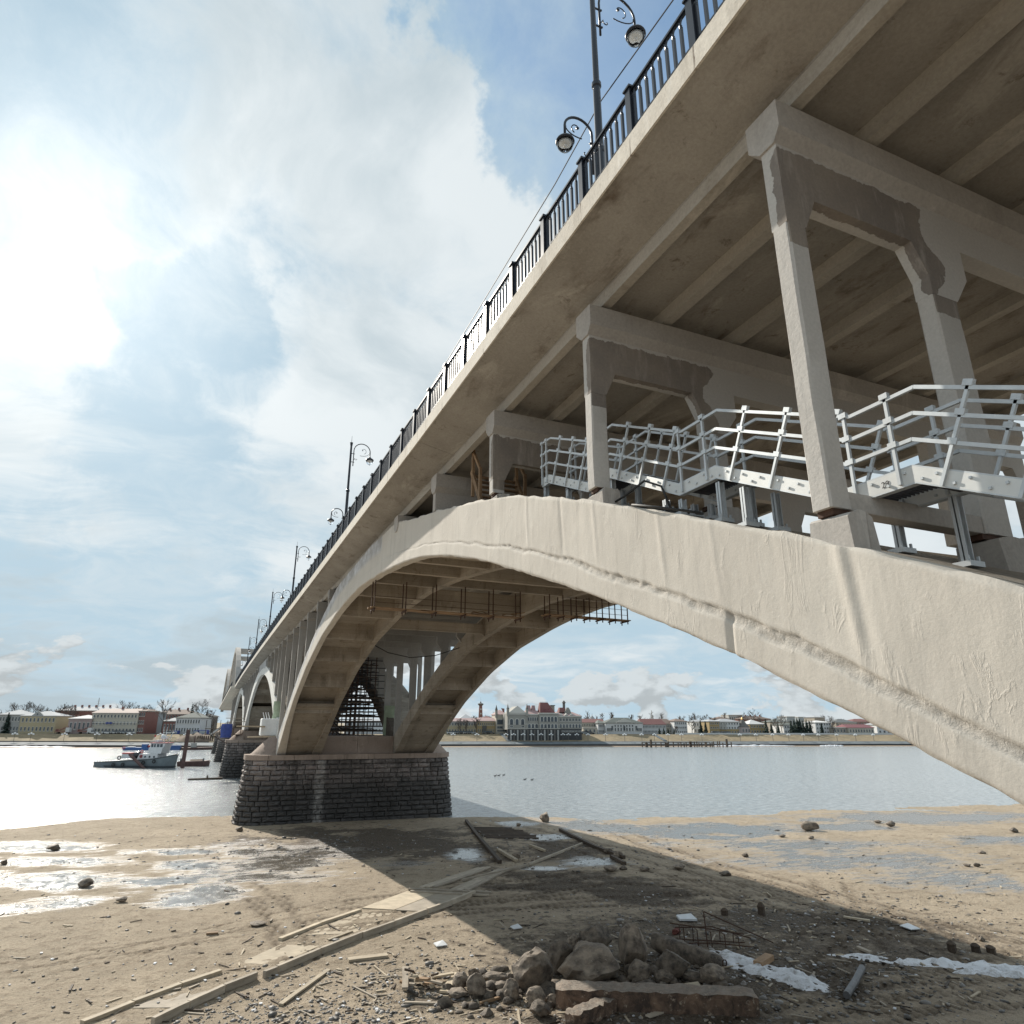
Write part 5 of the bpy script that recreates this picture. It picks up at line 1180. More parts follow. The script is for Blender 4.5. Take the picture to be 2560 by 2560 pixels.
for n,c in dict(w_yellow=(0.421,0.358,0.233),w_gold=(0.357,0.269,0.138),w_cream=(0.458,0.427,0.358),w_white=(0.572,0.579,0.579),w_grey=(0.366,0.366,0.354),w_pink=(0.361,0.286,0.273),w_red=(0.213,0.106,0.091),w_dark=(0.126,0.12,0.113),w_beige=(0.333,0.302,0.258),w_exch=(0.278,0.271,0.247),w_lpink=(0.482,0.414,0.401),w_blue=(0.346,0.383,0.402),
   r_grey=(0.338,0.351,0.369),r_white=(0.552,0.552,0.552),r_dark=(0.123,0.132,0.136),r_green=(0.114,0.129,0.12),r_pink=(0.336,0.236,0.233),r_red=(0.18,0.08,0.076),r_orange=(0.431,0.355,0.318),r_brown=(0.167,0.124,0.105),r_maroon=(0.187,0.074,0.084),trim=(0.524,0.511,0.474)).items(): bcol(n,c)  # distance haze put into the wall and roof colours by greying them
plain('pane',(.055,.07,.085),.2,0,.4,.4); plain('bark',(.075,.065,.055),.9,0,.3,3); plain('fir',(.022,.040,.030),.9,0,.35,1.2); plain('twig',(.11,.095,.085),.95,0,.3,2)
WINM={}
def winmesh(kind):
    if kind in WINM: return WINM[kind]
    q=MB()
    def fr(q): q.box(-.5,-.42,-.10,.02,0,1); q.box(.42,.5,-.10,.02,0,1); q.box(-.5,.5,-.10,.02,.94,1); q.box(-.56,.56,-.16,.02,-.05,.0)
    me=bpy.data.meshes.new('window')
    v=[];f=[];mi=[]
    def addbox(x0,x1,y0,y1,z0,z1,m):
        b=len(v); v.extend([(x0,y0,z0),(x1,y0,z0),(x1,y1,z0),(x0,y1,z0),(x0,y0,z1),(x1,y0,z1),(x1,y1,z1),(x0,y1,z1)]); 
        for ff in ((4,5,6,7),(0,1,5,4),(1,2,6,5),(3,0,4,7),(0,3,2,1)): f.append([b+i for i in ff]); mi.append(m)
    if kind=='arch':
        for R,y,m,zz in ((.5,-.10,1,0),(.36,-.13,0,0)):
            b=len(v); pts=[(-R,0),(R,0)]+[(R*math.cos(a),.66+R*.66*math.sin(a)) for a in np.linspace(0,math.pi,7)]
            for x,z in pts: v.append((x,y,z))
            for x,z in pts: v.append((x,.05,z))
            n=len(pts); f.append([b+i for i in range(n)]); mi.append(m)
            for i in range(n): f.append([b+i,b+(i+1)%n,b+n+(i+1)%n,b+n+i]); mi.append(m)
    else:
        addbox(-.5,.5,-.10,.05,0,1,1); addbox(-.38,-.03,-.14,.0,.08,.92,0); addbox(.03,.38,-.14,.0,.08,.92,0)
        if kind=='sill': addbox(-.6,.6,-.22,.05,-.1,-.01,1)
    me.from_pydata([(a*S,b_*S,c*S) for a,b_,c in v],[],f); me.materials.append(M['pane']); me.materials.append(M['trim']); me.polygons.foreach_set('material_index',mi); WINM[kind]=me; return me
class House:
    def __init__(s,pxL,pxR,set_,label,cat='building',base=-7.0,depth=14,name='town_house',group=None,turn=0):
        a=bankpt(pxL,set_,z=base); b=bankpt(pxR,set_,z=base); s.a=Vector((a.x,a.y,base)); s.b=Vector((b.x,b.y,base)); d=s.b-s.a; s.L=d.length; s.ang=math.atan2(d.y,d.x); s.D=depth; s.set=set_
        s.o=bpy.data.objects.new(name,None); COL.objects.link(s.o); s.o.location=(s.a+OFF)*S; s.o.rotation_euler=(0,0,s.ang); s.o.empty_display_size=.5; tag(s.o,label,cat,group); s.base=base
        mid=(s.a+s.b)/2; s.k=mid.dot(fw)/FPX; s.mid=mid
    def h(s,py,px=None):   # height above base of a photo row
        mx=s.mid; x,_=proj(np.array(mx.x),np.array(mx.y),np.array(mx.z)); r=ray(float(x),py); t=math.hypot(mx.x,mx.y)/math.hypot(r.x,r.y); return r.z*t-s.base
    def x(s,px):
        r=ray(px,1820); # intersect with facade line in plan
        d=(s.b-s.a)/s.L; den=r.x*d.y-r.y*d.x; t=(s.a.x*d.y-s.a.y*d.x)/den; return (Vector((r.x*t,r.y*t,0))-Vector((s.a.x,s.a.y,0))).dot(Vector((d.x,d.y,0)))
    def part(s,q,name,mt,parent=None):
        ob=q.build(name,M[mt],None,local=True); ob.parent=parent or s.o; return ob
    def walls(s,z1,mt,x0=0,x1=None,y0=0,y1=None,z0=-1.5,cornice=True):
        x1=s.L if x1 is None else x1; y1=s.D if y1 is None else y1
        w=s.part(MB().box(x0,x1,y0,y1,z0,z1),'wall',mt)
        if cornice: s.part(MB().box(x0-.2,x1+.2,y0-.25,y1,z1-.45,z1+.02),'cornice','trim')
        return w
    def hip(s,z0,z1,mt,x0=0,x1=None,y0=0,y1=None,inset=None,name='roof'):
        x1=s.L if x1 is None else x1; y1=s.D if y1 is None else y1; m=(y0+y1)/2; i=min((x1-x0)/2-.1,(y1-y0)/2) if inset is None else inset; e=.5
        return s.part(MB().add([(x0-e,y0-e,z0),(x1+e,y0-e,z0),(x1+e,y1+e,z0),(x0-e,y1+e,z0),(x0+i,m,z1),(x1-i,m,z1),(x0-e,y0-e,z0-.15),(x1+e,y0-e,z0-.15),(x1+e,y1+e,z0-.15),(x0-e,y1+e,z0-.15)],[(0,1,5,4),(1,2,5),(2,3,4,5),(3,0,4),(6,7,1,0),(7,8,2,1),(8,9,3,2),(9,6,0,3),(9,8,7,6)]),name,mt)
    def gable(s,x0,x1,z0,z1,mt,y0=-.3,dep=.8,name='pediment'):
        return s.part(MB().prism([(x0,z0),(x1,z0),((x0+x1)/2,z1)],'y',y0,y0+dep),name,mt)
    def wins(s,xs,z0,hh,w,kind='sill',y=0):
        for x in xs: 
            o=bpy.data.objects.new('window',winmesh(kind)); COL.objects.link(o); o.parent=s.o; o.location=(x*S,(y)*S,z0*S); o.scale=(w,1,hh)
    def chim(s,xs,z0,z1,y=6,w=.9,mt='w_red'):
        for x in xs: s.part(MB().box(x-w/2,x+w/2,y,y+w,z0,z1),'chimney',mt)
def row(a,b,n): return [a+(b-a)*(i+.5)/n for i in range(n)]
def simple(pxL,pxR,set_,eave,ridge,wall,roof,label,rows=2,n=None,depth=14,kind='sill',chim=0,base=-7.0,inset=None,ww=None,cat='building'):
    H=House(pxL,pxR,set_,label,depth=depth,base=base,cat=cat); e=H.h(eave); r=H.h(ridge); H.walls(e,wall); 
    if roof: H.hip(e,r,roof,inset=inset)
    n=n or max(2,int(H.L/3.2)); fh=e/rows
    for k in range(rows): H.wins(row(.4,H.L-.4,n),fh*k+fh*.28,fh*.48,ww or min(1.5,H.L/n*.5),kind)
    if chim: H.chim(row(H.L*.15,H.L*.85,chim),e,r+1.0)
    return H
# ---- left bank
simple(-20,38,44,1786,1773,'w_grey','r_grey','grey house with hipped roof cut by the left picture edge',2,7)
H=simple(36,127,42,1789,1777,'w_yellow','r_grey','pale yellow mansion with grey hipped roof and a small pediment, far left',2,9,inset=9); e=H.h(1789); H.gable(H.L*.30,H.L*.62,e+.1,e+2.6,'w_grey'); H.wins([H.L*.46],e+.4,1.0,1.4,'arch',-.35)
simple(159,217,42,1796,1787,'w_pink','r_white','low pink house with white roof left of the long cream building',1,5)
H=simple(216,333,43,1782,1771,'w_cream','r_orange','long three-storey cream building with pale orange roof on the left bank',3,13,inset=1.5,chim=1); H.part(MB().box(0,H.L,-.35,0,H.h(1808),H.h(1806)),'string_course','trim'); H.part(MB().box(H.L*.33,H.L*.47,-.9,-.05,H.h(1809),H.h(1806)),'awning','tarp_blue')
H=simple(333,352,44,1777,1772,'w_red','r_brown','red brick gable end block right of the cream building',3,3)
simple(120,275,85,1776,1766,'w_red','r_grey','dark red building with grey mansard roof and chimneys behind the low pink house',1,14,chim=6)
simple(352,374,60,1780,1776,'w_blue','r_dark','narrow grey-blue house right of the red gable end',3,3)
simple(372,470,80,1785,1773,'w_red','r_brown','large red brick building with brown roof behind the big bare tree',3,12,chim=3)
simple(398,432,48,1802,1793,'w_red','r_grey','low red annexe with grey roof beside the grey-white house',1,4)
simple(430,494,44,1794,1779,'w_white','r_green','grey-white two-storey house with dark hipped roof near the bridge, left bank',2,9,inset=8)
simple(494,510,60,1790,1784,'w_dark','r_dark','dark narrow house behind the grey-white house',3,2)
simple(300,345,120,1773,1769,'w_red','r_brown','brown-roofed block far behind the cream building',1,5)
# ---- middle
H=simple(1090,1191,44,1803,1795,'w_grey','r_pink','long grey and yellow terrace with pink roof, left of the gold one',2,14,inset=.5); H.part(MB().box(-.02,H.L+.02,-.05,0,0,H.h(1812)),'plinth_band','w_yellow')
H=simple(1191,1238,43,1802,1794,'w_gold','r_pink','bright yellow building with pink roof left of the grand exchange',2,9,inset=.5); H.part(MB().box(H.L*.3,H.L*.52,-.6,-.02,0,H.h(1814)),'porch','w_dark')
simple(1148,1182,95,1797,1785,'w_grey','r_grey','grey hipped roof rising behind the yellow terrace',1,4); simple(1200,1236,95,1797,1790,'w_red','r_red','red roof behind the bright yellow building',1,5)
H=House(1196,1206,150,'tall red brick fire watchtower with a wider top gallery','tower',depth=4,name='watch_tower'); c=H.L/2; t0=H.h(1764); t1=H.h(1759); q=MB()
H.part(MB().lathe((c,2,-1),[(H.L*.72,0),(H.L*.40,t0+1)],8),'shaft','w_red'); H.part(MB().lathe((c,2,t0),[(H.L*.42,0),(H.L*.7,.7),(H.L*.72,t1-t0),(H.L*.3,t1-t0+.4)],10),'gallery','w_dark'); H.part(MB().lathe((c,2,t1),[(.6,0),(.5,1.2),(.05,1.8),(.04,5)],6),'mast','w_dark')
for k in range(5): H.part(MB().box(c-.5,c+.5,2-H.L*.66,2-H.L*.4,t0*(.15+.17*k),t0*(.15+.17*k)+1.1),'window','trim')
# grand exchange
E_=House(1268,1455,22,'grand riverside exchange palace with red mansard roofs, gables and arched windows','palace',depth=22,base=-10.7,name='exchange_palace')
X=E_.x; hz_=E_.h; wy=hz_(1822)
E_.part(MB().box(0,X(1400),-1.0,0,-1.5,wy),'terrace_wall','quay'); E_.part(MB().box(X(1400),E_.L,-.4,0,-1.5,wy),'basement_wall','quay')
for i in range(15): x=row(1,X(1398),15)[i]; E_.part(MB().box(x-.45,x+.45,-1.25,-1.0,-1,wy-.6),'buttress','w_dark' if i%2 else 'w_grey')
E_.part(MB().box(0,X(1400),-1.2,.1,wy,wy+.25),'terrace_coping','trim')
def blk(p0,p1,eave,y0=0): E_.part(MB().box(X(p0),X(p1),y0,22,wy-.5,hz_(eave)),'wall','w_exch'); E_.part(MB().box(X(p0)-.2,X(p1)+.2,y0-.35,y0+.5,hz_(eave)-.6,hz_(eave)),'cornice','trim'); E_.part(MB().box(X(p0),X(p1),y0-.12,y0+.1,hz_(1811),hz_(1810)),'string_course','trim')
blk(1268,1318,1784,-1.0); blk(1318,1347,1785); blk(1347,1396,1782,-1.0); blk(1396,1455,1789)
E_.gable(X(1271),X(1315),hz_(1784),hz_(1766),'w_exch',-1.0,20,'gable'); E_.gable(X(1270),X(1316),hz_(1784)+.2,hz_(1765),'trim',-1.2,.25,'gable_trim')
E_.wins([X(1293)],hz_(1782),hz_(1775)-hz_(1782),1.6,'arch',-1.0)
for p in (1269,1317): 
    E_.part(MB().box(X(p)-.7,X(p)+.7,-1.5,-.1,hz_(1790),hz_(1773)),'turret','w_exch'); E_.part(MB().lathe((X(p),-.8,hz_(1773)),[(.95,0),(.35,hz_(1768)-hz_(1773)),(.03,hz_(1759)-hz_(1773))],6),'spire','w_dark')
E_.wins([X(p) for p in (1278,1292,1306)],hz_(1812),hz_(1796)-hz_(1812),2.6,'arch',-1.0); E_.wins([X(p) for p in (1278,1306)],hz_(1819),hz_(1814)-hz_(1819),2,'sill',-1.0)
E_.wins(row(X(1319),X(1346),6),hz_(1802),hz_(1792)-hz_(1802),1.1,'arch'); E_.wins(row(X(1319),X(1346),3),hz_(1820),hz_(1809)-hz_(1820),2.2,'arch')
E_.wins(row(X(1350),X(1393),5),hz_(1804),hz_(1790)-hz_(1804),2.2,'arch',-1.0); E_.wins(row(X(1350),X(1393),5),hz_(1820),hz_(1809)-hz_(1820),2.0,'arch',-1.0)
E_.wins(row(X(1398),X(1453),7),hz_(1803),hz_(1795)-hz_(1803),1.5,'sill'); E_.wins(row(X(1398),X(1453),7),hz_(1819),hz_(1809)-hz_(1819),1.6,'arch'); E_.wins(row(X(1403),X(1453),7),hz_(1830),hz_(1826)-hz_(1830),1.4,'sill',-.4)
def mans(p0,p1,p2,p3,z0,z1,y0,y1,yi,mt,n='roof'): E_.part(MB().add([(X(p0),y0,z0),(X(p1),y0,z0),(X(p1),y1,z0),(X(p0),y1,z0),(X(p2),y0+yi,z1),(X(p3),y0+yi,z1),(X(p3),y1-yi,z1),(X(p2),y1-yi,z1)],[(0,1,5,4),(1,2,6,5),(2,3,7,6),(3,0,4,7),(4,5,6,7),(0,3,2,1)]),n,mt)
mans(1316,1350,1322,1348,hz_(1785),hz_(1776),0,20,6,'r_pink'); mans(1350,1388,1353,1372,hz_(1782),hz_(1756),-.8,8,3,'r_red'); mans(1394,1456,1400,1440,hz_(1789),hz_(1779),0,20,8,'r_pink')
mans(1321,1333,1323,1331,hz_(1777),hz_(1763),6,10,.8,'r_pink'); mans(1334,1345,1336,1343,hz_(1777),hz_(1763),6,10,.8,'r_pink'); mans(1404,1424,1407,1420,hz_(1780),hz_(1768),5,12,2,'r_red')
E_.part(MB().prism([(X(1417),hz_(1780)),(X(1419),hz_(1775)),(X(1423),hz_(1768)),(X(1427),hz_(1768)),(X(1431),hz_(1775)),(X(1434),hz_(1784)),(X(1417),hz_(1784))],'y',4,6),'dutch_gable','w_exch')
E_.part(MB().box(X(1382),X(1391),4,8,hz_(1784),hz_(1764)),'chimney','w_beige'); E_.part(MB().box(X(1380.5),X(1392.5),3.6,8.4,hz_(1764),hz_(1762)),'chimney_cap','w_dark'); E_.part(MB().lathe((X(1419),8,hz_(1770)),[(.8,0),(.8,3),(1.3,3.3),(.3,4.6)],8),'lantern','w_dark')
E_.part(MB().add(sum([[(X(1354)+i*(X(1371)-X(1354))/8-.06,2.2,hz_(1756)),(X(1354)+i*(X(1371)-X(1354))/8+.06,2.2,hz_(1756)),(X(1354)+i*(X(1371)-X(1354))/8,2.2,hz_(1752))] for i in range(9)],[]),[(3*i,3*i+1,3*i+2) for i in range(9)]),'roof_cresting','w_dark')
for p in (1356,1364,1373): E_.part(MB().prism([(X(p)-.9,hz_(1779)),(X(p)+.9,hz_(1779)),(X(p),hz_(1771))],'y',-.6,2.5),'dormer','r_maroon')
for p in (1404,1417,1430): E_.gable(X(p)-1.1,X(p)+1.1,hz_(1788),hz_(1783),'trim',.2,3,'dormer')
H=House(1240,1268,40,'pale side wing of the exchange palace with tall arched windows, left of its gable','palace',depth=20,base=-10.7); e=H.h(1786); H.walls(e,'w_cream'); H.hip(e,H.h(1774),'r_pink',inset=3)
H.wins(row(.6,H.L-.5,6),H.h(1811),H.h(1797)-H.h(1811),1.4,'arch'); H.wins(row(.6,H.L-.5,6),H.h(1822),H.h(1815)-H.h(1822),1.3); H.wins(row(.6,H.L-.5,6),H.h(1829),H.h(1825)-H.h(1829),1.3)
H.part(MB().box(-.6,.8,-.4,1,e-2,H.h(1776)),'turret','w_exch'); H.part(MB().lathe((.1,.3,H.h(1776)),[(.95,0),(.35,2),(.03,H.h(1762)-H.h(1776))],6),'spire','w_dark'); H.part(MB().prism([(2,e),(H.L-1,e),(H.L-1,H.h(1771)),(H.L-3,H.h(1770)),(5,H.h(1779))],'y',5,6),'side_gable','w_red')
# ---- right of the exchange
simple(1455,1516,52,1806,1797,'w_cream','r_red','long cream building with dark red roof right of the exchange palace',2,14,inset=.4)
simple(1460,1494,40,1819,1817,'w_cream',None,'low cream kiosk with a green edge in front of the red-roofed building',1,3,depth=5)
simple(1497,1516,45,1808,1800,'w_white','r_green','short white wing at the left of the pedimented white hall',2,5)
H=simple(1516,1610,42,1807,1794,'w_white','r_green','white riverside hall with dark green hipped roof and broad pediment',1,3,inset=8,kind='sill'); e=H.h(1807); H.gable(H.L*.28,H.L*.72,e,H.h(1797),'w_white'); H.gable(H.L*.26,H.L*.74,e+.3,H.h(1796),'trim',-.55,.2,'pediment_trim')
H.wins(row(H.L*.22,H.L*.76,7),H.h(1817),1.3,1.0,'arch'); H.wins(row(H.L*.22,H.L*.76,7),H.h(1828),2.2,1.1); H.wins(row(H.L*.03,H.L*.16,4)+row(H.L*.84,H.L*.97,4),H.h(1828),2.0,.8)
simple(1609,1668,50,1811,1797,'w_white','r_red','white building with bright red roof beside the white hall',2,16,inset=.4)
simple(1654,1692,56,1809,1797,'w_cream','r_brown','cream building with dark brown roof next to the bright red one',2,10,inset=3); simple(1690,1722,50,1803,1796,'w_white','r_brown','taller white house with brown hipped roof before the firs',3,6)
simple(1738,1780,70,1804,1799,'w_white','r_grey','white house glimpsed between the firs left of the yellow mansion',2,6)
H=simple(1778,1803,42,1803,1798,'w_gold','r_grey','yellow wing of the columned mansion',3,4); H=simple(1803,1854,43,1804,1797,'w_white','r_grey','grey-white columned mansion joined to the yellow wing',3,7,inset=5)
for x in row(H.L*.02,H.L*.36,5): H.part(MB().lathe((x,-.5,H.h(1824)),[(.28,0),(.24,H.h(1806)-H.h(1824))],6),'column','trim')
H.part(MB().box(-.05,H.L,-.08,0,0,H.h(1823)),'ground_band','w_gold')
H=House(1855,1886,40,'small pinkish octagonal chapel with dark tent roof and a gilded cupola','chapel',depth=9,name='chapel'); c=H.L/2; q=H.h(1818); H.part(MB().lathe((c,c,-1),[(c,0),(c,q+1)],8),'wall','w_lpink'); H.part(MB().lathe((c,c,q),[(c+.3,0),(c+.2,.5),(c*.8,.9),(c*.28,H.h(1802)-q),(c*.2,H.h(1800)-q)],8),'tent_roof','w_dark')
plain('gilt',(.75,.42,.15),.3,.7,.05); H.part(MB().lathe((c,c,H.h(1800)),[(.55,0),(.8,.5),(.5,1.1),(.1,1.7),(.04,2.6)],10),'cupola','gilt'); H.wins([c-2.1,c,c+2.1],H.h(1830),2.4,1.0,'arch',.1)
simple(1880,1917,46,1810,1799,'w_gold','r_white','yellow house with white hipped roof right of the chapel',2,5,inset=5)
simple(1829,1864,170,1787,1781,'w_grey',None,'grey apartment block standing highest behind the mansion',2,6); simple(1866,1935,130,1797,1790,'w_red','r_brown','brown-roofed buildings line behind the chapel and yellow house',1,12,chim=4)
simple(1800,1830,150,1797,1791,'w_red','r_brown','dark red roofs behind the yellow wing',1,5); simple(1936,1980,100,1805,1797,'w_beige','r_green','beige building with green roof behind the firs',2,6)
simple(1976,1996,130,1791,1790,'w_blue',None,'left of two pale grey rooftop blocks behind the firs',1,3); simple(2005,2028,130,1792,1790,'w_blue',None,'right of two pale grey rooftop blocks behind the firs',1,4)
simple(1965,2000,60,1812,1806,'w_white','r_green','small white house with green roof showing between firs',2,5); simple(2046,2086,48,1806,1801,'w_white','r_white','ornate white house right of the fir row',3,6); simple(2046,2072,110,1793,1789,'w_beige','r_grey','beige block behind the ornate white house',1,4)
simple(2088,2130,44,1818,1816,'w_beige',None,'low beige shed right of the ornate white house',1,5); simple(2098,2150,85,1806,1797,'w_beige','r_dark','beige building with dark roof behind the low shed',2,7); simple(2140,2200,90,1804,1797,'w_red','r_red','red-roofed row behind the cream gabled hall',2,9)
H=simple(2128,2192,42,1819,1811,'w_cream','r_maroon','cream hall with maroon roof near the arch at right',1,9,inset=.4)
simple(2200,2300,60,1812,1803,'w_white','r_grey','white house hidden partly by the arch at far right',2,9); simple(560,640,60,1806,1796,'w_cream','r_red','cream building with red roof seen under the bridge',2,9); simple(660,760,60,1802,1793,'w_yellow','r_green','yellow building with green roof seen through the scaffolding',2,12); simple(860,960,55,1803,1795,'w_white','r_grey','white building seen between the arch ribs',2,12)
simple(980,1088,60,1804,1796,'w_pink','r_brown','pink building with brown roof hidden behind the right rib',2,12)
def mast(px,set_,y0,y1,label):
    p=bankpt(px,set_,z=-6.9); r=ray(px,y1); t=math.hypot(p.x,p.y)/math.hypot(r.x,r.y); q=MB(); z1=r.z*t; q.bar((p.x,p.y,-6.9),(p.x,p.y,z1),.35); 
    for k in range(5): z=z1-2-k*1.5; q.bar((p.x-.8,p.y,z),(p.x+.8,p.y,z),.12)
    tag(q.build('radio_mast',M['w_grey']),label,'mast')
mast(226,90,0,1744,'thin radio mast above the dark red building, left bank'); mast(1634,120,0,1776,'lattice mast above the bright red roof')
p=bankpt(1483,140,z=-6.9); tag(MB().lathe((p.x,p.y,-6.9),[(3,0),(3,8.2),(3.3,8.4),(.6,11.5),(.15,12),(.1,13.5)],8).build('church_dome',M['r_grey']),'small grey pointed church dome on the skyline','dome')
# white slanted roof / tents by the bridge
for i,(a,b,z,l) in enumerate([(478,490,2.0,'left blue container by the bridge end'),(492,512,2.2,'right blue container by the bridge end'),(430,438,1.8,'small blue container in front of the grey-white house')]):
    H=House(a,b,39,l,'container',depth=3,name='container'); H.part(MB().box(0,H.L,0,3,0,z),'shell','tarp_blue'); H.part(MB().box(.2,H.L-.2,-.05,0,.3,z-.3),'door','w_blue')
H=House(512,560,30,'white slanting stair roof beside the bridge end on the left bank','canopy',depth=3,base=-9.5,name='stair_canopy'); H.part(MB().add([(0,0,.5),(H.L,0,8),(H.L,3,8),(0,3,.5),(0,0,1.4),(H.L,0,9.2),(H.L,3,9.2),(0,3,1.4)],[(0,3,2,1),(4,5,6,7),(0,1,5,4),(1,2,6,5),(2,3,7,6),(3,0,4,7)]),'roof','r_white')
for x in row(0,H.L,5): H.part(MB().box(x-.2,x+.2,.5,1,-1.5,1+7.5*x/H.L),'post','w_white')
# ---- cars
def car_mesh(col):
    q=MB(); q.prism([(-2.7,.35),(2.7,.35),(2.75,.9),(1.7,1.1),(-2.6,1.15),(-2.75,.8)],'x',-1.0,1.0); 
    return q
cars=[(150,'w_red',1,'dark red flatbed lorry'),(205,'w_red',1,'second dark red lorry'),(225,'w_white',0,''),(262,'w_white',0,''),(283,'w_white',0,''),(292,'w_white',0,''),(303,'w_blue',0,''),(318,'w_white',0,''),(418,'w_white',0,''),(1128,'w_white',0,''),(1137,'w_white',0,''),(1147,'w_white',0,''),(1158,'w_dark',0,''),(1168,'w_white',0,''),(1178,'w_blue',0,''),(1216,'w_dark',0,''),(1226,'w_dark',0,''),(1463,'w_blue',0,''),(1477,'w_dark',0,''),(1790,'w_dark',0,''),(1800,'w_white',0,''),(1812,'w_dark',0,''),(1822,'w_blue',0,'')]
cn=dict(w_white='white',w_dark='black',w_blue='pale blue',w_red='red'); wh={}
for i,(px,c,big,l) in enumerate(cars):
    p=bankpt(px,38.3,z=-7.05); p2=bankpt(px+8,38.3,z=-7.05); ang=math.atan2(p2.y-p.y,p2.x-p.x); k=1.6 if big else 1
    near_=min((('cream building',274),('pink house',188),('grey-white house',440),('yellow mansion',120),('grey terrace',1150),('bright yellow building',1215),('red-roofed cream building',1480),('columned mansion',1810)),key=lambda a:abs(a[1]-px))
    o=bpy.data.objects.new('truck' if big else 'parked_car',None); COL.objects.link(o); o.location=(Vector((p.x,p.y,-7.0))+OFF)*S; o.rotation_euler=(0,0,ang)
    side='left of' if px<near_[1]-3 else ('right of' if px>near_[1]+3 else 'at')
    tag(o,(l+' parked by the low pink house on the embankment') if big else '%s car parked %s the middle of the %s, number %d along'%(cn[c],side,near_[0],i+1) if False else (l+' parked by the low pink house') if big else '%s car parked just %s the %s'%(cn[c],side,near_[0]),'lorry' if big else 'car','vehicles parked on the embankment road')
    def prt(q,n,m): ob=q.build(n,M[m],None,local=True); ob.parent=o
    if big:
        prt(MB().box(-3.6,1.6,-1.2,1.2,1.0,1.4).box(-3.6,-3.4,-1.2,1.2,1.4,2.4),'bed','w_red'); prt(MB().box(1.8,3.8,-1.2,1.2,.8,3.2),'cab','w_white'); prt(MB().bar((-3,0,1.6),(2.4,0,3.6),.5),'crane_arm','w_red')
    else: prt(MB().prism([(-2.7,.35),(2.7,.35),(2.75,.85),(1.8,1.05),(-2.6,1.15),(-2.75,.8)],'y',-1.0,1.0),'body',c); prt(MB().prism([(-2.2,1.1),(1.3,1.08),(.6,1.75),(-1.7,1.78)],'y',-.9,.9),'cabin','pane')
    for x in ((-2.4,2.6) if big else (-1.7,1.75)): prt(MB().prism([(x+.45*math.cos(t),.45+.45*math.sin(t)) for t in np.linspace(0,5.6,9)],'y',-1.05,1.05),'wheel','rubber')
# ---- embankment lamps
def emb(px,i):
    p=bankpt(px,17,z=-10.7); o=thing('embankment_lamp','three-globed white lamp on the far riverside path',"lamp post",(p.x,p.y,-10.7),group='embankment lamps on the far shore')
    MB().bar((p.x,p.y,-10.7),(p.x,p.y,-6.7),.16).build('post',M['w_dark'],o); MB().bar((p.x-1,p.y,-6.9),(p.x+1,p.y,-6.9),.12).build('cross_arm',M['w_white'],o)
    for dx,dz in ((-1,-.5),(1,-.5),(0,0)): MB().lathe((p.x+dx,p.y,-6.75+dz),[(.12,-.1),(.5,.15),(.5,.4),(.1,.65)],8).build('globe',M['tarp_white'],o)
LP=[30,71,155,237,318,396,461,1132,1192,1265,1284,1308,1330,1353,1378,1408,1422,1443,1471,1515,1563,1606,1638,1672,1706,1757,1853,1893,1935,1975,2012,2050,2096,2143,2188]
for i,px in enumerate(LP): emb(px,i)
names=['leftmost','second','third','fourth','fifth','sixth','seventh']
for i,o in enumerate([o for o in bpy.data.objects if o.name.startswith('embankment_lamp')]): 
    px=LP[i]; ref=min((('yellow mansion',71),('low pink house',160),('cream building',250),('big bare tree',396),('grey-white house',461),('grey terrace',1132),('bright yellow building',1200),('palace side wing',1262),('palace gable',1290),('palace central roof',1360),('palace right block',1425),('red-roofed cream building',1480),('pedimented white hall',1563),('bright red roof',1640),('brown-roofed white house',1706),('two firs',1760),('chapel',1865),('yellow hipped house',1900),('tall fir row',2000),('ornate white house',2060),('low beige shed',2100),('cream maroon-roofed hall',2160)),key=lambda a:abs(a[1]-px))
    o['label']='white three-globed embankment lamp below the %s%s'%(ref[0],'' if abs(px-ref[1])<4 else (', towards its left' if px<ref[1] else ', towards its right'))
# railing on the right promenade, stairs
pathline(36.5,-7.0,.15,.9,1690,2260,'fence_w','promenade_fence','long white fence along the right promenade','fence',40)
for a,b,l in ((1630,1660,'flight of concrete steps down the slope below the red roof'),(1248,1268,'dark flight of steps beside the exchange palace')):
    p0,p1=bankpt(a,36,z=-7.0),bankpt(b,19,z=-10.6); q=MB(); d=Vector((p0.x,p0.y,-6.9)); e_=Vector((p1.x,p1.y,-10.5)); w=(bankpt(a+9,36,z=-7)-bankpt(a,36,z=-7)); w=Vector((w.x,w.y,0))
    for k in range(16): c=d+(e_-d)*k/16; c2=d+(e_-d)*(k+1)/16; q.loft([[c,c+w,c2+w,c2],[c+Vector((0,0,.3)),c+w+Vector((0,0,.3)),c2+w+Vector((0,0,.3)),c2+Vector((0,0,.3))]])
    tag(q.build('stone_steps',M['revet']),l,'steps')
# snow and ice on the far shore
for a,b,s_,l in ((1780,1990,4.5,'long bank of old snow on the far shore right of the jetty'),(2050,2110,3,'short snow strip on the far right shore'),(-20,190,5.5,'thin white ice edge along the far left shore')):
    q=MB(); vs=[]; n=50
    for i in range(n+1):
        px=a+(b-a)*i/n; u=i/n*2-1; w=(1-u*u)**.4*2.2*(.3+1.1*float(fbm(i*.5,s_,3))); p=bankpt(px,s_,z=-12.7); m=p.normalized(); zz=-12.95
        vs.append([(p.x-m.x*w,p.y-m.y*w,zz-.15),(p.x-m.x*w*.4,p.y-m.y*w*.4,zz+.55*w/2),(p.x+m.x*w*.6,p.y+m.y*w*.6,zz+.6*w/2),(p.x+m.x*w*1.3,p.y+m.y*w*1.3,zz)])
    tag(q.loft(vs,closed=False,cap=False).build('snow_bank',M['snow'],smooth=True),l,'snow')
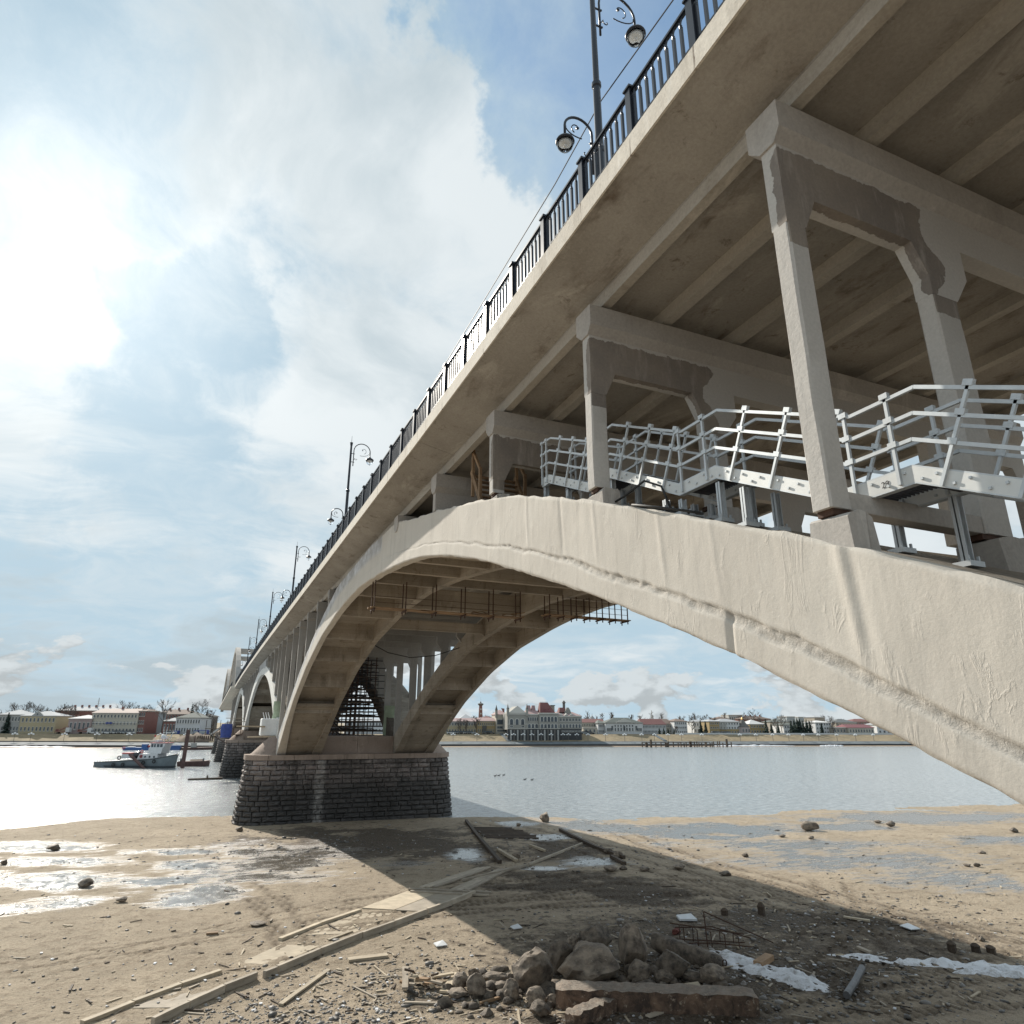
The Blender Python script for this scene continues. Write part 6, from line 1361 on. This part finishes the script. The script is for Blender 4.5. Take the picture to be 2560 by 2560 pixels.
# ruined jetty
J=thing('ruined_jetty','ruined wooden jetty of dark piles standing along the far shore','jetty',bankpt(1720,-8,z=WZ)); rr=random.Random(3)
for px in (1606,1616,1619,1628,1640,1653,1664,1668,1672,1684,1696,1703,1711,1716,1726,1729,1737,1743,1748,1755,1765,1767,1776,1781,1785,1795,1800,1808,1818,1829):
    p=bankpt(px,-4+rr.uniform(-2,2),z=WZ); big=px in(1616,1628,1668,1726,1765,1818); h=2.6+rr.uniform(-.5,.5)+(1.2 if px in(1628,1728,1818) else 0)
    MB().bar((p.x,p.y,WZ-1),(p.x,p.y,WZ+h),.85 if big else .45).build('pile',M['wood_dark'],J)
for a,b in ((1606,1700),(1700,1775)):
    p,q_=bankpt(a,-4,z=0),bankpt(b,-4,z=0); MB().bar((p.x,p.y,WZ+2.5),(q_.x,q_.y,WZ+2.6),.5,.3).build('cap_rail',M['wood_dark'],J)
# ---- trees
def bare_tree(px,set_,ytop,label,base=-7.0,spread=.35,seed=0,dens=1.0,trunk=.28,cat='tree'):
    p=bankpt(px,set_,z=base); r=ray(px,ytop); t=math.hypot(p.x,p.y)/math.hypot(r.x,r.y); Hh=r.z*t-base; rr=random.Random(seed)
    o=thing('bare_tree',label,cat,(p.x,p.y,base),group='trees on the far bank'); tr=MB(); tw=MB(); b=Vector((p.x,p.y,base-.5)); tops=[]
    tr.tube([b,b+Vector((rr.uniform(-.3,.3),0,Hh*.25)),b+Vector((rr.uniform(-.6,.6),0,Hh*.5)),b+Vector((rr.uniform(-.5,.5),0,Hh*.95))],[trunk,trunk*.8,trunk*.5,.05],5)
    def br(c,d,L,w,lv):
        e=c+d*L; (tr if lv<1 else tw).bar(c,e,w)
        if lv>=3 or L<.35: return
        for _ in range(3 if lv<2 else int(3*dens)):
            n=(d+Vector((rr.gauss(0,.45),rr.gauss(0,.45),rr.gauss(.15,.3)))).normalized(); br(c+d*L*rr.uniform(.45,1),n,L*rr.uniform(.5,.75),max(.05,w*.55),lv+1)
    for k in range(int(11*dens)):
        z=Hh*(.28+.62*k/(11*dens)); a=rr.uniform(0,6.28); u=1-abs(k/(11*dens)-.35)*.9; d=Vector((math.cos(a)*spread*1.7,math.sin(a)*spread*1.7,.75)).normalized(); br(b+Vector((0,0,z)),d,Hh*.27*u,.13,0)
    tr.build('trunk',M['bark'],o); tag(tw.build('crown',M['twig'],o))
def fir(px,set_,ytop,label,base=-7.0,seed=0,w=.23):
    p=bankpt(px,set_,z=base); r=ray(px,ytop); t=math.hypot(p.x,p.y)/math.hypot(r.x,r.y); Hh=r.z*t-base; rr=random.Random(seed)
    o=thing('fir_tree',label,'tree',(p.x,p.y,base),group='trees on the far bank'); b=Vector((p.x,p.y,base)); MB().tube([b,b+Vector((0,0,Hh*.95))],[.25,.05],5).build('trunk',M['bark'],o); q=MB()
    n=15
    for k in range(n):
        z=Hh*(.06+.94*k/n); R=Hh*w*(1-k/n)**.85+.12
        for j in range(9):
            a=rr.uniform(0,6.28); L=R*rr.uniform(.6,1.15); c=b+Vector((0,0,z)); e=c+Vector((math.cos(a)*L,math.sin(a)*L,-L*.35)); s_=Vector((-math.sin(a),math.cos(a),0))*L*.32
            q.add([c+Vector((0,0,.5)),e-s_,e+s_,c+Vector((0,0,-.4))+ (e-c)*.5],[(0,1,2),(0,2,3),(0,3,1)])
    q.build('crown',M['fir'],o)
i=0
for px,s_,y,l,sp in [(20,95,1756,'bare tree behind the grey house at the left edge',.4),(44,95,1753,'tall bare tree rising between the grey house and yellow mansion',.4),(70,95,1758,'bare tree behind the yellow mansion roof, left part',.4),(90,100,1767,'low bare tree behind the yellow mansion roof, right part',.4),(133,60,1764,'dense bare tree left of the dark red building',.5),(147,58,1760,'dense bare tree right of the yellow mansion',.5),
  (158,80,1762,'bare tree at the left end of the dark red mansard building',.4),(293,120,1752,'bare tree above the middle of the cream building roof',.35),(308,120,1757,'smaller bare tree above the right of the cream building',.3),(334,120,1765,'small bare tree above the red gable end',.3),(349,120,1765,'thin bare tree above the narrow grey-blue house',.3),(361,120,1763,'bare tree right of the narrow grey-blue house',.3),
  (397,38,1748,'big bare tree standing at the slope edge, left bank',.42),(478,90,1762,'thin bare tree left of the tall one near the bridge',.3),(492,90,1750,'tall bare tree above the dark narrow house',.35),(522,60,1773,'bare tree right of the containers by the bridge',.35),(1150,40,1795,'small bare tree before the grey terrace, left',.35),(1164,40,1798,'small bare tree before the grey terrace, right',.35),(1190,40,1792,'bare tree where grey terrace meets bright yellow building',.35),
  (1212,110,1786,'bare tree crown over the bright yellow building',.5),(1230,110,1787,'bare tree crown left of the exchange palace',.5),(1712,110,1789,'bare tree behind the brown-roofed white house',.45),(1747,100,1786,'round bare tree left of the two firs',.55),(1773,100,1784,'wide round bare tree above the white house by the firs',.6),(1733,44,1800,'dark bare tree right of the brown-roofed white house',.4),(1692,42,1813,'small bare bush-like tree before the cream building',.5),
  (1893,100,1774,'large bare tree on the skyline right of the chapel',.5),(1946,60,1790,'bare tree left of the tall fir row',.45),(1960,60,1787,'tall bare tree just left of the tall fir row',.4),(2035,44,1800,'bare tree at the right end of the fir row',.4),(2084,50,1790,'bare tree beside the ornate white house',.4),(2090,44,1802,'smaller bare tree left of the low beige shed',.4),(2022,50,1812,'low bare tree among the tall firs',.5)]: bare_tree(px,s_,y,l,spread=sp,seed=i,dens=1.3 if px<200 else 1); i+=1
for px,s_,y,l in [(4,43,1779,'dark fir tree at the left picture edge'),(467,75,1757,'narrow fir tree right of the red brick building'),(506,62,1773,'fir tree beside the dark narrow house'),(1651,41,1819,'leftmost small round fir before the brown-roofed building'),(1662,41,1820,'second small fir before the brown-roofed building'),(1673,41,1821,'third small fir, left of the bare bush'),(1688,41,1823,'low wide fir before the white houses'),(1756,41,1798,'left fir of the pair beside the columned mansion'),(1768,41,1802,'right fir of the pair beside the columned mansion'),
  (1921,41,1796,'tall fir right of the yellow hipped house'),(1934,41,1806,'fir second from the left of the long fir row'),(1951,41,1808,'fir third from left, before the bare trees'),(1984,41,1800,'fir left of the two tallest in the row'),(1993,41,1797,'fir with broad skirt in the middle row'),(2001,42,1793,'tallest fir in the row'),(2007,41,1795,'fir just right of the tallest one'),(2015,42,1800,'fir in the right half of the row'),(2024,41,1797,'fir near the right end of the row'),(2032,41,1802,'rightmost fir of the row'),(2061,40,1806,'single fir in front of the ornate white house')]: fir(px,s_,y,l,seed=i); i+=1
rr=random.Random(11); tw=MB()
for k in range(90):
    px=rr.choice([rr.uniform(-20,520),rr.uniform(1100,2250)]); s_=rr.uniform(95,170); p=bankpt(px,s_,z=-6.6); Hh=rr.uniform(8.5,13.5)*(1+s_/400)
    for j in range(26):
        a=rr.uniform(0,6.28); z=Hh*rr.uniform(.45,.95); c=Vector((p.x+rr.gauss(0,.5),p.y,-6.6+z*.75)); e=c+Vector((math.cos(a)*rr.uniform(.8,2.4),math.sin(a),rr.uniform(.8,2.6))); tw.bar(c,e,.14)
        for q_ in range(2): m_=c+(e-c)*rr.uniform(.4,1); tw.bar(m_,m_+Vector((rr.gauss(0,.9),0,rr.uniform(.3,1.3))),.09)
    tw.bar((p.x,p.y,-6.6),(p.x,p.y,-6.6+Hh*.8),.3)
tag(tw.build('distant_trees',M['twig']),'hazy line of leafless trees behind the town roofs','trees',kind='stuff')
# ---- boats
def boatframe(p0,p1,name,label,cat):
    a=onZ(*p0,WZ); b=onZ(*p1,WZ); d=b-a; o=bpy.data.objects.new(name,None); COL.objects.link(o); o.location=(a+OFF)*S; o.rotation_euler=(0,0,math.atan2(d.y,d.x)); tag(o,label,cat); L=d.length
    kx=L/(p1[0]-p0[0]); kz=((a+b)/2).dot(fw)/FPX*1.03
    def prt(q,n,m,par=None,sm=False): ob=q.build(n,M[m],None,local=True,smooth=sm); ob.parent=par or o; return ob
    return o,L,kx,kz,prt
plain('hull_grey',(.17,.205,.225),.5,0,.2,.6); plain('hull_dark',(.07,.085,.095),.6,0,.2); plain('boat_white',(.62,.64,.66),.5,0,.1); plain('boat_red',(.40,.05,.05),.5,0,.1); plain('hull_blue',(.05,.12,.30),.5,0,.2); plain('hull_brown',(.10,.06,.055),.7,0,.3,1)
o,L,kx,kz,prt=boatframe((243,1917),(441,1920),'tugboat','grey and white tugboat with tall wheelhouse moored left of the bridge','tugboat')
x=lambda p:(p-243)*kx; z=lambda y:(1918.5-y)*kz
st_=[]; W_=2.9
for px,yd,wf in ((243,1909,.55),(247,1906,.8),(300,1903,1),(350,1900,1),(390,1897,1),(415,1893,.8),(432,1889,.45),(441,1886,.06)):
    w=W_*wf; st_.append([(x(px),-w,z(yd)),(x(px)-.6*(px>400),-w*.75,-.6),(x(px)-.6*(px>400),w*.75,-.6),(x(px),w,z(yd))])
hl=prt(MB().loft(st_),'hull','hull_grey'); prt(MB().loft([[(a_,b_*1.03,c_+.02) for a_,b_,c_ in (s_[0],)]+[(s_[0][0],s_[0][1]*1.03,s_[0][2]-.28),(s_[3][0],s_[3][1]*1.03,s_[3][2]-.28),(s_[3][0],s_[3][1]*1.03,s_[3][2]+.02)] for s_ in st_]),'rubbing_strake','hull_dark')
prt(MB().loft([[(x(px),-W_*w*.97,z(1913.5)),(x(px)-.4,-W_*w*.8,-.6),(x(px)-.4,W_*w*.8,-.6),(x(px),W_*w*.97,z(1913.5))] for px,w in ((243,.6),(300,1.02),(390,1.02),(425,.66),(438,.2))]),'boot_top','hull_dark')
dh=prt(MB().prism([(x(350),z(1901)),(x(403),z(1899)),(x(400),z(1886)),(x(356),z(1887))],'y',-2.1,2.1),'deckhouse','boat_white'); w2=prt(MB().prism([(x(374),z(1886)),(x(407),z(1886)),(x(410),z(1872)),(x(376),z(1872))],'y',-1.9,1.9),'lower_bridge','boat_white')
wh_=prt(MB().prism([(x(377),z(1872)),(x(411),z(1872)),(x(415),z(1862)),(x(378),z(1862))],'y',-1.7,1.7),'wheelhouse','boat_white'); prt(MB().box(x(375),x(417),-1.9,1.9,z(1862),z(1861)),'wheelhouse_roof','boat_red')
for a_,b_ in ((380,385),(387,391),(394,400),(402,408)): prt(MB().box(x(a_),x(b_),-1.76,-1.68,z(1871),z(1864)),'window','pane',wh_)
for p in (362,371,382,393): prt(MB().prism([(x(p)+.3*math.cos(t),z(1893)+.3*math.sin(t)) for t in np.linspace(0,5.6,9)],'y',-2.16,-2.08),'porthole','pane',dh)
fn=prt(MB().prism([(x(307),z(1898)),(x(327),z(1897)),(x(328),z(1888)),(x(308),z(1888))],'y',-1.2,1.2),'funnel','boat_white'); prt(MB().prism([(x(307.5),z(1888)),(x(328.5),z(1888)),(x(329),z(1885)),(x(308),z(1885))],'y',-1.25,1.25),'funnel_band','boat_red',fn)
def ringy(px,py,r,n,m,th=.14,yy=-3.0): prt(MB().tube([(x(px)+r*math.cos(t),yy,z(py)+r*math.sin(t)) for t in np.linspace(0,6.28,14)],th,6),n,m,None,True)
for px,py in ((300,1912),(323,1911),(399,1903),(373,1906)): ringy(px,py,.42,'tyre_fender','rubber')
for px,py,y_ in ((361,1892,-2.2),(360,1881.5,-1.9)): ringy(px,py,.36,'lifebuoy','boat_red',.12,y_)
ringy(304,1896,.5,'tyre_fender','rubber',.16,-1.6)
prt(MB().tube([(x(336),0,z(1897)),(x(338),0,z(1890)),(x(346),0,z(1889)),(x(352),0,z(1893))],[.9,1.1,1.0,.5],8),'winch_cover','lampgray',None,True)
rl=MB()
for p in range(246,306,7): rl.bar((x(p),-2.6,z(1906)),(x(p),-2.6,z(1901)),.06)
rl.bar((x(246),-2.6,z(1901)),(x(303),-2.6,z(1900)),.07); rl.bar((x(376),-1.7,z(1856)),(x(412),-1.7,z(1855)),.08); rl.bar((x(376),-1.7,z(1858.5)),(x(412),-1.7,z(1858)),.06)
for p in range(376,414,5): rl.bar((x(p),-1.7,z(1861)),(x(p),-1.7,z(1855)),.06)
prt(rl,'guard_rails','boat_white')
mm=MB(); mm.bar((x(402),0,z(1861)),(x(404),0,z(1838)),.22); mm.bar((x(394),0,z(1861)),(x(400),0,z(1842)),.14); mm.bar((x(412),0,z(1861)),(x(421),0,z(1834)),.16); mm.bar((x(396),0,z(1848)),(x(412),0,z(1847)),.16); mm.bar((x(376),0,z(1861)),(x(377),0,z(1846)),.12); mm.bar((x(403),0,z(1838)),(x(405),0,z(1825)),.08); mm.bar((x(396),0,z(1861)),(x(396),0,z(1824)),.08); prt(mm,'mast','boat_white')
prt(MB().lathe((x(397),0,z(1853)),[(.5,0),(.7,.5),(.5,1.0),(.1,1.3)],8),'searchlight','boat_white',None,True); prt(MB().box(x(400),x(406),-.8,.8,z(1853),z(1849)),'radar','boat_white'); prt(MB().box(x(384),x(393),-.9,.9,z(1861),z(1855)),'roof_locker','boat_white'); prt(MB().lathe((x(377),0,z(1848)),[(.2,0),(.3,.3),(.1,.6)],6),'lamp','boat_red')
a_=onZ(340,1925,WZ); d_=a_.normalized()
A_=onZ(366,1921,WZ); k_=A_.dot(fw)/FPX; B_=A_+r2*(-48*k_)+Vector((0,0,31*k_))+Vector((0,0,.3)); tag(MB().tube([A_-Vector((0,0,.6)),B_],.42,8).build('mooring_boom',M['hull_brown']),'rust-brown boom slanting into the water across the tug side','boom')
p_=onZ(440,1921,WZ); k_=p_.dot(fw)/FPX; p_=Vector((p_.x+1.6,p_.y+1,WZ)); tag(MB().bar((p_.x,p_.y,WZ-1),(p_.x+.3,p_.y,WZ+92*k_),1.1).build('mooring_pile',M['hull_brown']),'tall dark brown steel pile standing at the tug bow','pile')
o,L,kx,kz,prt=boatframe((443,1916),(509,1916),'pontoon','brown rusty pontoon behind the tug bow','pontoon'); prt(MB().prism([(0,-.5),(L,-.5),(L+.3,12.5*kz),(-.3,11*kz)],'y',0,4.5),'hull','hull_brown')
for q_ in (5,62): prt(MB().lathe((q_*kx,.5,11*kz),[(.25,0),(.2,.8),(.3,.9)],8),'bollard','hull_dark')
prt(MB().bar((28*kx,1,14*kz),(60*kx,1,14.5*kz),.8,.3),'deck_timber','wood_new')
o,L,kx,kz,prt=boatframe((303,1876),(452,1875),'river_barge','blue barge moored at the far left shore behind the tug','barge'); prt(MB().prism([(1,-.4),(L-1,-.4),(L,5*kz),(0,7*kz)],'y',0,5),'hull','hull_blue'); prt(MB().box(48*kx,62*kx,.5,4,6*kz,14*kz),'cabin','hull_blue'); prt(MB().box(64*kx,84*kx,.5,4,6*kz,11*kz),'cargo_box','boat_red'); prt(MB().box(12*kx,30*kx,.5,4,6*kz,8*kz),'hatch','boat_white'); prt(MB().box(110*kx,146*kx,.5,4,5*kz,11*kz),'hold','hull_blue'); ringy=None
prt(MB().tube([(1.0+.5*math.cos(t),-.2,6*kz+.5*math.sin(t)) for t in np.linspace(0,6.28,10)],.15,5),'tyre_fender','boat_red')
o,L,kx,kz,prt=boatframe((452,1875),(540,1874),'work_barge','dark brown work barge at the far shore beside the bridge piers','barge'); prt(MB().prism([(0,-.4),(L,-.4),(L,6*kz),(0,5*kz)],'y',0,5),'hull','hull_brown'); prt(MB().box(23*kx,38*kx,.5,3.5,5*kz,16*kz),'cabin','w_grey'); prt(MB().bar((31*kx,1,16*kz),(31*kx,1,32*kz),.5),'spud_pile','hull_brown')
for k in range(9): prt(MB().box((42+k*5)*kx,(43+k*5)*kx,0,.3,6*kz,9*kz),'stanchion','hull_brown')
# earth mound and building site by the bridge
p=bankpt(480,30,z=-10.5); vs=[];fs=[]; n=22
for i in range(n+1):
    for j in range(9):
        q=bankpt(420+(i/n)*130,20+j*3,z=0); u=i/n*2-1; v=j/8*2-1; vs.append((q.x,q.y,-10.9+4.4*max(0,1-u*u)*max(0,1-v*v)**.5*(.5+float(fbm(i*.6,j*.6,3)))))
for i in range(n):
    for j in range(8): a_=i*9+j; fs.append((a_,a_+1,a_+10,a_+9))
plain('earth',(.17,.13,.10),.95,0,.3,.5,.6,4); tag(MB().add(vs,fs).build('earth_mound',M['earth'],smooth=True),kind='structure')
H=House(490,540,22,'dark timber crib fence at the building site under the bridge','fence',depth=1,base=-10.7,name='timber_fence')
for xx in np.arange(0,H.L,1.1): H.part(MB().box(xx,xx+.5,0,.3,0,3.2),'board','wood_dark')

# ---- tell equal neighbours apart by their order from the left
from collections import defaultdict
gr=defaultdict(list)
for o in bpy.data.objects:
    if o.parent is None and o.get('label'): gr[o['label']].append(o)
NO=['first','second','third','fourth','fifth']
for l,os_ in gr.items():
    if len(os_)>1:
        os_.sort(key=lambda o:float(proj(np.array(o.location.x/S),np.array(o.location.y/S),np.array(o.location.z/S+WZ))[0]))
        for i,o in enumerate(os_): w=l.split(); o['label']=' '.join(w[:12])+(', %s from left'%NO[i] if i<5 else '')
